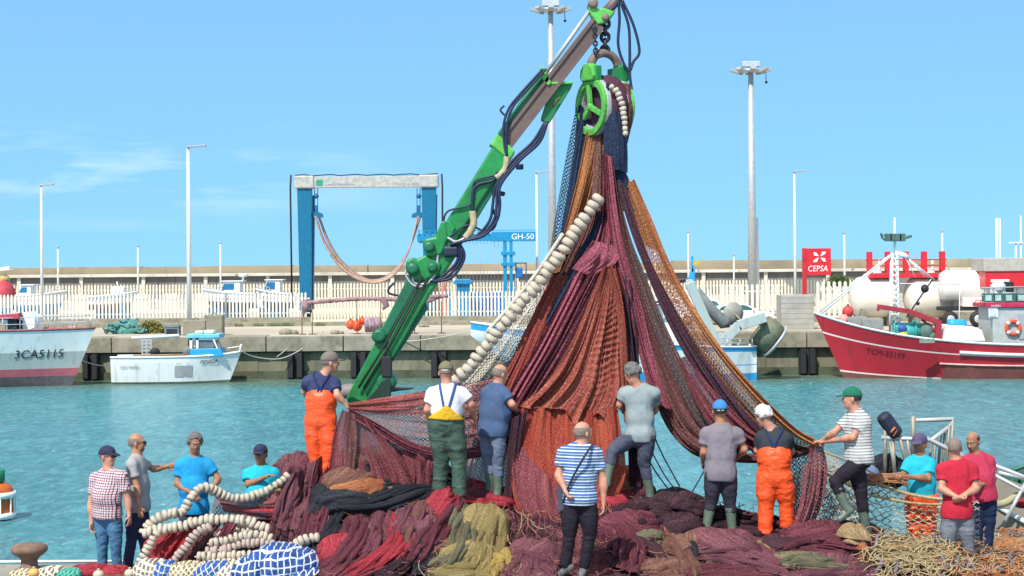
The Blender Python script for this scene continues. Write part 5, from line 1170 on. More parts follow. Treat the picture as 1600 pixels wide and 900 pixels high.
# ---------------------------------------------------------------- float lines
M_fl = M('cork_float_white', (.46, .40, .315), .75, var=.16, vs=7, dirt=(.40, .31, .22), dirtamt=.3, bs=18, bstr=.35)
M_fl2 = M('cork_float_mauve', (.42, .33, .29), .8, var=.18, vs=7, dirt=(.32, .22, .20), dirtamt=.3, bs=18, bstr=.35)
def float_mesh(r, l, mat):
    m = MB(); m.lathe([(r*.25, -l*.5), (r*.72, -l*.48), (r*.96, -l*.30), (r, 0), (r*.96, l*.30), (r*.72, l*.48), (r*.25, l*.5)], (0, 0, 0), 14, 'X')
    return m
def float_line(pts, r, pitch, label, mat=None, group='float lines', name='float_line', jit=.12, seed=1):
    g = random.Random(seed); mat = mat or M_fl
    dense = spline([P(*p) for p in pts], 300); cum = np.concatenate([[0], np.cumsum(np.linalg.norm(np.diff(np.array(dense), axis=0), axis=1))])
    t_ = thing(name, Vector(dense[0]), label, 'float line', group)
    MB().tube(dense[::6], r*.18, 6).build('rope', M_rope, t_)
    me = None; s_ = pitch/2; k = 0; proto = None
    while s_ < cum[-1]-pitch*.3 and k < 99:
        i = min(298, max(0, int(np.searchsorted(cum, s_)-1))); a, b = dense[i], dense[i+1]; u = (s_-cum[i])/(cum[i+1]-cum[i]+1e-9)
        p = Vector(a+(b-a)*u); d = Vector(dense[min(299, i+2)]-dense[max(0, i-2)]).normalized()
        if proto is None:
            proto = float_mesh(r, pitch*1.0, mat).build('float', mat, None); proto.parent = t_; o = proto
        else: o = proto.copy(); COL.objects.link(o); o.parent = t_
        q = d.to_track_quat('X', 'Z'); e = q.to_euler(); o.location = p-t_.location+Vector((g.uniform(-1, 1)*r*jit, g.uniform(-1, 1)*r*jit, g.uniform(-1, 1)*r*jit))
        o.rotation_euler = (e.x, e.y+g.uniform(-.22, .22), e.z+g.uniform(-.22, .22)); sc = g.uniform(.82, 1.08); o.scale = (g.uniform(.85, 1.0), sc, sc)
        s_ += pitch; k += 1
    return t_
float_line(dd([(937, 305), (925, 325), (908, 350), (888, 380), (862, 415), (835, 450), (800, 492), (765, 534), (738, 568), (715, 592), (690, 612), (660, 632)], 23.35), .098, .105, 'thick pale float line climbing diagonally across the hanging net', seed=2, mat=M_fl)
float_line(dd([(953, 133), (963, 142), (971, 160), (975, 185), (978, 215)], 23.3, 23.35), .045, .068, 'short string of small pale floats running over the power block', seed=3)
MB_ = MB(); MB_.tube(spline([P(x, y, 23.7) for x, y in ((880, 365), (840, 425), (800, 475), (760, 520))], 20), .03, 8); o = MB_.build('side_rope', M_rope, hn)
# ================================================================ NEAR QUAY
struct('near_quay', MB().rbox((-60, -30, -1), (60, 24.25, QZ-.16)), M_low)
struct('near_quay_ground', MB().rbox((-60, -30, QZ-.16), (60, 24.32, QZ)), M('quay_ground', (.27, .25, .21), .9, var=.25, vs=.8, dirt=(.12, .11, .09), dirtamt=.3, bs=6), .02)
# ---------------------------------------------------------------- mound under everything
CP = []
def cp(px, py, d, dz=0): v = P(px, py, d); CP.append((v.x, v.y, v.z+dz))
for a in ((500, 762, 23.1), (470, 790, 23.0), (430, 870, 22.6), (560, 740, 23.0), (600, 755, 23.0), (640, 770, 22.7), (704, 776, 22.3), (660, 790, 22.2), (772, 782, 22.9), (740, 790, 22.4), (830, 800, 22.6),
          (960, 790, 22.6), (1016, 785, 22.9), (1060, 790, 22.9), (1104, 835, 22.4), (1144, 838, 22.4), (1196, 845, 22.3), (1230, 832, 22.4), (1290, 835, 22.1), (1350, 838, 21.9), (1330, 815, 22.6),
          (1440, 850, 22.2), (1480, 850, 22.6), (1540, 866, 23.6), (1600, 880, 23.4), (1560, 890, 22.2),
          (450, 900, 21.4), (550, 900, 20.8), (650, 905, 20.4), (750, 905, 20.2), (850, 900, 20.2), (898, 898, 20.3), (950, 900, 20.4), (1050, 900, 20.3), (1150, 905, 20.2), (1250, 905, 20.4), (1350, 905, 20.6), (1450, 905, 20.8), (1560, 905, 21.0),
          (560, 830, 22.0), (700, 840, 21.5), (820, 860, 21.2), (960, 850, 21.6), (1080, 850, 21.7), (1250, 870, 21.4), (980, 760, 23.3), (830, 770, 23.2), (700, 760, 23.3), (620, 740, 23.5)):
    cp(*a)
for x in np.arange(-8.5, 9, .9):
    CP.append((x, 24.25, QZ+.02)); CP.append((x, 18.6, QZ-.1)); CP.append((x, 17.8, QZ-.2))
for y in np.arange(18.6, 24.6, .8):
    CP.append((P(405, 800, 22).x-.1-.0*y, y, QZ-.05)); CP.append((P(340, 800, 22).x, y, QZ-.1)); CP.append((P(250, 800, 22).x, y, QZ-.12)); CP.append((P(1680, 800, 22).x, y, QZ))
CP = np.array(CP)
def moundz(x, y):
    x = np.asarray(x, dtype=float); y = np.asarray(y, dtype=float)
    d2 = (x[..., None]-CP[:, 0])**2+(y[..., None]-CP[:, 1])**2+.015; w_ = d2**-1.9
    return (w_*CP[:, 2]).sum(-1)/w_.sum(-1)
def hit(px, py):
    for d in np.arange(18.5, 24.4, .05):
        p = P(px, py, float(d))
        if p.z < moundz(np.array([p.x]), np.array([p.y]))[0]: return p
    return P(px, py, 24.2)
def pile_mat(name, c1, c2, c3, patch=.9, spk=60):
    if name in MATS: return MATS[name]
    m, n, b = nodes_of(name); v = coords(n, 'Object')
    w_ = n.nodes.new('ShaderNodeTexNoise'); n.links.new(v, w_.inputs['Vector']); w_.inputs['Scale'].default_value = 2.2; w_.inputs['Detail'].default_value = 3
    va = n.nodes.new('ShaderNodeVectorMath'); va.operation = 'MULTIPLY_ADD'; n.links.new(w_.outputs['Color'], va.inputs[0]); va.inputs[1].default_value = (.5, .5, .5); n.links.new(v, va.inputs[2])
    wp = va.outputs[0]
    pt_ = noise(n, v, patch, 3, .5); fo = noise(n, wp, 9, 5, .6); fi = noise(n, wp, spk, 3, .7)
    col = mixrgb(n, c1, c2, ramp(n, pt_, .42, .58)); col = mixrgb(n, col, [x*.35 for x in c1], ramp(n, fo, .47, .33, 0, .75))
    col = mixrgb(n, col, c3, ramp(n, fi, .53, .68, 0, .75)); col = mixrgb(n, col, [x*.3 for x in c1], ramp(n, fi, .47, .33, 0, .6))
    n.links.new(col, b.inputs['Base Color']); b.inputs['Roughness'].default_value = .9; b.inputs['Specular IOR Level'].default_value = .12
    h = mathn(n, 'ADD', mathn(n, 'MULTIPLY', fo, 1.0), mathn(n, 'MULTIPLY', fi, .35)); bump(n, b, h, 1.0, .06)
    MATS[name] = m; return m
K_mar = net_mat('heap_maroon', (.085, .02, .032), (.17, .045, .06), (.34, .15, .16), streak=12, spk=60, streakmix=.95, fleck=.34)
K_plum = net_mat('heap_plum', (.11, .035, .05), (.20, .075, .09), (.36, .20, .21), streak=12, spk=60, streakmix=.95, fleck=.34)
K_dark = net_mat('heap_dark', (.03, .014, .02), (.07, .03, .04), (.16, .09, .10), streak=12, spk=60, streakmix=.95, fleck=.34)
K_blk = net_mat('heap_black', (.014, .016, .022), (.035, .037, .045), (.11, .11, .12), streak=12, spk=60, streakmix=.95, fleck=.34)
K_cri = net_mat('heap_crimson', (.26, .02, .035), (.36, .04, .055), (.50, .18, .16), streak=12, spk=60, streakmix=.95, fleck=.34)
K_och = net_mat('heap_ochre', (.20, .15, .06), (.30, .22, .09), (.48, .40, .22), streak=12, spk=60, streakmix=.95, fleck=.34)
K_och2 = net_mat('heap_yellow', (.36, .25, .07), (.28, .18, .06), (.55, .45, .22), streak=12, spk=60, streakmix=.95, fleck=.34)
K_olv = net_mat('heap_olive', (.10, .095, .06), (.17, .15, .09), (.34, .31, .20), streak=12, spk=60, streakmix=.95, fleck=.34)
K_rus = net_mat('heap_rust', (.26, .075, .035), (.34, .14, .06), (.55, .35, .18), streak=12, spk=60, streakmix=.95, fleck=.34)
K_brn = net_mat('heap_brown', (.13, .055, .045), (.20, .10, .07), (.36, .24, .18), streak=12, spk=60, streakmix=.95, fleck=.34)
K_tan = net_mat('heap_tan', (.34, .24, .12), (.26, .17, .09), (.55, .46, .30), streak=12, spk=60, streakmix=.95, fleck=.34)
nx_, ny_ = 560, 210
xs = np.linspace(P(380, 800, 22).x, P(1690, 800, 22).x, nx_); ys = np.linspace(18.0, 24.3, ny_)
GX, GY = np.meshgrid(xs, ys); GZ = np.zeros_like(GX)
for j in range(ny_): GZ[j] = moundz(GX[j], GY[j])
amp_ = np.clip((GZ-QZ)*.6, 0, 1)
qx = GX+.5*vnoise(GX*.9, GY*.9, 3.3+GX*0); qy = GY+.5*vnoise(GX*.9, GY*.9, 8.8+GX*0)
GZ = GZ+amp_*(.10*ridge(qx*1.6, qy*1.0, 1.5+GX*0, 3)+.035*ridge(qx*5.5, qy*3.2, 4.5+GX*0, 2))-.05
i = np.arange(ny_-1)[:, None]*nx_+np.arange(nx_-1)[None, :]
mound = finish('net_heap', np.stack([GX, GY, GZ], -1).reshape(-1, 3), np.stack([i, i+1, i+nx_+1, i+nx_], -1).reshape(-1, 4), pile_mat('heap_base', (.07, .025, .035), (.16, .05, .055), (.32, .16, .16), 1.3), None, True)
tag(mound, 'long dark maroon heap of piled netting the fishermen stand on', 'net heap')
HEAPS = {}
def heap(key, label, at):
    HEAPS[key] = thing('net_bundle', hit(*at), label, 'net bundle', 'coloured net bundles in the heap'); return HEAPS[key]
LS = [0]
def lump(key, px, py, rx, rz, mat, dr=90, fr=5.5, amp=.30, ry=.45, sink=.55, grid_=(110, 64), tilt=0, pos=None, uvs=False, d=None):
    """gathered netting: an ellipsoid whose surface is pushed into long folds running along direction dr (degrees in the picture plane)"""
    LS[0] += 1; sd_ = LS[0]*5.13
    c = pos or (P(px, py, d) if d else hit(px, py)); k = c.y/F; ax_, az = rx*k, rz*k; c = np.array(c)+np.array([0, ry*sink, -az*.12])
    nu, nv = grid_; u = np.linspace(0, 2*np.pi, nu, endpoint=False)[None, :]; v = np.linspace(-np.pi/2, np.pi/2, nv)[:, None]
    n_ = np.stack([np.cos(v)*np.cos(u), np.cos(v)*np.sin(u), np.sin(v)+0*u], -1)
    sp = np.sign(n_)*np.abs(n_)**.85; p = sp*np.array([ax_, ry, az])
    a = R(dr+tilt); al = p[..., 0]*math.cos(a)+p[..., 2]*math.sin(a); ac = -p[..., 0]*math.sin(a)+p[..., 2]*math.cos(a)
    wv_ = .22*vnoise(p[..., 0]*2.2+sd_, p[..., 1]*2.2, p[..., 2]*2.2)
    big = vnoise(p[..., 0]*1.7+sd_, p[..., 1]*1.7, p[..., 2]*1.7+sd_)
    f = ridge((ac+wv_)*fr*.75+sd_, p[..., 1]*fr*.45, al*fr*.13+sd_, 2)+.35*ridge((ac+wv_)*fr*2.2, p[..., 1]*fr, al*fr*.3+sd_, 1)
    r_ = min(ax_, az, ry)
    dsp = r_*(amp*f+.30*big)
    p = p+n_*dsp[..., None]+c
    i = np.arange(nv-1)[:, None]*nu+np.arange(nu)[None, :]; j = np.arange(nv-1)[:, None]*nu+(np.arange(nu)[None, :]+1) % nu
    fc = np.stack([i, j, j+nu, i+nu], -1).reshape(-1, 4)
    uv = np.stack([ac+.0*al, al], -1).reshape(-1, 2)
    return finish('net_lump', p.reshape(-1, 3), fc, mat, HEAPS[key], True, None, uv)
def roll(key, pts, r, mat, name='net_roll', n=70, m=16, dy=0.0, abs_=False, taper=True):
    """a rope-like roll of gathered net lying on the heap"""
    LS[0] += 1; sd_ = LS[0]*3.1
    P3 = [np.array(P(*p)) if abs_ else np.array(hit(p[0], p[1]))+np.array([0, dy-r*.3, r*.35]) for p in pts]
    c = np.array(spline(P3, n)); V = []; t_ = np.gradient(c, axis=0); t_ /= np.linalg.norm(t_, axis=1)[:, None]; up = np.array([0, 0, 1.])
    for i in range(n):
        a = np.cross(t_[i], up if abs(t_[i][2]) < .95 else np.array([0, 1., 0])); a /= np.linalg.norm(a); b = np.cross(a, t_[i])
        e = min(1, .25+min(i, n-1-i)/(n*.12)) if taper else 1
        for k in range(m):
            th = 2*math.pi*k/m+.06*i; V.append((c[i], a*math.cos(th)+b*math.sin(th), e, i, k))
    C0 = np.array([v[0] for v in V]); D0 = np.array([v[1] for v in V]); E0 = np.array([v[2] for v in V]); I0 = np.array([v[3] for v in V]); K0 = np.array([v[4] for v in V])
    th = 2*np.pi*K0/m
    rr_ = r*E0*(1+.28*ridge(np.cos(th)*1.8+sd_, np.sin(th)*1.8, I0*.05, 2)+.25*vnoise(I0*.12, I0*0+sd_, I0*0))
    Vx = C0+D0*rr_[:, None]
    fc = [(i*m+k, i*m+(k+1) % m, (i+1)*m+(k+1) % m, (i+1)*m+k) for i in range(n-1) for k in range(m)]+[tuple(range(m))[::-1], tuple(range((n-1)*m, n*m))]
    uv = np.stack([K0/m*2*math.pi*r, I0*.03], -1)
    return finish(name, Vx, fc, mat, HEAPS[key], True, None, uv)
# ---- left maroon and black flank
heap('flank', 'tall maroon bundle on the left flank of the heap beside the orange waders', (470, 780))
for a in ((462, 775, 42, 60, K_plum, 62, 6, .30), (500, 745, 36, 40, K_mar, 70, 6, .3),):
    lump('flank', *a, ry=.40)
heap('charcoal', 'charcoal black netting draped across the heap left of the ochre bundle', (600, 760))
for a in ((610, 742, 62, 34, K_blk, 12, 6, .32), (545, 785, 50, 24, K_blk, 8, 6, .32), (500, 800, 18, 50, K_blk, 62, 7, .35),):
    lump('charcoal', *a, ry=.34, sink=.45)
roll('charcoal', [(700, 792), (690, 818), (660, 838), (625, 850), (605, 862)], .085, K_blk)
roll('charcoal', [(596, 780), (600, 815), (606, 850), (612, 880)], .07, K_blk)
roll('charcoal', [(650, 720), (690, 735), (720, 758), (738, 780)], .07, K_blk)
heap('orange_edge', 'faded orange brown netting knotted beside the boots of the man in orange bib', (540, 760))
for a in ((545, 752, 38, 20, K_brn, 30, 7, .3), (560, 765, 46, 16, K_rus, 12, 8, .3)): lump('orange_edge', *a, ry=.3, sink=.4)
roll('orange_edge', [(512, 795), (530, 778), (560, 764), (598, 762), (620, 775)], .05, K_rus); roll('orange_edge', [(515, 760), (522, 785), (548, 798), (580, 790)], .06, K_brn)
heap('crimson', 'crimson and maroon folds sweeping down the front of the heap left of centre', (560, 850))
for a in ((545, 870, 40, 26, K_cri, 60, 6, .35),):
    lump('crimson', *a, ry=.34, sink=.45)
roll('crimson', [(640, 810), (615, 845), (570, 880), (540, 896)], .09, K_mar); roll('crimson', [(600, 800), (575, 840), (545, 880)], .07, K_plum)
heap('grey_sheer', 'dull grey mauve netting bunched below the black roll', (650, 800))
for a in ((652, 832, 36, 22, K_plum, 100, 7, .36),): lump('grey_sheer', *a, ry=.3, sink=.4)
heap('rose', 'rose red netting under the boots of the man in white shirt', (720, 790))
for a in ((690, 812, 26, 48, K_cri, 58, 7, .28), (735, 780, 60, 20, K_mar, 15, 7, .3),): lump('rose', *a, ry=.3, sink=.45)
roll('rose', [(715, 790), (690, 830), (672, 862)], .10, K_mar); roll('rose', [(745, 790), (770, 786), (795, 790), (820, 800)], .06, K_cri)
heap('ochre', 'ochre yellow and olive netting hanging in folds at the centre front', (750, 830))
for a in ((760, 835, 34, 50, K_och, 72, 7, .26), (715, 828, 26, 36, K_olv, 72, 7, .3), (728, 872, 44, 26, K_och, 40, 6, .3), (700, 880, 40, 20, K_olv, 30, 7, .3), (780, 880, 26, 24, K_och2, 60, 7, .3), (690, 862, 22, 16, K_brn, 30, 7, .3)):
    lump('ochre', *a, ry=.32, sink=.42)
roll('ochre', [(705, 790), (692, 820), (688, 845), (700, 862)], .045, K_och); roll('ochre', [(742, 795), (735, 830), (722, 865), (700, 885)], .06, K_rus); roll('ochre', [(690, 890), (730, 884), (770, 892), (800, 886)], .05, K_rus)
heap('plum_front', 'smooth plum netting in front of the red hanging sheet', (840, 870))
for a in ((838, 868, 44, 30, K_plum, 30, 6, .2),): lump('plum_front', *a, ry=.36, sink=.5)
heap('scarlet_folds', 'scarlet folded netting between the striped man and the man in pale tee', (965, 775))
for a in ((975, 762, 34, 26, K_rus, 165, 7, .3), (955, 790, 30, 18, K_cri, 160, 7, .3), (1000, 770, 22, 18, K_mar, 150, 7, .3)): lump('scarlet_folds', *a, ry=.3, sink=.45)
roll('scarlet_folds', [(945, 760), (975, 752), (1005, 765)], .06, K_rus); roll('scarlet_folds', [(935, 785), (970, 775), (1005, 780)], .055, K_cri)
heap('dark_brown', 'dark brown coiled netting right of the man in striped shirt', (1030, 800))
for a in ((1012, 802, 40, 20, K_dark, 165, 6, .34), (1062, 794, 42, 20, K_dark, 25, 6, .34), (985, 835, 46, 34, K_mar, 160, 6, .34), (1045, 830, 50, 26, K_dark, 10, 6, .34),):
    lump('dark_brown', *a, ry=.36, sink=.45)
for pts in ([(950, 815), (975, 800), (1010, 796), (1050, 800)], [(945, 840), (970, 822), (1005, 826), (1030, 845)], [(1020, 780), (1055, 772), (1090, 785), (1105, 805)], [(950, 862), (985, 848), (1020, 862), (1040, 885)]): roll('dark_brown', pts, .075, K_dark if pts[0][0] != 945 else K_plum)
heap('olive_tuft', 'small olive grey net tuft right of the striped man', (1005, 842))
lump('olive_tuft', 1012, 842, 28, 13, K_olv, 15, 9, .3, ry=.22, sink=.35)
heap('brown_lumps', 'brown knotted net lumps at the front right of centre', (1050, 880))
for a in ((1068, 862, 34, 26, K_brn, 120, 6, .34), (1050, 892, 50, 20, K_brn, 20, 6, .32),): lump('brown_lumps', *a, ry=.32, sink=.42)
heap('mauve_front', 'broad mauve plum netting in front of the man in blue cap', (1150, 870))
for a in ((1140, 862, 58, 34, K_plum, 155, 6, .24),): lump('mauve_front', *a, ry=.38, sink=.48)
roll('mauve_front', [(1168, 845), (1190, 856), (1205, 872)], .05, K_och2)
heap('maroon_right', 'dark maroon netting around the feet of the man in charcoal shirt', (1260, 840))
for a in ((1270, 842, 50, 26, K_mar, 10, 6, .3), (1225, 858, 44, 20, K_dark, 165, 6, .32),): lump('maroon_right', *a, ry=.36, sink=.45)
heap('grey_green', 'grey green and crimson netting at the front right', (1260, 885))
for a in ((1255, 880, 48, 16, K_olv, 10, 6, .24), (1300, 885, 44, 20, K_plum, 30, 6, .28),): lump('grey_green', *a, ry=.34, sink=.45)
heap('orange_knot', 'orange tan round net knot below the stepping man', (1340, 850))
lump('orange_knot', 1338, 852, 24, 30, K_tan, 110, 8, .26, ry=.3, sink=.4); lump('orange_knot', 1345, 868, 16, 22, K_rus, 100, 8, .26, ry=.25, sink=.35)

heap('tangle_bed', 'pale tan rope and chain tangle at the lower right around the man in grey jeans', (1450, 870))
# ---- drapes: sheets of netting laid over the mound, gathered into long folds
_hx = np.arange(400, 1640, 8.0); _hy = np.arange(690, 912, 5.0); _hd = np.zeros((len(_hy), len(_hx)))
_ds = np.arange(18.6, 24.3, .07)
for b_, px_ in enumerate(_hx):
    u_ = (px_-800)/F; v_ = (HY-_hy)/F
    X_ = (u_*cR+v_*sR)[:, None]*_ds[None, :]; Z_ = CAMZ+(-u_*sR+v_*cR)[:, None]*_ds[None, :]
    mz = moundz(X_, _ds[None, :]+0*X_); below = Z_ < mz+.03; fi = np.where(below.any(1), below.argmax(1), -1); dcol = np.where(fi >= 0, _ds[fi], np.nan)
    ok = np.nonzero(fi >= 0)[0]; top = ok.min() if len(ok) else len(_hy)-1
    dcol[:top] = dcol[top] if len(ok) else 24.2; _hd[:, b_] = np.nan_to_num(dcol, nan=24.2)
def depth_at(px, py):
    fx = np.clip((px-_hx[0])/8.0, 0, len(_hx)-1.001); fy = np.clip((py-_hy[0])/5.0, 0, len(_hy)-1.001); i0, j0 = fx.astype(int), fy.astype(int); a, b = fx-i0, fy-j0
    return (_hd[j0, i0]*(1-a)+_hd[j0, i0+1]*a)*(1-b)+(_hd[j0+1, i0]*(1-a)+_hd[j0+1, i0+1]*a)*b
def drape(key, Lp, Rp, mat, folds=7, amp=.07, bulge=.16, nu=80, nv=80, nr=5):
    amp *= 1.5; folds *= 1.2
    LS[0] += 1; sd_ = LS[0]*2.7
    A = np.array(spline([(x, y, 0) for x, y in Lp], nv+1)); B_ = np.array(spline([(x, y, 0) for x, y in Rp], nv+1))
    u = np.linspace(0, 1, nu+1)[None, :]; v = np.linspace(0, 1, nv+1)[:, None]
    X = A[:, None, 0]*(1-u)+B_[:, None, 0]*u; Y = A[:, None, 1]*(1-u)+B_[:, None, 1]*u
    w_ = np.linalg.norm(A-B_, axis=1).mean()*.0085; ln = np.concatenate([[0], np.cumsum(np.linalg.norm(np.diff((A+B_)/2, axis=0), axis=1))])*.0085
    wob = .10*vnoise(u*1.5+sd_, v*2.2, sd_+0*u)
    f = ridge((u+wob)*folds*.5+sd_, v*.9, sd_+0*u, 2)+.45*ridge((u+wob)*folds*1.5, v*1.6+sd_, sd_+0*u, 1)
    off = bulge*np.clip(np.sin(np.pi*np.clip(u, 0, 1)), 0, 1)**.5*np.clip(np.sin(np.pi*(v*.9+.06)), 0, 1)**.35+amp*f*np.clip(np.sin(np.pi*u), 0, 1)**.25
    X = X+5*vnoise(u*3+sd_, v*4, 1.1+0*u)*1.0; Y = Y+3*vnoise(u*3, v*4+sd_, 5.1+0*u)
    Dp = depth_at(X, Y)-off+.02
    g_ = random.Random(LS[0])
    for k in range(nr):      # gathered strands running down the drape
        u0_ = (k+.5)/nr+g_.uniform(-.08, .08); v0_, v1_ = g_.uniform(0, .25), g_.uniform(.65, 1); pp = []
        for t_ in np.linspace(v0_, v1_, 7):
            ui = int(np.clip(u0_+.07*math.sin(t_*5+k), .04, .96)*nu); vi = int(t_*nv); pp.append((float(X[vi, ui]), float(Y[vi, ui]), float(Dp[vi, ui])-.012))
        roll(key, pp, g_.uniform(.022, .05), mat, 'net_strand', 44, 9, abs_=True)
    uu = (X-800)/F; vv = (HY-Y)/F
    V = np.stack([(uu*cR+vv*sR)*Dp, Dp, CAMZ+(-uu*sR+vv*cR)*Dp], -1).reshape(-1, 3)
    i = np.arange(nv)[:, None]*(nu+1)+np.arange(nu)[None, :]
    uv = np.stack([u*w_+0*v, ln[:, None]+0*u], -1).reshape(-1, 2)
    return finish('net_drape', V, np.stack([i, i+nu+1, i+nu+2, i+1], -1).reshape(-1, 4), mat, HEAPS[key], True, None, uv)
drape('flank', [(455, 742), (432, 790), (422, 840), (424, 885)], [(500, 712), (492, 770), (476, 830), (452, 890)], K_plum, 8)
drape('flank', [(485, 722), (480, 780), (462, 840), (446, 885)], [(528, 728), (522, 780), (504, 830), (470, 890)], K_mar, 8)
drape('charcoal', [(512, 792), (492, 825), (465, 858), (446, 882)], [(545, 800), (524, 838), (494, 870), (470, 895)], K_blk, 6, .06, .14)
drape('charcoal', [(510, 768), (555, 776), (600, 772), (645, 752), (690, 738)], [(515, 802), (560, 806), (610, 796), (660, 778), (712, 768)], K_blk, 7, .07, .2)
drape('charcoal', [(572, 722), (620, 708), (668, 712), (708, 732), (738, 762)], [(572, 768), (620, 776), (660, 768), (700, 772), (742, 792)], K_blk, 8, .07, .2)
drape('crimson', [(540, 792), (530, 838), (505, 870), (476, 896)], [(606, 796), (596, 848), (566, 882), (540, 905)], K_mar, 10, .07, .2)
drape('crimson', [(584, 800), (582, 840), (556, 874), (508, 900)], [(642, 802), (646, 850), (606, 884), (560, 908)], K_cri, 9, .06, .2)
drape('crimson', [(630, 842), (600, 870), (565, 890), (520, 906)], [(660, 870), (640, 892), (600, 905), (560, 912)], K_dark, 6, .06, .14)
drape('grey_sheer', [(612, 796), (608, 825), (614, 852)], [(700, 770), (696, 815), (664, 856)], K_plum, 9, .06, .2)
drape('rose', [(676, 768), (660, 808), (640, 850), (628, 880)], [(738, 776), (714, 816), (684, 858), (660, 885)], K_mar, 9, .06, .2)
drape('rose', [(676, 730), (720, 742), (770, 755), (810, 770)], [(690, 785), (730, 790), (775, 792), (815, 798)], K_cri, 8, .06, .15)
drape('ochre', [(716, 800), (708, 832), (698, 862), (672, 892)], [(752, 796), (748, 838), (732, 872), (706, 900)], K_olv, 7, .06, .2)
drape('ochre', [(742, 798), (738, 836), (728, 868), (705, 902)], [(800, 800), (796, 840), (784, 872), (752, 905)], K_och, 10, .06, .22)
drape('ochre', [(770, 868), (755, 888), (748, 905)], [(812, 866), (800, 888), (790, 908)], K_och2, 5, .05, .14)
drape('ochre', [(676, 872), (700, 868), (740, 874), (780, 880)], [(668, 905), (700, 905), (745, 905), (780, 908)], K_och, 5, .06, .14)
drape('plum_front', [(800, 862), (790, 880), (786, 905)], [(872, 850), (872, 880), (868, 908)], K_plum, 7, .05, .2)
drape('plum_front', [(800, 846), (830, 850), (862, 862), (880, 880)], [(795, 880), (825, 890), (850, 900), (870, 906)], K_plum, 5, .05, .16)
drape('dark_brown', [(960, 790), (1000, 778), (1050, 770), (1100, 785)], [(955, 835), (1000, 825), (1050, 822), (1104, 835)], K_dark, 10, .08, .2)
drape('dark_brown', [(935, 820), (950, 850), (955, 885)], [(1000, 815), (1010, 855), (1000, 895)], K_mar, 10, .08, .2)
drape('dark_brown', [(1105, 790), (1150, 792), (1200, 806), (1250, 815)], [(1100, 835), (1150, 836), (1200, 840), (1250, 845)], K_dark, 8, .08, .15)
drape('mauve_front', [(1085, 850), (1130, 838), (1180, 842), (1225, 856)], [(1080, 880), (1125, 885), (1180, 892), (1235, 905)], K_plum, 9, .06, .2)
drape('mauve_front', [(1060, 888), (1110, 878), (1170, 885), (1230, 895)], [(1060, 912), (1110, 912), (1170, 914), (1230, 916)], K_mar, 6, .06, .16)
drape('maroon_right', [(1215, 838), (1260, 820), (1310, 815), (1360, 825)], [(1210, 875), (1260, 866), (1310, 868), (1360, 872)], K_mar, 9, .08, .2)
drape('brown_lumps', [(1040, 848), (1055, 880), (1060, 905)], [(1100, 850), (1112, 880), (1110, 905)], K_brn, 6, .06, .16)
drape('brown_lumps', [(1015, 878), (1050, 874), (1090, 885)], [(1010, 905), (1050, 908), (1095, 910)], K_brn, 5, .06, .14)
drape('tangle_bed', [(1365, 838), (1420, 840), (1480, 850)], [(1370, 880), (1425, 885), (1490, 892)], K_tan, 7, .06, .14)
drape('tangle_bed', [(1500, 870), (1550, 872), (1610, 885)], [(1500, 908), (1550, 912), (1610, 915)], K_rus, 6, .05, .12)
drape('grey_green', [(1215, 870), (1260, 864), (1310, 872), (1350, 880)], [(1215, 892), (1260, 896), (1310, 900), (1350, 905)], K_olv, 6, .05, .16)
drape('grey_green', [(1225, 890), (1270, 886), (1320, 882), (1370, 880)], [(1225, 914), (1270, 914), (1320, 914), (1375, 914)], K_plum, 7, .06, .16)
# ---- right tangle of ropes
for a in ((1450, 884, 50, 16, K_brn, 160, 6, .3),): lump('tangle_bed', *a, ry=.4, sink=.5)
M_tan_r = M('rope_tan', (.36, .28, .15), .9, var=.3, vs=12); M_or_r = M('rope_orange', (.42, .17, .07), .9, var=.3, vs=12); M_gr_r = M('rope_grey', (.16, .13, .14), .9, var=.3, vs=12)
g = random.Random(11)
for mat, n_, nm, r_ in ((M_tan_r, 280, 'tan_rope_strands', .0075), (M_or_r, 150, 'orange_rope_strands', .008), (M_gr_r, 30, 'grey_chain_coils', .024)):
    m_ = MB()
    for k in range(n_):
        x0_, y0_ = g.uniform(1365, 1600), g.uniform(842, 902)
        if mat is M_or_r: x0_ = g.uniform(1500, 1610)
        pts = []; a = g.uniform(0, 6.28); px, py = x0_, y0_
        for s_ in range(5):
            h_ = hit(px, py); pts.append(np.array(h_)+np.array([0, -.12, g.uniform(.02, .14)])); px += math.cos(a)*g.uniform(9, 22)*(.5 if mat is M_gr_r else 1); py += math.sin(a)*g.uniform(3, 12)*.7; py = max(836, min(905, py)); a += g.uniform(-1.2, 1.2)
        m_.tube(spline(pts, 14), r_*g.uniform(.7, 1.2), 5)
    o = m_.build(nm, mat, HEAPS['tangle_bed']); o['kind'] = 'stuff'

drape('crimson', [(548, 796), (566, 820), (566, 852), (540, 880)], [(612, 794), (622, 826), (612, 858), (580, 886)], K_plum, 8, .07, .16)
drape('grey_sheer', [(640, 778), (628, 806), (622, 836), (628, 856)], [(690, 782), (678, 812), (660, 838), (650, 860)], K_brn, 7, .07, .14)
drape('tangle_bed', [(1360, 850), (1400, 846), (1450, 852), (1500, 862)], [(1362, 884), (1405, 880), (1455, 886), (1500, 894)], K_olv, 6, .05, .08)
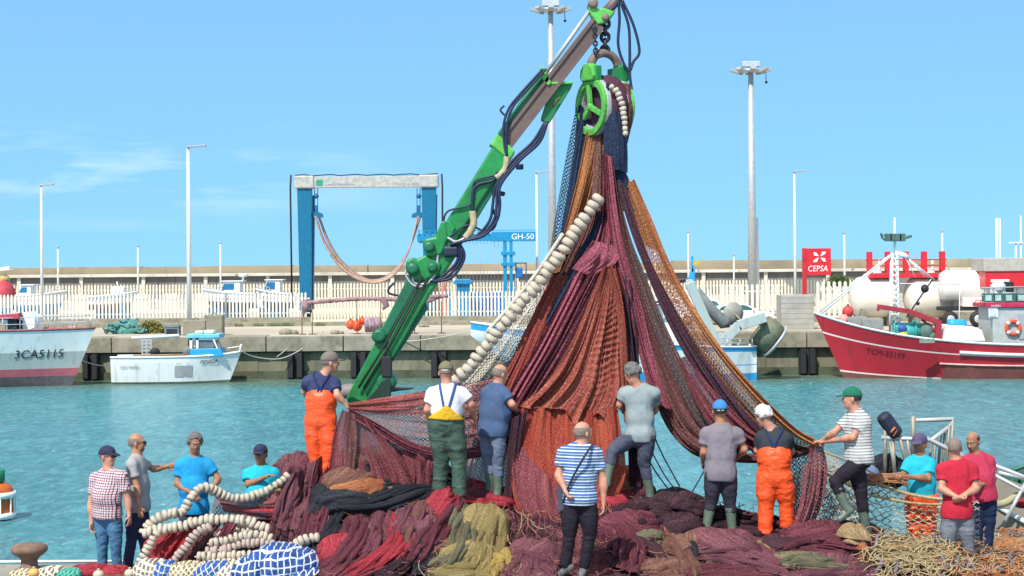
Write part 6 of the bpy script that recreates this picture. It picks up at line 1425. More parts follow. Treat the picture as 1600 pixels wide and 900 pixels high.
# loose twine lying over the drapes
gt = random.Random(21)
for nm, col, (xa, xb), n_ in (('maroon_twine', (.20, .07, .08), (430, 1360), 330), ('dark_twine', (.03, .018, .025), (430, 1360), 260), ('ochre_twine', (.34, .27, .13), (660, 830), 70), ('rust_twine', (.34, .13, .07), (500, 1350), 90)):
    m_ = MB()
    for k in range(n_):
        px, py = gt.uniform(xa, xb), gt.uniform(770, 900); a = gt.uniform(.3, 2.4); cu_ = gt.uniform(-.5, .5); pts = []
        for s_ in range(7):
            dp = float(depth_at(np.array([px]), np.array([py]))[0]); pts.append(np.array(P(px, py, dp-.13-gt.uniform(0, .07)))); px += math.cos(a)*7; py += math.sin(a)*6; a += cu_+gt.uniform(-.25, .25)
        m_.tube(spline(pts, 14), gt.uniform(.003, .0065), 4)
    o = m_.build(nm, M(nm, col, .9, var=.3, vs=6), mound); o['kind'] = 'stuff'
drape('charcoal', [(648, 792), (660, 830), (650, 868), (640, 898)], [(676, 800), (690, 836), (684, 872), (672, 900)], K_blk, 5, .06, .12)
drape('charcoal', [(440, 815), (436, 850), (430, 885)], [(462, 812), (462, 850), (450, 888)], K_dark, 5, .06, .12)
drape('dark_brown', [(1040, 835), (1060, 850), (1065, 880)], [(1090, 828), (1104, 850), (1100, 885)], K_blk, 6, .07, .14)
# ---------------------------------------------------------------- left: floats, red net, blue net
LG = -0.0
heap_l = thing('net_bundle', G(330, 22.8, QZ), 'crimson net mound under the coiled white float lines at left', 'net bundle', 'coloured net bundles in the heap'); HEAPS['crimson_left'] = heap_l
def gl(px, py, d): return P(px, py, d)
for a in ((275, 868, 46, 34, K_cri, 55, 7, .22, 22.9), (310, 868, 40, 40, K_mar, 50, 7, .24, 22.9), (370, 862, 60, 34, K_plum, 170, 6, .22, 23.0), (410, 880, 50, 26, K_dark, 0, 6, .2, 22.8), (300, 895, 90, 20, K_dark, 0, 6, .2, 22.8)):
    *b, d_ = a; lump('crimson_left', *b, ry=.30, sink=.3, d=d_+.2)
S2 = net_mat('net_crimson', (.42, .025, .035), (.30, .03, .04), (.60, .16, .14), streak=22)
def drape_strip(l, r, mat, parent, name='net_drape', **k): return panel(name, l, r, mat, parent=parent, **k)
drape_strip(dd([(272, 822), (250, 850), (232, 880), (225, 900)], 22.75), dd([(318, 818), (300, 850), (280, 880), (270, 902)], 22.6), S2, heap_l, folds=8, amp=.05, nu=50, nv=50, bow=.1)
drape_strip(dd([(316, 818), (298, 850), (280, 880), (268, 900)], 22.6), dd([(352, 812), (330, 845), (302, 880), (290, 902)], 22.55), N_brown, heap_l, folds=6, amp=.05, nu=40, nv=50, bow=.08)
drape_strip(dd([(352, 814), (335, 845), (300, 880)], 22.5), dd([(372, 818), (345, 855), (312, 888)], 22.45), N_maroon, heap_l, folds=5, amp=.04, nu=30, nv=40, bow=.05)
# float lines of the coil
FLS = [
 ([(452, 742), (425, 762), (398, 775), (365, 778), (338, 768), (322, 762), (308, 766), (296, 782), (286, 800), (272, 806)], 23.5, 22.75, .062, .078, 'white float line running from the heap through the hands of the man in bright blue'),
 ([(278, 802), (262, 803), (250, 808), (238, 815), (228, 826), (222, 834)], 22.7, 22.6, .066, .080, 'thick white float loop at the top left end of the coil'),
 ([(222, 833), (235, 830), (262, 826), (285, 822), (305, 815), (330, 812), (360, 812), (390, 814), (405, 822), (424, 828)], 22.5, 22.6, .070, .078, 'topmost long white float row across the coil'),
 ([(246, 832), (236, 848), (226, 866), (218, 882), (213, 896)], 22.45, 22.3, .060, .072, 'white float line falling down the left side of the coil'),
 ([(330, 822), (310, 830), (295, 848), (280, 866), (266, 882), (258, 892)], 22.4, 22.3, .056, .070, 'mauve tinted float line running diagonally over the red net'),
 ([(420, 832), (395, 830), (370, 828), (345, 834), (332, 842)], 22.65, 22.55, .058, .070, 'second white float row in the coil, below the long top row'),
 ([(426, 842), (400, 836), (375, 838), (345, 846), (322, 850)], 22.5, 22.45, .062, .074, 'third white float row in the coil'),
 ([(428, 852), (405, 848), (378, 850), (352, 858), (318, 862)], 22.45, 22.4, .056, .070, 'fourth float row in the coil, dull and partly shaded'),
 ([(432, 862), (405, 866), (375, 868), (340, 870), (302, 870)], 22.4, 22.3, .062, .074, 'fifth white float row in the coil'),
 ([(415, 872), (380, 878), (345, 880), (315, 882)], 22.3, 22.25, .058, .072, 'lowest white float row in the coil above the blue tarp net'),
 ([(500, 838), (482, 842), (466, 848), (452, 858), (440, 868), (436, 874)], 21.9, 21.9, .066, .078, 'short curve of white floats right of the coil on the maroon flank'),
]
for k, (pts, da, db, r_, pi_, lb) in enumerate(FLS):
    float_line(dd(pts, da, db), r_*1.10, pi_*.88, lb, M_fl2 if 'mauve' in lb or 'dull' in lb else M_fl, seed=20+k)
drape_strip(dd([(335, 774), (370, 780), (400, 778), (430, 765)], 23.4), dd([(345, 788), (375, 796), (405, 798), (432, 800)], 23.4), N_mars, heap_l, folds=4, amp=.03, nu=24, nv=40)
drape_strip(dd([(345, 785), (380, 792), (430, 790)], 23.38), dd([(350, 800), (385, 806), (430, 812)], 23.38), net_mat('net_crimson_sheer', (.42, .03, .04), (.30, .03, .04), (.55, .15, .14), .75, .03, .45), heap_l, folds=4, amp=.03, nu=24, nv=40)
drape_strip(dd([(336, 776), (332, 790), (330, 806)], 23.4), dd([(372, 792), (400, 800), (430, 812)], 23.4), N_mars2, heap_l, folds=4, amp=.03, nu=24, nv=30)
# blue netting with a white mesh, tan and blue bundles at the bottom edge
def lattice_mat(name, base, line, pitch, wdt, rot=.6):
    m, n, b = nodes_of(name); uv = n.nodes.new('ShaderNodeUVMap').outputs[0]
    mp_ = n.nodes.new('ShaderNodeMapping'); mp_.inputs['Scale'].default_value = (1/pitch, 1/pitch, 1); mp_.inputs['Rotation'].default_value = (0, 0, rot); n.links.new(uv, mp_.inputs[0])
    v = coords(n, 'Object'); wb = noise(n, v, 4, 4)
    s_ = n.nodes.new('ShaderNodeSeparateXYZ'); n.links.new(mp_.outputs[0], s_.inputs[0]); l = []
    for ax_ in (0, 1):
        q_ = mathn(n, 'ADD', s_.outputs[ax_], mathn(n, 'MULTIPLY', wb, 1.1)); l.append(mathn(n, 'LESS_THAN', mathn(n, 'ABSOLUTE', mathn(n, 'SUBTRACT', mathn(n, 'FRACT', q_), .5)), wdt/2))
    ln = mathn(n, 'MAXIMUM', l[0], l[1]); bc = mixrgb(n, [x*.4 for x in base], base, ramp(n, noise(n, v, 9, 5, .65), .38, .6))
    n.links.new(mixrgb(n, bc, line, ln), b.inputs['Base Color']); b.inputs['Roughness'].default_value = .8
    bump(n, b, mathn(n, 'ADD', noise(n, v, 12, 4), mathn(n, 'MULTIPLY', ln, .4)), .8, .03); return m
K_bw = lattice_mat('blue_white_lattice', (.015, .07, .30), (.50, .55, .58), .07, .20)
K_bl = lattice_mat('blue_yellow_lattice', (.015, .10, .42), (.45, .45, .34), .06, .22, .3)
K_tn = lattice_mat('tan_lattice', (.26, .20, .11), (.60, .54, .38), .045, .30, .5)
K_cr = lattice_mat('cream_lattice', (.20, .17, .13), (.62, .58, .46), .05, .36, .7)
K_gn = lattice_mat('green_lattice', (.01, .22, .16), (.10, .40, .30), .04, .3)
HEAPS['front_blue'] = thing('net_bundle', G(430, 21.8, QZ), 'blue netting with a white square mesh at the bottom left of the heap', 'net bundle', 'coloured net bundles in the heap')
for a in ((440, 885, 60, 28, K_bw, 60, 4, .26, 21.6), (395, 893, 30, 20, K_bw, 60, 4, .26, 21.5), (490, 898, 40, 12, K_bw, 10, 4, .14, 21.4)): *b, d_ = a; lump('front_blue', *b, ry=.5, sink=.3, d=d_)
HEAPS['front_tan'] = thing('net_bundle', G(280, 22.0, QZ), 'tan, cream and cobalt net bundles along the bottom edge under the float coil', 'net bundle', 'coloured net bundles in the heap')
for a in ((238, 893, 26, 16, K_cr, 40, 7, .22, 21.9), (258, 896, 16, 16, K_bl, 60, 7, .2, 21.8), (292, 894, 34, 16, K_tn, 20, 7, .22, 21.8), (335, 896, 34, 15, K_bl, 20, 6, .2, 21.7), (372, 899, 34, 15, K_cr, 15, 6, .22, 21.6), (350, 888, 40, 8, K_tn, 5, 6, .2, 21.9)): *b, d_ = a; lump('front_tan', *b, ry=.3, sink=.3, d=d_)
HEAPS['front_left'] = thing('net_bundle', G(140, 22.6, QZ), 'small crimson net heap at the feet of the man in plaid shirt', 'net bundle', 'coloured net bundles in the heap')
for a in ((140, 892, 34, 9, K_cri, 10, 7, .24, 22.6), (172, 894, 30, 9, K_cri, 170, 7, .24, 22.6), (178, 899, 24, 5, K_brn, 170, 7, .24, 22.5)): *b, d_ = a; lump('front_left', *b, ry=.25, sink=.3, d=d_)
HEAPS['front_green'] = thing('net_bundle', G(60, 22.7, QZ), 'yellow, cream and green twine netting lying in front of the bollard', 'net bundle', 'coloured net bundles in the heap')
for a in ((38, 897, 24, 7, K_tn, 10, 7, .24, 22.5), (78, 896, 22, 9, K_cr, 20, 7, .24, 22.5), (108, 897, 20, 8, K_gn, 0, 7, .24, 22.4)): *b, d_ = a; lump('front_green', *b, ry=.22, sink=.3, d=d_)
for x_, y_, c_, lb in ((53, 895, M('float_yellow', (.55, .33, .10), .6), 'dull yellow ball float in front of the bollard'), (154, 898, M_fl, 'pale ball float at the bottom edge before the plaid shirt man'), (203, 896, M_fl, 'white ball float at the bottom edge left of the float coil')):
    p = P(x_, y_, 22.2); t = thing('ball_float', p, lb, 'float'); MB().ball(p, .068, sc=(1.1, 1, .9)).build('ball', c_, t); MB().lathe([(.018, .06), (.02, .075), (.01, .08)], p, 8).build('eye', M_rope, t)
# ---------------------------------------------------------------- bollard, edge line, side post
D = 23.75; t = thing('bollard', G(47, D, QZ), 'rusty mushroom shaped mooring bollard on the quay edge at lower left', 'bollard')
c = G(46, D, QZ); k = D/F
MB().lathe([(.19, 0), (.17, .03), (.115, .08), (.115, .16), (.14, .20), (.20, .235), (.235, .27), (.255, .30), (.245, .345), (.20, .375), (.10, .39), (.02, .392)], c, 36).build('casting', M('bollard_rust', (.20, .12, .085), .8, .15, .3, vs=4, dirt=(.30, .22, .16), dirtamt=.4, bs=16), t)
MB().lathe([(.22, 0), (.22, .025), (.2, .03)], c, 30).build('base_plate', M_rust, t)
o = MB(); o.tube([P(-40, 878, 24.6), P(60, 877.5, 24.6), P(200, 877, 24.6)], .022, 8); tag(o.build('taut_line', M_white), 'taut white line stretched just beyond the quay edge at left', 'rope')
t = thing('mooring_post', G(186, 24.1, QZ), 'thin weathered post seen between the plaid shirt man and his neighbour', 'post')
MB().tube([G(186, 24.1, QZ), P(186, 838, 24.1)], [.03, .024], 8).build('shaft', M_wood, t)
MB().lathe([(.05, 0), (.05, .03)], G(186, 24.1, QZ), 10).build('collar', M_rust, t)
# ---------------------------------------------------------------- right: coarse net, railing frame, moored boat
cn_ = thing('coarse_net', P(1400, 760, 22.75), 'coarse pale rope mesh net sagging in front of the man in turquoise and waders', 'fishing net')
N_co = net_mat('net_coarse', (.44, .36, .24), (.50, .44, .32), (.62, .56, .44), .16, .085, .16)
N_co2 = net_mat('net_coarse_brown', (.30, .20, .13), (.42, .32, .2), (.58, .5, .36), .35, .06, .22)
panel('net_mesh', dd([(1284, 742), (1330, 752), (1380, 772), (1430, 784), (1490, 789), (1530, 782)], 22.75), dd([(1270, 830), (1320, 834), (1380, 838), (1430, 842), (1490, 846), (1530, 850)], 22.6), N_co, 5, .05, parent=cn_)
panel('net_mesh', dd([(1290, 725), (1330, 735), (1372, 742), (1400, 750)], 22.7), dd([(1290, 750), (1330, 762), (1372, 776), (1410, 782)], 22.65), N_co2, 5, .05, parent=cn_)
HEAPS['coarse'] = cn_
gq = random.Random(4); mq = MB()
for k in range(16): mq.tube(spline([P(1350+gq.uniform(-6, 6), 742+gq.uniform(-5, 14), 22.6), P(1370+gq.uniform(-6, 6), 748+gq.uniform(-8, 10), 22.5), P(1392, 746+gq.uniform(-6, 8), 22.5), P(1415+gq.uniform(-8, 8), 752+gq.uniform(-6, 10), 22.6)], 12), .008, 5)
mq.build('gathered_twine', M('rope_rusty', (.36, .16, .08), .9), cn_)
for pts, r_ in (([(1275, 735), (1310, 748), (1350, 770), (1400, 782), (1450, 788), (1500, 786)], .018), ([(1330, 748), (1370, 756), (1420, 772), (1470, 780), (1500, 778)], .024), ([(1285, 705), (1330, 722), (1375, 745)], .014)):
    MB().tube(spline([P(x, y, 22.6) for x, y in pts], 24), r_, 7).build('rim_rope', M_tan_r, cn_)
D = 25.6
rf = thing('steel_railing', P(1430, 760, D)-Vector((0, 0, .3)), 'weathered tubular steel rail frame behind the man in turquoise and plum cap', 'railing')
M_rs = M('weathered_tube', (.30, .27, .22), .6, .4, .3, vs=6)
def pr(x, y, dy=0): return P(x, y, D+dy)
m = MB(); m.tube([pr(1377, 684), pr(1430, 686), pr(1452, 687), pr(1484, 703), pr(1560, 742, .2)], .035, 8); m.tube([pr(1428, 657, .5), pr(1490, 655, .6), pr(1487, 664, .4), pr(1470, 677, .2), pr(1455, 688)], .033, 8); m.build('top_rail', M_galv, rf)
for x0_, y0_, x1_, y1_, r_ in ((1383, 662, 1383, 752, .03), (1427, 650, 1427, 720, .038), (1395, 686, 1398, 752, .03), (1390, 690, 1402, 752, .025), (1405, 680, 1420, 740, .03), (1417, 684, 1425, 735, .028), (1438, 686, 1440, 745, .026),
                              (1489, 660, 1484, 740, .022), (1483, 664, 1478, 745, .022), (1477, 670, 1471, 748, .022), (1470, 676, 1465, 750, .022), (1462, 682, 1457, 752, .022), (1455, 688, 1450, 755, .022)):
    MB().tube([pr(x0_, y0_, .3 if x0_ > 1450 else 0), pr(x1_, y1_, .3 if x1_ > 1450 else 0)], r_, 8).build('upright', M_rs, rf)
mc = thing('engine_cover', pr(1390, 662), 'dark navy padded cover strapped to the railing top', 'engine cover')
m = MB(); rt = Matrix.Rotation(R(38), 3, 'Y'); m.box(pr(1390, 664), (.22, .2, .42), Matrix.Rotation(R(-36), 3, 'Y')); m.build('cover', M('cover_navy', (.015, .018, .04), .6, bs=10), mc, .07)
m = MB(); m.tube([pr(1396, 682, -.1), pr(1402, 672, -.1), pr(1398, 668, -.12), pr(1392, 676, -.12)], .02, 6); m.build('lashing', M_or_r, mc)
dk_ = thing('net_bundle', pr(1370, 735), 'black netting and blue grey float heaped behind the railing foot', 'net bundle', 'coloured net bundles in the heap'); HEAPS['behind_rail'] = dk_
lump('behind_rail', 1375, 732, 36, 24, K_blk, 20, 7, .3, ry=.3, sink=.3, d=25.9); MB().ball(P(1348, 742, 25.5), .2, sc=(1.3, 1, .9)).build('float', M('float_blue_grey', (.12, .18, .30), .6), dk_)
# moored boat
bt_ = thing('moored_boat', pr(1600, 860), 'tan and green boat moored at the quay, cut by the right edge', 'boat')
M_tnb = M('bulwark_tan', (.27, .24, .19), .6, var=.08, dirt=(.2, .16, .11), dirtamt=.1)
def quad(mb, a, b, c, d_, th=.06): mb.prism([a, b, c, d_], (0, th, 0))
m = MB(); quad(m, P(1548, 786, 25.4), P(1640, 838, 24.9), P(1640, 930, 24.9), P(1548, 930, 25.4)); m.build('hull_side', M_tnb, bt_)
m = MB(); quad(m, P(1552, 742, 26.6), P(1660, 778, 25.9), P(1660, 900, 25.9), P(1552, 860, 26.6)); m.build('inner_bulwark', M_tnb, bt_)
MB().tube([P(1548, 785, 25.4), P(1640, 837, 24.85)], .04, 8).tube([P(1553, 832, 25.2), P(1640, 884, 24.7)], .03, 8).build('rub_rail', M_offw, bt_)
M_gb = M('boat_green', (.015, .13, .08), .45, var=.15)
m = MB(); quad(m, P(1552, 752, 26.9), P(1660, 716, 26.9), P(1660, 750, 26.8), P(1552, 792, 26.8), .3); m.build('green_coaming', M('coaming_dark_teal', (.03, .07, .07), .5), bt_)
for k in range(3): MB().tube([P(1548, 748+k*15, 26.7), P(1660, 706+k*17, 26.7)], .035, 8).build('green_rail', M_gb, bt_)
for k in range(5): MB().bar(P(1562+k*12, 750-k*4, 26.7), P(1562+k*12, 775-k*4, 26.7), .07).build('green_post', M_gb, bt_)
for pts in ([(1548, 725), (1660, 768)], [(1552, 741), (1660, 800)], [(1562, 830), (1604, 752)], [(1600, 748), (1560, 738)]):
    MB().tube([P(x, y, 24.9) for x, y in pts], .028, 8).build('handrail', M_galv, bt_)
MB().tube(spline([P(x, y, 25.0) for x, y in ((1550, 790), (1572, 785), (1595, 772), (1630, 768))], 20), .055, 8).build('hawser', M('hawser_olive', (.30, .28, .17), .9, bs=20), bt_)
lump_c = thing('net_bundle', P(1592, 782, 25.3), 'red and blue patterned bundle on the green boat at the right edge', 'net bundle', 'coloured net bundles in the heap'); HEAPS['red_blue'] = lump_c
lump('red_blue', 1596, 785, 14, 9, K_cri, 20, 7, .3, ry=.2, sink=.2, d=25.4)
# shoulder bag of the striped man and a side view of green twine
bgm = M('bag_navy', (.02, .025, .045), .7)
t = thing('shoulder_bag', P(880, 790, 20.3), 'dark shoulder bag hanging at the striped man left hip', 'bag')
MB().rbox(P(872, 800, 20.22), P(884, 758, 20.34)).build('pouch', M('bag_slate', (.05, .06, .09), .8), t, .03)
MB().tube(spline([P(x, y, z) for x, y, z in ((926, 694, 20.22), (914, 712, 20.08), (898, 740, 20.10), (885, 768, 20.16), (880, 785, 20.2))], 24), .014, 6).build('strap', bgm, t)
# ================================================================ PEOPLE: implicit surfaces turned into meshes
class SDF:
    def __init__(s, lo, hi, h):
        s.lo = np.array(lo, dtype=np.float32); s.h = h; s.n = np.ceil((np.array(hi)-s.lo)/h).astype(int)+1
        s.ax = [s.lo[i]+h*np.arange(s.n[i], dtype=np.float32) for i in range(3)]
        s.v = np.full(s.n, .5, dtype=np.float32)
    def sub(s, lo, hi):
        a = np.clip(((np.array(lo)-s.lo)/s.h).astype(int), 0, s.n-1); b = np.clip(((np.array(hi)-s.lo)/s.h).astype(int)+2, 1, s.n)
        sl = tuple(slice(int(a[i]), int(b[i])) for i in range(3))
        X = s.ax[0][sl[0]][:, None, None]; Y = s.ax[1][sl[1]][None, :, None]; Z = s.ax[2][sl[2]][None, None, :]
        return sl, X, Y, Z
    def put(s, lo, hi, fn, k=.03, op='add'):
        m = .07; sl, X, Y, Z = s.sub(np.array(lo)-m, np.array(hi)+m)
        d = fn(X, Y, Z); a = s.v[sl]
        if a.size == 0: return
        if op == 'add':
            h = np.clip(.5+.5*(a-d)/k, 0, 1); s.v[sl] = a*(1-h)+d*h-k*h*(1-h)
        elif op == 'cut':      # subtract
            d = -d; h = np.clip(.5-.5*(a-d)/k, 0, 1); s.v[sl] = a*(1-h)+d*h+k*h*(1-h)
    def cone(s, a, b, ra, rb, k=.03, cut=None, op='add', capa=None):
        a = np.array(a, dtype=np.float32); b = np.array(b, dtype=np.float32); ab = b-a; L2 = float(ab@ab)+1e-9; L_ = math.sqrt(L2); u = ab/L_
        R_ = max(ra, rb)
        def fn(X, Y, Z):
            px, py, pz = X-a[0], Y-a[1], Z-a[2]; t = (px*ab[0]+py*ab[1]+pz*ab[2])/L2; tc = np.clip(t, 0, 1)
            d = np.sqrt((px-tc*ab[0])**2+(py-tc*ab[1])**2+(pz-tc*ab[2])**2)-(ra+(rb-ra)*tc)
            if cut: d = np.maximum(d, (t-1)*L_)
            if capa: d = np.maximum(d, -t*L_)
            return d
        s.put(np.minimum(a, b)-R_, np.maximum(a, b)+R_, fn, k, op)
    def ell(s, c, Fm, r, k=.03, op='add', shift=0.0, extra=None):
        """ellipsoid with axes = columns of Fm"""
        c = np.array(c, dtype=np.float32); Fm = np.array(Fm, dtype=np.float32); r = np.array(r, dtype=np.float32); R_ = float(r.max())+shift
        def fn(X, Y, Z):
            px, py, pz = X-c[0], Y-c[1], Z-c[2]
            q = [(px*Fm[0, i]+py*Fm[1, i]+pz*Fm[2, i])/r[i] for i in range(3)]
            k0 = np.sqrt(q[0]**2+q[1]**2+q[2]**2); k1 = np.sqrt((q[0]/r[0])**2+(q[1]/r[1])**2+(q[2]/r[2])**2)
            d = k0*(k0-1)/(k1+1e-6)-shift
            d = np.where(k0 < .2, -float(r.min())*.8, d)
            if extra: d = np.maximum(d, extra(px*Fm[0, 0]+py*Fm[1, 0]+pz*Fm[2, 0], px*Fm[0, 1]+py*Fm[1, 1]+pz*Fm[2, 1], px*Fm[0, 2]+py*Fm[1, 2]+pz*Fm[2, 2]))
            return d
        s.put(c-R_, c+R_, fn, k, op)
    def plane(s, p, n, k=.004):   # keep the side n points away from (cut where (x-p).n > 0)
        p = np.array(p, dtype=np.float32); n = np.array(n, dtype=np.float32)
        d = (s.ax[0][:, None, None]-p[0])*n[0]+(s.ax[1][None, :, None]-p[1])*n[1]+(s.ax[2][None, None, :]-p[2])*n[2]
        s.v = np.maximum(s.v, d)
    def mesh(s):
        v = s.v; n = v.shape; ins = v < 0
        c = np.zeros((n[0]-1, n[1]-1, n[2]-1), dtype=np.uint8)
        offs = [(i, j, k) for i in (0, 1) for j in (0, 1) for k in (0, 1)]
        for o in offs: c += ins[o[0]:n[0]-1+o[0], o[1]:n[1]-1+o[1], o[2]:n[2]-1+o[2]]
        act = (c > 0) & (c < 8); I, J, K = np.nonzero(act)
        if len(I) == 0: return np.zeros((0, 3)), np.zeros((0, 4), int)
        val = {o: v[I+o[0], J+o[1], K+o[2]] for o in offs}
        acc = np.zeros((len(I), 3), dtype=np.float64); cnt = np.zeros(len(I))
        for a in offs:
            for ax in range(3):
                if a[ax] == 1: continue
                b = list(a); b[ax] = 1; b = tuple(b); va, vb = val[a], val[b]; cr_ = (va < 0) != (vb < 0); t = np.where(cr_, va/(va-vb+1e-12*(va == vb)), 0)
                p = np.array(a, dtype=float)[None, :]+np.zeros((len(I), 3)); p[:, ax] += t
                acc += p*cr_[:, None]; cnt += cr_
        V = (np.stack([I, J, K], 1)+acc/cnt[:, None])*s.h+s.lo
        idx = -np.ones(c.shape, dtype=np.int64); idx[I, J, K] = np.arange(len(I)); Fs = []
        for ax in range(3):
            sl0 = [slice(None)]*3; sl1 = [slice(None)]*3; sl0[ax] = slice(0, n[ax]-1); sl1[ax] = slice(1, n[ax])
            a = ins[tuple(sl0)]; b = ins[tuple(sl1)]; ch = a != b; q = np.array(np.nonzero(ch)); 
            o1, o2 = [(1, 2), (2, 0), (0, 1)][ax]
            ok = (q[o1] > 0) & (q[o2] > 0) & (q[o1] < n[o1]-1) & (q[o2] < n[o2]-1); q = q[:, ok]
            fl = a[tuple(q)]
            def g(d1, d2):
                w_ = q.copy(); w_[o1] -= d1; w_[o2] -= d2; return idx[tuple(w_)]
            f = np.stack([g(1, 1), g(0, 1), g(0, 0), g(1, 0)], 1); f[~fl] = f[~fl][:, ::-1]; Fs.append(f)
        Fc = np.concatenate(Fs); Fc = Fc[(Fc >= 0).all(1)]
        return V, Fc
def vnormals(V, Fc):
    a, b, c, d = (V[Fc[:, i]] for i in range(4)); fn = np.cross(c-a, d-b); N = np.zeros_like(V)
    for i in range(4): np.add.at(N, Fc[:, i], fn)
    return N/(np.linalg.norm(N, axis=1)[:, None]+1e-12)
def relax(V, Fc, it=1, lam=.5):
    for _ in range(it):
        S_ = np.zeros_like(V); c = np.zeros(len(V))
        for i in range(4):
            for j in (1, 3): np.add.at(S_, Fc[:, i], V[Fc[:, (i+j) % 4]]); np.add.at(c, Fc[:, i], 1)
        V = V*(1-lam)+lam*S_/c[:, None]
    return V
def skin_mat(name, col):
    m, n, b = nodes_of(name); v = coords(n, 'Object'); f = noise(n, v, 9, 4)
    c = mixrgb(n, [x*.8 for x in col], [min(1, x*1.15) for x in col], ramp(n, f, .35, .65)); n.links.new(c, b.inputs['Base Color'])
    b.inputs['Roughness'].default_value = .5; b.inputs['Subsurface Weight'].default_value = .08; b.inputs['Subsurface Radius'].default_value = (.02, .008, .004); b.inputs['Specular IOR Level'].default_value = .35
    bump(n, b, noise(n, v, 60, 3), .15, .01); return m
SK = [skin_mat('skin_tan', (.42, .20, .115)), skin_mat('skin_ruddy', (.50, .24, .16)), skin_mat('skin_brown', (.33, .16, .09))]
def cloth(name, col, rough=.85, weave=180, var=.12, dirt=None, gloss=0, pattern=None):
    if name in MATS: return MATS[name]
    m, n, b = nodes_of(name); v = coords(n, 'Object')
    f = noise(n, v, 5, 5); c = mixrgb(n, [x*(1-var) for x in col], [min(1, x*(1+var)) for x in col], ramp(n, f, .35, .65))
    if dirt: c = mixrgb(n, c, dirt, ramp(n, noise(n, v, 11, 6, .7), .60, .72, 0, .7))
    if pattern: c = pattern(n, c)
    n.links.new(c, b.inputs['Base Color']); b.inputs['Roughness'].default_value = rough; b.inputs['Specular IOR Level'].default_value = .5 if gloss else .2
    h = mathn(n, 'ADD', noise(n, v, 16, 4, .6), mathn(n, 'MULTIPLY', noise(n, v, weave, 2), .15)); h = mathn(n, 'ADD', h, mathn(n, 'MULTIPLY', noise(n, coords(n, 'Object', (1, 1, .5), (.3, .2, 0)), 8, 2, .45, .8), 1.3)); bump(n, b, h, .38, .02)
    MATS[name] = m; return m
def body_attr(n):
    a = n.nodes.new('ShaderNodeAttribute'); a.attribute_name = 'torso'; s_ = n.nodes.new('ShaderNodeSeparateXYZ'); n.links.new(a.outputs['Vector'], s_.inputs[0]); return s_
def stripes(pitch, frac, col, off=0.0, axis=2):
    def f(n, c):
        s_ = body_attr(n); t = mathn(n, 'FRACT', mathn(n, 'ADD', mathn(n, 'DIVIDE', s_.outputs[axis], pitch), off+10)); return mixrgb(n, c, col, mathn(n, 'LESS_THAN', t, frac))
    return f
def chain_pat(*ps):
    def f(n, c):
        for p in ps: c = p(n, c)
        return c
    return f
def frame_from(up, right):
    u = np.array(up, dtype=float); u /= np.linalg.norm(u); r = np.array(right, dtype=float); r = r-u*(r@u); r /= np.linalg.norm(r); f = np.cross(u, r)
    return np.stack([r, f, u], 1)      # columns: right(+x of the person), forward, up   (right x forward = up)
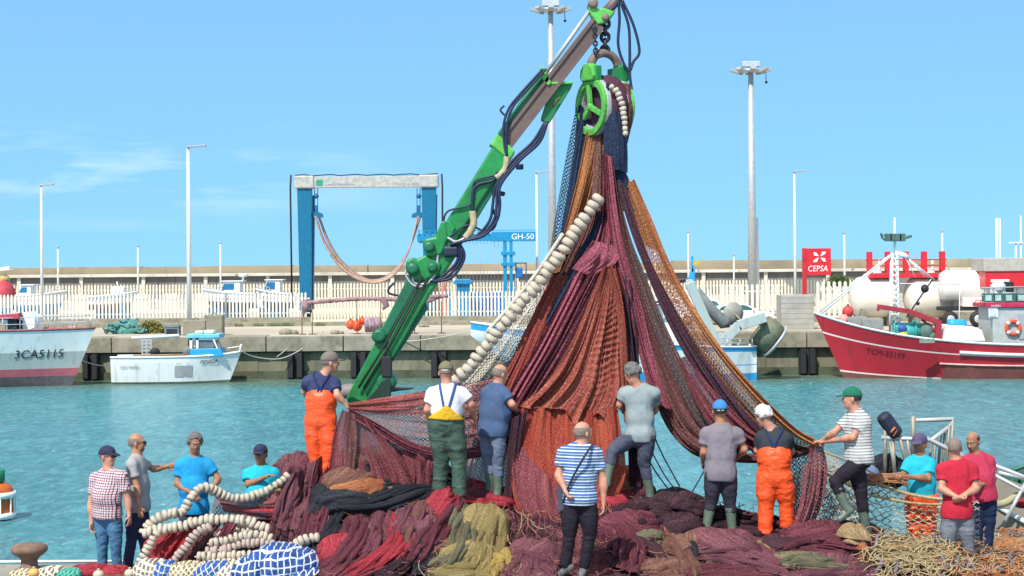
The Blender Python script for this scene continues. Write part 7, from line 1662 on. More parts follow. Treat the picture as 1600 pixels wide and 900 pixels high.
def person(px_scale_label, d, J, facing, skin, label, shirt, pants, hair=None, cap=None, boots=None, waders=None, beard=None, glasses=False, H=1.0, belly=.0,
           hands=None, head_dir=None, hem=.0, pants_end='shoe', polo=False, seed=0, group=None, headpitch=0.0, build=1.0, sleeve=.62, bib=.30, stripe=None, band=None):
    """J joints in photo pixels plus depth offset: head, shL, shR, elL, elR, wrL, wrR, hip, knL, knR, anL, anR.  L/R = the man's own left/right.
    facing = heading of the chest in degrees: 0 away from the camera, 90 towards picture right, 180 towards the camera"""
    def W(j): x, y, *z = J[j]; return np.array(P(x, y, d+(z[0] if z else 0)))
    fa = R(facing); fwd = np.array([math.sin(fa), math.cos(fa), 0]); rgt = np.array([fwd[1], -fwd[0], 0])   # right hand side of the man
    head = W('head'); sh = {'L': W('shL'), 'R': W('shR')}; el = {'L': W('elL'), 'R': W('elR')}; wr = {'L': W('wrL'), 'R': W('wrR')}
    hip = W('hip'); kn = {'L': W('knL'), 'R': W('knR')}; an = {'L': W('anL'), 'R': W('anR')}
    chest = (sh['L']+sh['R'])/2; T = frame_from(chest-hip, sh['R']-sh['L'] if np.linalg.norm(sh['R']-sh['L']) > .22 else rgt)
    if T[:, 1] @ fwd < -0.2: T[:, 0] *= -1; T[:, 1] *= -1
    up = T[:, 2]; tl = np.linalg.norm(chest-hip)
    tf_o = hip
    neck = chest+up*.05; b_ = build
    hd = R(head_dir if head_dir is not None else facing); hf = np.array([math.sin(hd), math.cos(hd), 0]); hp = R(headpitch)
    hu = np.array([0, 0, 1.])*math.cos(hp)+hf*math.sin(hp); HF = frame_from(hu, np.array([hf[1], -hf[0], 0]))
    allp = np.array([head, chest, hip]+list(sh.values())+list(el.values())+list(wr.values())+list(kn.values())+list(an.values()))
    lo = allp.min(0)-.24; hi = allp.max(0)+.24
    hips = {s: hip+T[:, 0]*(.095 if s == 'R' else -.095)*b_ for s in 'LR'}
    # ---- torso helper (used with offsets for clothing)
    def torso(S_, o=0.0, full=True):
        mid = hip+(chest-hip)*.45
        S_.ell(chest-up*.10, T, (.185*b_+o, .115*b_+o, .20+o), .05)
        S_.ell(mid+T[:, 1]*(belly*.5), T, (.160*b_+belly*.45+o, .115*b_+belly*.7+o, .20+o), .05)
        S_.ell(hip+up*.02, T, (.168*b_+o, .122*b_+o, .15+o), .05)
        S_.ell(hip+(chest-hip)*.42, T, (.150*b_+o+belly*.2, .105*b_+belly*.3+o, .30+o), .06)
        for s in 'LR':
            S_.ell(sh[s]-up*.035, T, (.060+o, .060+o, .056+o), .05); S_.cone(sh[s]-up*.03, neck+up*.0, .052+o, .058+o, .05)
    # ---------------- body: one continuous skin
    B = SDF(lo, hi, .0085)
    torso(B)
    B.cone(chest+up*.0, head-HF[:, 2]*.05-HF[:, 1]*.012, .072, .062, .05)
    hc = head
    B.ell(hc+HF[:, 2]*0.0224-HF[:, 1]*0.01344, HF, (0.08512, 0.1075, 0.1098), 0.0224)
    B.ell(hc-HF[:, 2]*0.056+HF[:, 1]*0.03136, HF, (0.06496, 0.07392, 0.08064), 0.0336)
    B.ell(hc-HF[:, 2]*0.1098+HF[:, 1]*0.0616, HF, (0.03136, 0.028, 0.0224), 0.0336)
    B.ell(hc-HF[:, 2]*0.02016+HF[:, 1]*0.1064, HF, (0.01456, 0.02464, 0.02912), 0.01344)
    B.ell(hc-HF[:, 2]*0.0336+HF[:, 1]*0.1142, HF, (0.02016, 0.01568, 0.01232), 0.0112)
    B.ell(hc+HF[:, 2]*0.02912+HF[:, 1]*0.08736, HF, (0.056, 0.01792, 0.01344), 0.0168)
    for s in (-1, 1):
        B.ell(hc+HF[:, 0]*0.0336*s+HF[:, 2]*0.00672+HF[:, 1]*0.103, HF, (0.01792, 0.01456, 0.0112), 0.0112, 'cut')
        B.ell(hc+HF[:, 0]*0.0896*s-HF[:, 2]*0.01344-HF[:, 1]*0.01344, HF, (0.01344, 0.0224, 0.03696), 0.00896)
        B.ell(hc+HF[:, 0]*0.03808*s-HF[:, 2]*0.0336+HF[:, 1]*0.06944, HF, (0.02464, 0.0224, 0.02464), 0.0224)
    B.ell(hc-HF[:, 2]*0.06944+HF[:, 1]*0.103, HF, (0.02688, 0.0112, 0.0056), 0.00672, 'cut')
    B.ell(hc-HF[:, 2]*0.0784+HF[:, 1]*0.09408, HF, (0.0224, 0.01344, 0.00784), 0.00896)
    for s in 'LR':
        B.cone(sh[s], el[s], .052*b_, .042*b_, .04); B.cone(el[s], wr[s], .043*b_, .028, .02)
        B.ell(el[s]+(wr[s]-el[s])*.25, frame_from(wr[s]-el[s], T[:, 0]+.01), (.046*b_, .046*b_, .08), .03)
        B.cone(hips[s], kn[s], .088*b_, .056, .05); B.cone(kn[s], an[s], .056, .040, .03)
        B.cone(an[s], an[s]-np.array([0, 0, .05])+T[:, 1]*.02, .04, .035, .02)
        # hand
        hs = (hands or {}).get(s, {}); fd = (wr[s]-el[s]); fd = fd/np.linalg.norm(fd)
        hdv = np.array(hs.get('dir', fd), dtype=float); hdv /= np.linalg.norm(hdv)
        pn = np.array(hs.get('palm', T[:, 0]*(1 if s == 'L' else -1)), dtype=float); pn = pn-hdv*(pn@hdv); pn /= np.linalg.norm(pn)+1e-9
        sd_ = np.cross(hdv, pn); sd_ = sd_*(-1 if (sd_@T[:, 1] < 0 and 'thumb' not in hs) else 1)
        if 'thumb' in hs: sd_ = sd_*np.sign(sd_@np.array(hs['thumb'])+1e-9)
        curl = hs.get('curl', .45); w0 = wr[s]
        Hm = np.stack([sd_, pn, hdv], 1)
        B.ell(w0+hdv*.048, Hm, (.042, .018, .052), .018)
        for i, (o_, L_) in enumerate(((.030, .078), (.010, .086), (-.011, .080), (-.030, .062))):
            base = w0+hdv*.078+sd_*o_; dirv = hdv.copy(); q = base; a_ = curl*.7
            for seg, fr in enumerate((.45, .32, .23)):
                dv = hdv*math.cos(a_)+pn*math.sin(a_)+sd_*o_*1.5; e = q+dv*L_*fr; B.cone(q, e, .0105-.001*seg, .0100-.001*seg, .006); q = e; a_ += curl*1.0
        tb = w0+hdv*.022+sd_*.030; t1 = tb+(hdv*.55+sd_*.7+pn*.25)*.040; t2 = t1+(hdv*.85+sd_*.25+pn*.45)*.032
        B.cone(tb, t1, .014, .012, .012); B.cone(t1, t2, .012, .0095, .006)
    V, Fc = B.mesh(); V = relax(V, Fc, 1, .35)
    root = finish('person', V, Fc, SK[skin], None, True); tag(root, label, 'person', group)
    org = Vector((float(hip[0]), float(hip[1]), float(min(an['L'][2], an['R'][2]))-.09))
    me = root.data; me.transform(Matrix.Translation(-org)); root.location = org
    def wear(name, S_, mat, fold=.006, fs=9, it=1, stretch=(1, 1, 1), vert=0):
        V, Fc = S_.mesh()
        if len(V) == 0: return None
        V = relax(V, Fc, it, .4)
        if fold:
            N = vnormals(V, Fc); L_ = (V-tf_o) @ T
            q = L_*fs
            w_ = ridge(q[:, 0]*stretch[0]+seed, q[:, 1]*stretch[1]+seed*.7, q[:, 2]*stretch[2]+.6*vnoise(q[:, 0]*.7, q[:, 1]*.7, q[:, 2]*.5+seed), 3)
            V = V+N*(w_*fold)[:, None]
        o = finish(name, V, Fc, mat, root, True)
        at = o.data.attributes.new('torso', 'FLOAT_VECTOR', 'POINT'); at.data.foreach_set('vector', ((V-tf_o) @ T).astype(np.float32).ravel())
        return o
    def grid(lo_, hi_, h=.011): return SDF(np.array(lo_), np.array(hi_), h)
    # ---------------- legwear
    col_w = waders or pants
    if waders or pants:
        pts = np.array([hip, chest if waders else hip+up*.15]+list(kn.values())+list(an.values())); S_ = grid(pts.min(0)-.26, pts.max(0)+.26)
        o = .03 if waders else .016; bt = bool(boots) and not waders
        S_.ell(hip+up*.02, T, (.168*b_+o, .125*b_+o, .16+o), .04)
        if waders: S_.ell(hip+(chest-hip)*.45, T, (.160*b_+belly*.4+.052, .120*b_+belly*.6+.050, .26), .05)
        for s in 'LR':
            k1, k2 = (.122, .098) if waders else (.100, .074)
            S_.cone(hips[s]-up*.02, kn[s], k1*b_, k2, .05)
            S_.ell(kn[s]+(hips[s]-kn[s])*.45-T[:, 1]*.01, frame_from(hips[s]-kn[s], T[:, 0]), (k1*.92*b_, k1*.95*b_, .2), .05)
            low = an[s]-(an[s]-kn[s])/np.linalg.norm(an[s]-kn[s])*(.20 if bt else (.0 if not waders else -.03))
            if bt: S_.cone(kn[s], low, k2, .070, .03, cut=True)
            else: S_.cone(kn[s], low+(low-kn[s])*.06, k2, .090 if waders else .062, .03, cut=True)
        top = hip+up*(.03 if shirt else .155) if not waders else hip+up*(tl*bib/.5)
        S_.plane(top, up)
        kw = wear('waders' if waders else 'trousers', S_, col_w, .013 if waders else .010, 7 if waders else 9, 1, (1.0, 1.0, 1.7))
    if stripe:
        for s in 'LR':
            sg = 1 if s == 'R' else -1; pts = []
            for a_, b2_, ra, rb in ((hips[s]+up*.03, kn[s], .118*b_, .086), (kn[s], an[s], .086, .070)):
                dl = (b2_-a_)/np.linalg.norm(b2_-a_); sd = T[:, 0]*sg; sd = sd-dl*(sd@dl); sd /= np.linalg.norm(sd)
                for q in range(6): pts.append(Vector(a_+(b2_-a_)*q/5+sd*(ra+(rb-ra)*q/5+.004)))
            MB().tube(spline(pts[:5]+pts[7:], 26), .011, 6).build('side_stripe', stripe, root)
    # ---------------- shirt
    if shirt:
        pts = np.array([hip-up*.12, chest, sh['L'], sh['R'], el['L'], el['R']]); S_ = grid(pts.min(0)-.26, pts.max(0)+.24)
        torso(S_, .016 if not waders else .012)
        if not waders: S_.ell(hip-up*.02, T, (.192*b_+belly*.2, .152*b_+belly*.3, .22), .06)
        for s in 'LR':
            e = sh[s]+(el[s]-sh[s])*sleeve; S_.cone(sh[s]-up*.012, e, .060*b_, .073*b_, .05, cut=True)
        S_.cone(chest, neck+up*.035, .075, .066, .03, cut=True)
        S_.plane(hip-up*(.075+hem) if not waders else hip+up*.02, -up)
        S_.ell(neck+up*.055+T[:, 1]*.02, T, (.06, .065, .05), .01, 'cut')
        wear('shirt', S_, shirt, .013 if not waders else .007, 5.5, 1, (1.0, 1.0, .55))
        if polo:
            S_ = grid(neck-.18, neck+.18, .008)
            S_.cone(neck-up*.01, neck+up*.055+T[:, 1]*.0, .082, .070, .01, cut=True); S_.cone(neck-up*.03, neck+up*.075, .070, .060, .005, op='cut')
            S_.ell(neck+T[:, 1]*.09+up*.04, T, (.022, .05, .09), .01, 'cut')
            wear('collar', S_, polo, 0)
    # ---------------- wader straps and bib: cloth following the torso
    if waders and bib > .1:
        st_ = cloth('strap_navy', (.02, .03, .09)) if waders is not MATS.get('wader_green') else cloth('strap_blue', (.04, .08, .26))
        pts = np.array([hip, chest]); S_ = grid(pts.min(0)-.3, pts.max(0)+.3, .009)
        torso(S_, .034)
        X = S_.ax[0][:, None, None]-tf_o[0]; Y = S_.ax[1][None, :, None]-tf_o[1]; Z = S_.ax[2][None, None, :]-tf_o[2]
        lx = X*T[0, 0]+Y*T[1, 0]+Z*T[2, 0]; ly = X*T[0, 1]+Y*T[1, 1]+Z*T[2, 1]; lz = X*T[0, 2]+Y*T[1, 2]+Z*T[2, 2]
        zz = (lz-tl*bib/.5)/(tl*(1-bib/.5)+.05)
        path = np.where(ly < 0, .02+.085*np.clip(zz-.15, 0, 1), .09)     # Y shaped at the back, straight in front
        bd_ = np.abs(np.abs(lx)-path)-.017
        S_.v = np.maximum(np.maximum(S_.v, bd_), (tl*bib/.5-.04)-lz)
        wear('strap', S_, st_, 0)
    if band:
        pts = np.array([hip, chest]); S_ = grid(pts.min(0)-.3, pts.max(0)+.3, .009); torso(S_, .062)
        X = S_.ax[0][:, None, None]-tf_o[0]; Y = S_.ax[1][None, :, None]-tf_o[1]; Z = S_.ax[2][None, None, :]-tf_o[2]
        lx = X*T[0, 0]+Y*T[1, 0]+Z*T[2, 0]; lz = X*T[0, 2]+Y*T[1, 2]+Z*T[2, 2]
        S_.v = np.maximum(np.maximum(S_.v, lz-(.27-np.abs(lx)*.75)), .085-lz); wear('waist_panel', S_, band, .008, 9)
    # ---------------- boots / shoes
    for s in 'LR':
        kd = (kn[s]-an[s])/np.linalg.norm(kn[s]-an[s]); fdir = T[:, 1].copy(); fdir[2] = 0; fdir /= np.linalg.norm(fdir); toe = J.get('toe'+s)
        if toe is not None: tw = np.array(P(toe[0], toe[1], d+(toe[2] if len(toe) > 2 else 0))); fdir = (tw-an[s]); fdir = fdir/np.linalg.norm(fdir)
        dn = -kd if toe is not None else np.array([0, 0, -1.]); dn = dn-fdir*(dn@fdir); dn /= np.linalg.norm(dn)
        S_ = grid(np.minimum(an[s], an[s]+kd*.3)-.24, np.maximum(an[s], an[s]+kd*.3)+.24, .010)
        heel = an[s]+dn*.055-fdir*.02; tp = an[s]+dn*.06+fdir*.15
        S_.cone(an[s]+kd*(.0 if not boots else .05), heel, .052, .046, .03); S_.cone(heel, tp, .048, .042, .03)
        if boots: S_.cone(an[s], an[s]+kd*.27, .054, .074, .02, cut=True)
        S_.plane(an[s]+dn*.088, dn)
        bm = boots or (cloth('shoe_dark', (.04, .04, .045), .6) if pants_end == 'shoe' else pants_end)
        o = wear('boot' if boots else 'shoe', S_, bm, .003, 12)
        if o:
            S_ = grid(an[s]-.24, an[s]+.24, .009); S_.cone(heel+dn*.02, tp+dn*.02, .052, .047, .01)
            S_.plane(an[s]+dn*.098, dn); S_.plane(an[s]+dn*.078, -dn); wear('sole', S_, cloth('sole_rubber', (.03, .03, .03)) if not boots else cloth('sole_green', (.015, .05, .05)), 0)
    # ---------------- hair, beard, cap
    G_ = lambda: grid(hc-.19, hc+.19, .0075)
    def scalp(S_, o, extra): 
        S_.ell(hc+HF[:, 2]*0.0224-HF[:, 1]*0.01344, HF, (.085, .1075, .110), .005, shift=o, extra=extra)
    if hair:
        mt, style = hair; S_ = G_()
        if style == 'full': ex = lambda a, b, c: np.maximum(-(c+.045-np.maximum(0, b)*1.1), (b*.9-.062)+0*a-.35*np.clip(c-.04, 0, 1))
        elif style == 'short': ex = lambda a, b, c: np.maximum(-(c+.05-np.maximum(0, b+.02)*1.3), b-.060)
        else: ex = lambda a, b, c: np.maximum(np.maximum(-(c+.06-np.maximum(0, b+.02)*1.2), c-.045+np.abs(a)*.0), b-.03)   # ring round a bald crown
        scalp(S_, .018 if style == 'full' else .006, ex); wear('hair', S_, mt, .020 if style == 'full' else .003, 20)
    if beard:
        S_ = G_(); S_.ell(hc-HF[:, 2]*0.056+HF[:, 1]*0.03136, HF, (.065, .074, .081), .01, shift=.004, extra=lambda a, b, c: np.maximum(c+.028, -(b-.012))); S_.ell(hc-HF[:, 2]*0.0504+HF[:, 1]*0.1008, HF, (.028, .012, .006), .006)
        S_.ell(hc-HF[:, 2]*0.07392+HF[:, 1]*0.112, HF, (.018, .02, .008), .004, 'cut'); wear('beard', S_, beard, .003, 50)
    if cap:
        mt, back = cap; S_ = G_(); scalp(S_, .016, lambda a, b, c: -(c-.012)); sg = -1 if back else 1
        S_.ell(hc+HF[:, 2]*0.056+HF[:, 1]*0, HF, (.096, .116, .095), .01, extra=lambda a, b, c: -(c+.02))
        if not back: S_.ell(hc+HF[:, 2]*0.0336+HF[:, 1]*0.1176, frame_from(HF[:, 2]-HF[:, 1]*-.22, HF[:, 0]), (.076, .09, .011), .008)
        wear('cap', S_, mt, .001, 20)
        S_ = G_(); S_.ell(hc+HF[:, 2]*0.1534-HF[:, 1]*0.0112, HF, (.01, .01, .008), .004); wear('cap_button', S_, mt, 0)
        if back:
            S_ = G_(); S_.ell(hc+HF[:, 2]*0.0168-HF[:, 1]*0.1176, HF, (.05, .012, .014), .004); wear('cap_strap', S_, cloth('cap_strap_pale', (.55, .50, .42)), 0)
    # eyes
    for s in (-1, 1):
        e = hc+HF[:, 0]*0.0336*s+HF[:, 2]*0.00672+HF[:, 1]*0.09184
        MB().ball(Vector(e), .0115, 10, 7).build('eye', M('eye_white', (.62, .58, .54), .25, var=.02), root)
        MB().ball(Vector(e+HF[:, 1]*0.00896), .006, 8, 6).build('iris', M('iris_dark', (.03, .018, .012), .2), root)
        if hair and not glasses: MB().tube([Vector(hc+HF[:, 0]*0.01792*s+HF[:, 2]*0.03248+HF[:, 1]*0.1075), Vector(hc+HF[:, 0]*0.03584*s+HF[:, 2]*0.03808+HF[:, 1]*0.103), Vector(hc+HF[:, 0]*0.05376*s+HF[:, 2]*0.03136+HF[:, 1]*0.0896)], .0042, 6).build('eyebrow', hair[0], root)
    if glasses:
        g = MB()
        for s in (-1, 1):
            g.ball(Vector(hc+HF[:, 0]*0.03584*s+HF[:, 2]*0.00448+HF[:, 1]*0.1098), .024, 12, 8, sc=(1, 1, .8)); g.tube([Vector(hc+HF[:, 0]*0.06272*s+HF[:, 2]*0.0112+HF[:, 1]*0.1008), Vector(hc+HF[:, 0]*0.09408*s+HF[:, 2]*0.00896)], .004, 6)
        g.build('sunglasses', M('sunglass_black', (.012, .012, .014), .15), root)
    for n_, l1, l2 in (('Larm', sh['L'], el['L']), ('Lfore', el['L'], wr['L']), ('Rarm', sh['R'], el['R']), ('Rfore', el['R'], wr['R']), ('thL', hips['L'], kn['L']), ('shinL', kn['L'], an['L']), ('thR', hips['R'], kn['R']), ('shinR', kn['R'], an['R']), ('torso', chest, hip), ('shw', sh['L'], sh['R'])):
        if DEBUG: print(label[:22], n_, round(float(np.linalg.norm(l1-l2)), 2), end=' | ')
    if DEBUG: print()
    return root, T, dict(head=head, chest=chest, hip=hip, sh=sh, el=el, wr=wr, an=an, up=up)
DEBUG = False
GH = M('hair_grey', (.13, .125, .12), .8, var=.35, vs=40); WH = M('hair_white', (.55, .53, .50), .8, var=.2, vs=40); DH = M('hair_dark', (.035, .028, .024), .8, var=.3, vs=40); SG = M('hair_stubble', (.20, .15, .13), .85, var=.3, vs=60)
C_or = cloth('wader_orange', (.80, .085, .015), .45, 60, .08, gloss=1, dirt=(.50, .06, .02))
C_gn = cloth('wader_green', (.045, .085, .06), .45, 60, .15, gloss=1)
B_gn = cloth('boot_green', (.03, .09, .08), .35, 40, .1, gloss=1)
B_ol = cloth('boot_olive', (.10, .13, .10), .4, 40, .15, gloss=1)
plaid = cloth('shirt_plaid', (.62, .56, .58), pattern=chain_pat(stripes(.034, .30, (.10, .035, .07)), stripes(.034, .30, (.12, .04, .09), .2, 0), stripes(.068, .14, (.42, .07, .07), .5)))
denim = cloth('jeans_blue', (.06, .15, .26), .85, 200, .3, dirt=(.16, .27, .38)); gjean = cloth('jeans_grey', (.15, .16, .185), .85, 200, .25, dirt=(.30, .32, .34))
c_black = cloth('track_black', (.018, .014, .022), .8); c_navy = cloth('trousers_navy', (.03, .035, .085), .8)
side = lambda col: (lambda n, c: mixrgb(n, c, col, mathn(n, 'LESS_THAN', mathn(n, 'ABSOLUTE', mathn(n, 'SUBTRACT', mathn(n, 'ABSOLUTE', body_attr(n).outputs[0]), .0)), .0)))
shoes = cloth('shoe_grey', (.14, .14, .14), .7)
dn_ = {'L': {'curl': .5}, 'R': {'curl': .5}}
# 1 plaid shirt, far left; chest turned to picture right and a bit to the camera
person('', 23.5, dict(head=(168, 713), shL=(190, 742, -.1), shR=(150, 745, .08), elL=(200, 782, -.12), elR=(142, 787, .08), wrL=(202, 806, -.16), wrR=(143, 818, .0), hip=(168, 800), knL=(181, 846, -.04), knR=(160, 846, .04), anL=(183, 888, .02), anR=(160, 888, .08)),
       142, 1, 'man in red and navy plaid shirt, navy cap and blue jeans at far left', plaid, denim, hair=(GH, 'short'), cap=(cloth('cap_navy', (.03, .03, .07)), False), glasses=True, head_dir=112, belly=.07, hands=dn_, seed=1, build=1.05, polo=cloth('collar_plaid', (.55, .45, .48)))
# 2 grey tee pointing right
person('', 23.9, dict(head=(214, 692), shL=(222, 722, .18), shR=(206, 722, -.18), elL=(240, 733, .25), elR=(214, 762, -.24), wrL=(262, 729, .32), wrR=(218, 793, -.30), hip=(216, 790), knL=(224, 838, .06), knR=(206, 838, -.05), anL=(232, 884, .1), anR=(199, 886, -.06)),
       95, 0, 'bald bearded man in grey tee shirt and navy trousers pointing towards picture right', cloth('tee_grey', (.33, .33, .335)), c_navy, hair=(SG, 'ring'), beard=DH, glasses=True, head_dir=80, hands={'L': {'curl': .1}, 'R': {'curl': .4}}, seed=2, belly=.02, sleeve=.6)
# 3 bright blue tee, holding floats
person('', 24.0, dict(head=(305, 692, -.05), shL=(325, 724), shR=(283, 724), elL=(341, 748, -.05), elR=(277, 756, -.05), wrL=(333, 762, -.26), wrR=(303, 773, -.26), hip=(303, 792), knL=(316, 838, -.05), knR=(292, 838, -.05), anL=(318, 878), anR=(290, 878)),
       176, 2, 'grey haired man in bright blue tee shirt lifting the float line', cloth('tee_blue', (.015, .26, .55)), c_navy, hair=(GH, 'full'), head_dir=165, headpitch=18, hands={'L': {'curl': .8, 'palm': (0, 0, -1)}, 'R': {'curl': .8, 'palm': (0, 0, -1)}}, belly=.05, seed=3, build=1.05, hem=.02)
# 4 turquoise polo with navy cap
person('', 24.1, dict(head=(407, 710), shL=(428, 738), shR=(389, 738), elL=(436, 764, .02), elR=(388, 757, -.08), wrL=(428, 782, -.15), wrR=(416, 745, -.25), hip=(408, 800), knL=(418, 842), knR=(400, 842), anL=(420, 880), anR=(398, 880)),
       184, 2, 'man in turquoise polo and navy cap with one forearm raised across his chest', cloth('polo_turquoise', (.02, .40, .52)), cloth('trousers_crimson', (.32, .02, .04)), hair=(DH, 'short'), cap=(cloth('cap_navy', (.03, .03, .07)), False), head_dir=188, hands={'R': {'curl': .35, 'palm': (0, 0, -1)}, 'L': {'curl': .6}}, belly=.06, seed=4, polo=cloth('polo_turquoise', (.02, .40, .52)), build=1.05)
# 5 orange bib, navy tee, back to camera turned right
person('', 23.1, dict(head=(516, 566), shL=(482, 594, .02), shR=(523, 596, .0), elL=(476, 612, .16), elR=(527, 618, -.12), wrL=(488, 625, .28), wrR=(540, 632, -.10), hip=(501, 655), knL=(492, 702, .02), knR=(515, 702, -.02), anL=(500, 745, .05), anR=(505, 752, .0)),
       38, 1, 'man in navy tee and orange bib waders with grey cap, leftmost on the net heap', cloth('tee_navy', (.035, .045, .11)), None, hair=(GH, 'short'), cap=(cloth('cap_taupe', (.16, .14, .12)), False), head_dir=72, waders=C_or, boots=None, hands={'R': {'curl': .9}, 'L': {'curl': .7}}, seed=5, pants_end=C_or, bib=.40)
# 6 white tee, green waders
pr6 = person('', 22.3, dict(head=(697, 582, .02), shL=(676, 612), shR=(722, 612), elL=(668, 640, .0), elR=(736, 632, .0), wrL=(672, 660, .20), wrR=(742, 656, .18), hip=(697, 664), knL=(690, 712, .04), knR=(716, 712, .02), anL=(687, 758, .08), anR=(718, 768, .0)),
       8, 1, 'man in white shirt and dark green waders with khaki cap seen from behind', cloth('tee_white', (.66, .66, .70)), None, hair=(SG, 'short'), cap=(cloth('cap_khaki', (.17, .15, .09)), True), head_dir=5, headpitch=10, waders=C_gn, boots=B_gn, hands={'R': {'curl': .9}, 'L': {'curl': .9}}, seed=6, build=1.1, belly=.03, bib=.16, band=cloth('panel_yellow', (.62, .36, .02), .6, dirt=(.30, .16, .02)))
# 7 navy tee bald, pale trousers
person('', 22.9, dict(head=(782, 585), shL=(762, 612, .10), shR=(788, 612, -.10), elL=(770, 640, .20), elR=(800, 632, -.16), wrL=(800, 648, .25), wrR=(808, 642, .06), hip=(770, 672), knL=(764, 718, .05), knR=(778, 718, -.05), anL=(766, 763, .05), anR=(778, 768, -.05)),
       50, 1, 'balding man in navy tee and faded blue trousers holding the red net sheet', cloth('tee_denim_navy', (.06, .10, .19)), cloth('trousers_slate', (.13, .16, .23), dirt=(.22, .26, .33)), hair=(SG, 'ring'), boots=B_gn, head_dir=58, headpitch=15, hands={'R': {'curl': .9}, 'L': {'curl': .9}}, seed=7, build=1.1, belly=.08)
# 8 striped man
st8 = cloth('shirt_blue_stripe', (.055, .13, .30), pattern=chain_pat(stripes(.070, .22, (.62, .66, .72)), stripes(.070, .10, (.55, .6, .68), .45)))
pr8 = person('', 20.3, dict(head=(911, 676), shL=(882, 706), shR=(931, 706), elL=(873, 742, -.02), elR=(943, 750, .0), wrL=(884, 768, -.14), wrR=(943, 786, -.03), hip=(905, 778), knL=(890, 832), knR=(922, 832), anL=(884, 882, .03), anR=(913, 884, .02), toeL=(872, 890, .05), toeR=(908, 893, -.12)),
       6, 1, 'balding man in blue and white striped shirt and black trousers, nearest the camera', st8, c_black, hair=(SG, 'ring'), head_dir=52, hands={'R': {'curl': .4}, 'L': {'curl': .8}}, seed=8, pants_end=shoes, build=1.08, belly=.03)
# 9 pale grey tee, one leg up
person('', 22.9, dict(head=(988, 584), shL=(976, 612, .08), shR=(1022, 612, -.04), elL=(968, 632, .10), elR=(1024, 640, .18), wrL=(972, 640, .33), wrR=(1008, 655, .32), hip=(1000, 682), knL=(957, 704, -.34), knR=(1006, 722, .02), anL=(948, 750, -.42), anR=(1016, 772, .06)),
       -14, 1, 'grey haired man in pale grey tee and track trousers with one leg stepping up', cloth('tee_pale_grey', (.24, .285, .29)), cloth('track_grey_navy', (.07, .075, .11), dirt=(.12, .12, .16)), hair=(GH, 'full'), boots=B_gn, head_dir=-45, headpitch=22, hands={'L': {'curl': .9}, 'R': {'curl': .7}}, seed=9, build=1.06)
# 10 mauve grey tee, blue cap
person('', 22.5, dict(head=(1125, 642), shL=(1103, 674), shR=(1151, 674), elL=(1100, 706, .0), elR=(1163, 702, .0), wrL=(1098, 722, .16), wrR=(1152, 716, .22), hip=(1126, 738), knL=(1112, 780, .04), knR=(1140, 780, .04), anL=(1104, 822, .0), anR=(1144, 824, .05)),
       3, 0, 'man in mauve grey tee and bright blue cap seen from behind', cloth('tee_mauve_grey', (.20, .175, .20)), cloth('trousers_charcoal', (.035, .03, .045)), hair=(DH, 'short'), cap=(cloth('cap_bright_blue', (.05, .20, .48)), True), boots=B_gn, hands={'L': {'curl': .8}, 'R': {'curl': .8}}, seed=10, build=1.08, hem=.03)
# 11 dark tee, orange waders
person('', 22.45, dict(head=(1193, 650, .03), shL=(1190, 680, .04), shR=(1229, 682, -.02), elL=(1183, 704, .12), elR=(1237, 705, .10), wrL=(1200, 712, .30), wrR=(1225, 715, .32), hip=(1210, 745), knL=(1197, 786, .03), knR=(1229, 782, .03), anL=(1196, 828, .0), anR=(1230, 818, .04)),
       -10, 1, 'white haired man in charcoal shirt and orange waders seen from behind', cloth('tee_charcoal', (.035, .04, .05)), None, hair=(WH, 'full'), head_dir=-50, headpitch=20, waders=C_or, hands={'L': {'curl': .8}, 'R': {'curl': .8}}, seed=11, build=1.08, pants_end=C_or, bib=.40)
# 12 green cap, white and grey stripes, pulling the net edge
st12 = cloth('shirt_grey_stripe', (.50, .50, .48), pattern=stripes(.038, .25, (.09, .09, .10)))
person('', 21.9, dict(head=(1331, 622), shL=(1328, 652, .12), shR=(1350, 654, -.10), elL=(1303, 676, .12), elR=(1332, 684, -.16), wrL=(1284, 689, .30), wrR=(1292, 690, .24), hip=(1342, 714), knL=(1305, 752, -.02), knR=(1345, 768, .06), anL=(1322, 794, -.06), anR=(1352, 824, .10), toeL=(1306, 806, -.08), toeR=(1336, 829, .05)),
       -62, 1, 'man in green cap and grey striped shirt stepping while pulling the net edge', st12, cloth('track_black_side', (.018, .014, .022), .8), hair=(DH, 'short'), cap=(cloth('cap_green', (.015, .14, .08)), False), boots=B_ol, head_dir=-75, hands={'L': {'curl': 1.0}, 'R': {'curl': 1.0}}, seed=12, build=1.04)
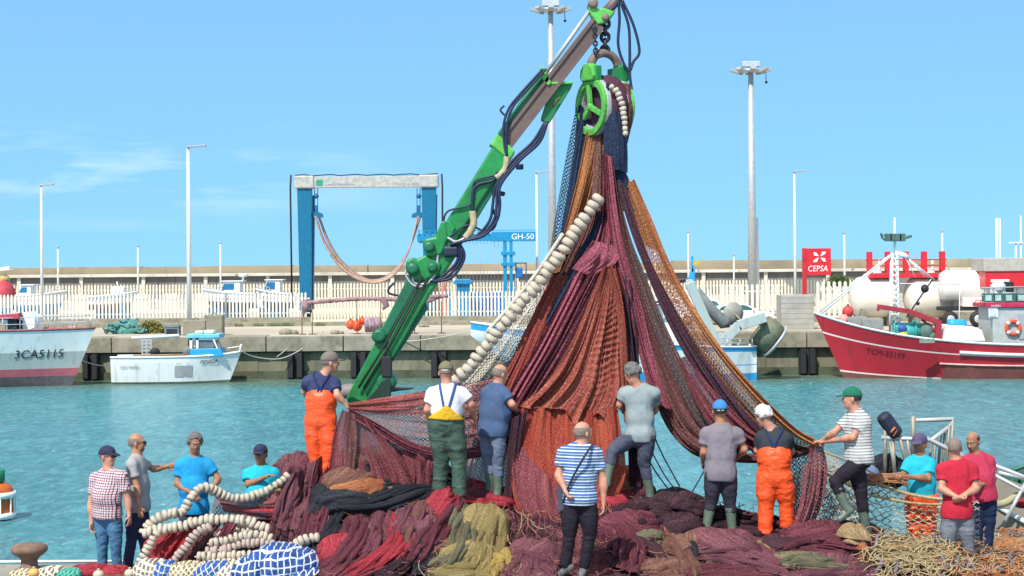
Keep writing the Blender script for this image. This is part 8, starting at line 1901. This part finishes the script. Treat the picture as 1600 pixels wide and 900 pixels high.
# 13 turquoise polo front facing right side
person('', 22.9, dict(head=(1437, 694), shL=(1453, 722, -.02), shR=(1421, 722, .0), elL=(1450, 748, -.16), elR=(1411, 744, -.05), wrL=(1408, 744, -.30), wrR=(1396, 742, -.22), hip=(1440, 780), knL=(1450, 824), knR=(1430, 824), anL=(1452, 866), anR=(1430, 866)),
       212, 2, 'man in turquoise shirt, plum cap and orange waders gripping a coarse net', cloth('polo_turquoise', (.02, .40, .52)), None, hair=(GH, 'short'), cap=(cloth('cap_plum', (.09, .07, .13)), False), beard=GH, head_dir=212, waders=C_or, hands={'L': {'curl': .9, 'palm': (0, 0, -1)}, 'R': {'curl': .9, 'palm': (0, 0, -1)}}, seed=13, pants_end=C_or, belly=.03, build=1.04, bib=.06, sleeve=.7)
# 15 raspberry polo facing, behind
person('', 24.1, dict(head=(1520, 690, -.02), shL=(1545, 718, .02), shR=(1506, 720), elL=(1552, 748, .0), elR=(1508, 748, -.03), wrL=(1534, 757, -.20), wrR=(1520, 758, -.22), hip=(1534, 774), knL=(1546, 814), knR=(1528, 814), anL=(1544, 850, .0), anR=(1528, 852)),
       196, 2, 'bald man in raspberry polo and navy striped track trousers facing the camera', cloth('polo_raspberry', (.42, .035, .075)), cloth('track_navy_side', (.012, .022, .06)), hair=(DH, 'ring'), beard=DH, head_dir=222, headpitch=20, hands={'L': {'curl': .6}, 'R': {'curl': .6}}, seed=15, polo=cloth('collar_pink', (.60, .35, .36)), stripe=M('piping_white', (.6, .6, .62), .8), belly=.05, build=1.05)
# 14 red polo back view
person('', 22.1, dict(head=(1491, 700), shL=(1474, 730), shR=(1518, 730), elL=(1471, 764, -.08), elR=(1525, 764, -.08), wrL=(1496, 777, -.20), wrR=(1503, 775, -.19), hip=(1495, 800), knL=(1482, 848), knR=(1512, 848), anL=(1478, 893, .0), anR=(1518, 893, .02)),
       4, 1, 'man in red polo and grey jeans with hands clasped behind his back', cloth('polo_red', (.44, .02, .04)), gjean, hair=(SG, 'short'), hands={'L': {'curl': .9, 'palm': (0, .5, 1), 'dir': (1, -.1, -.35)}, 'R': {'curl': .7, 'palm': (0, .8, .5), 'dir': (-.75, -.1, -.55)}}, seed=14, polo=cloth('polo_red', (.44, .02, .04)), build=1.04)
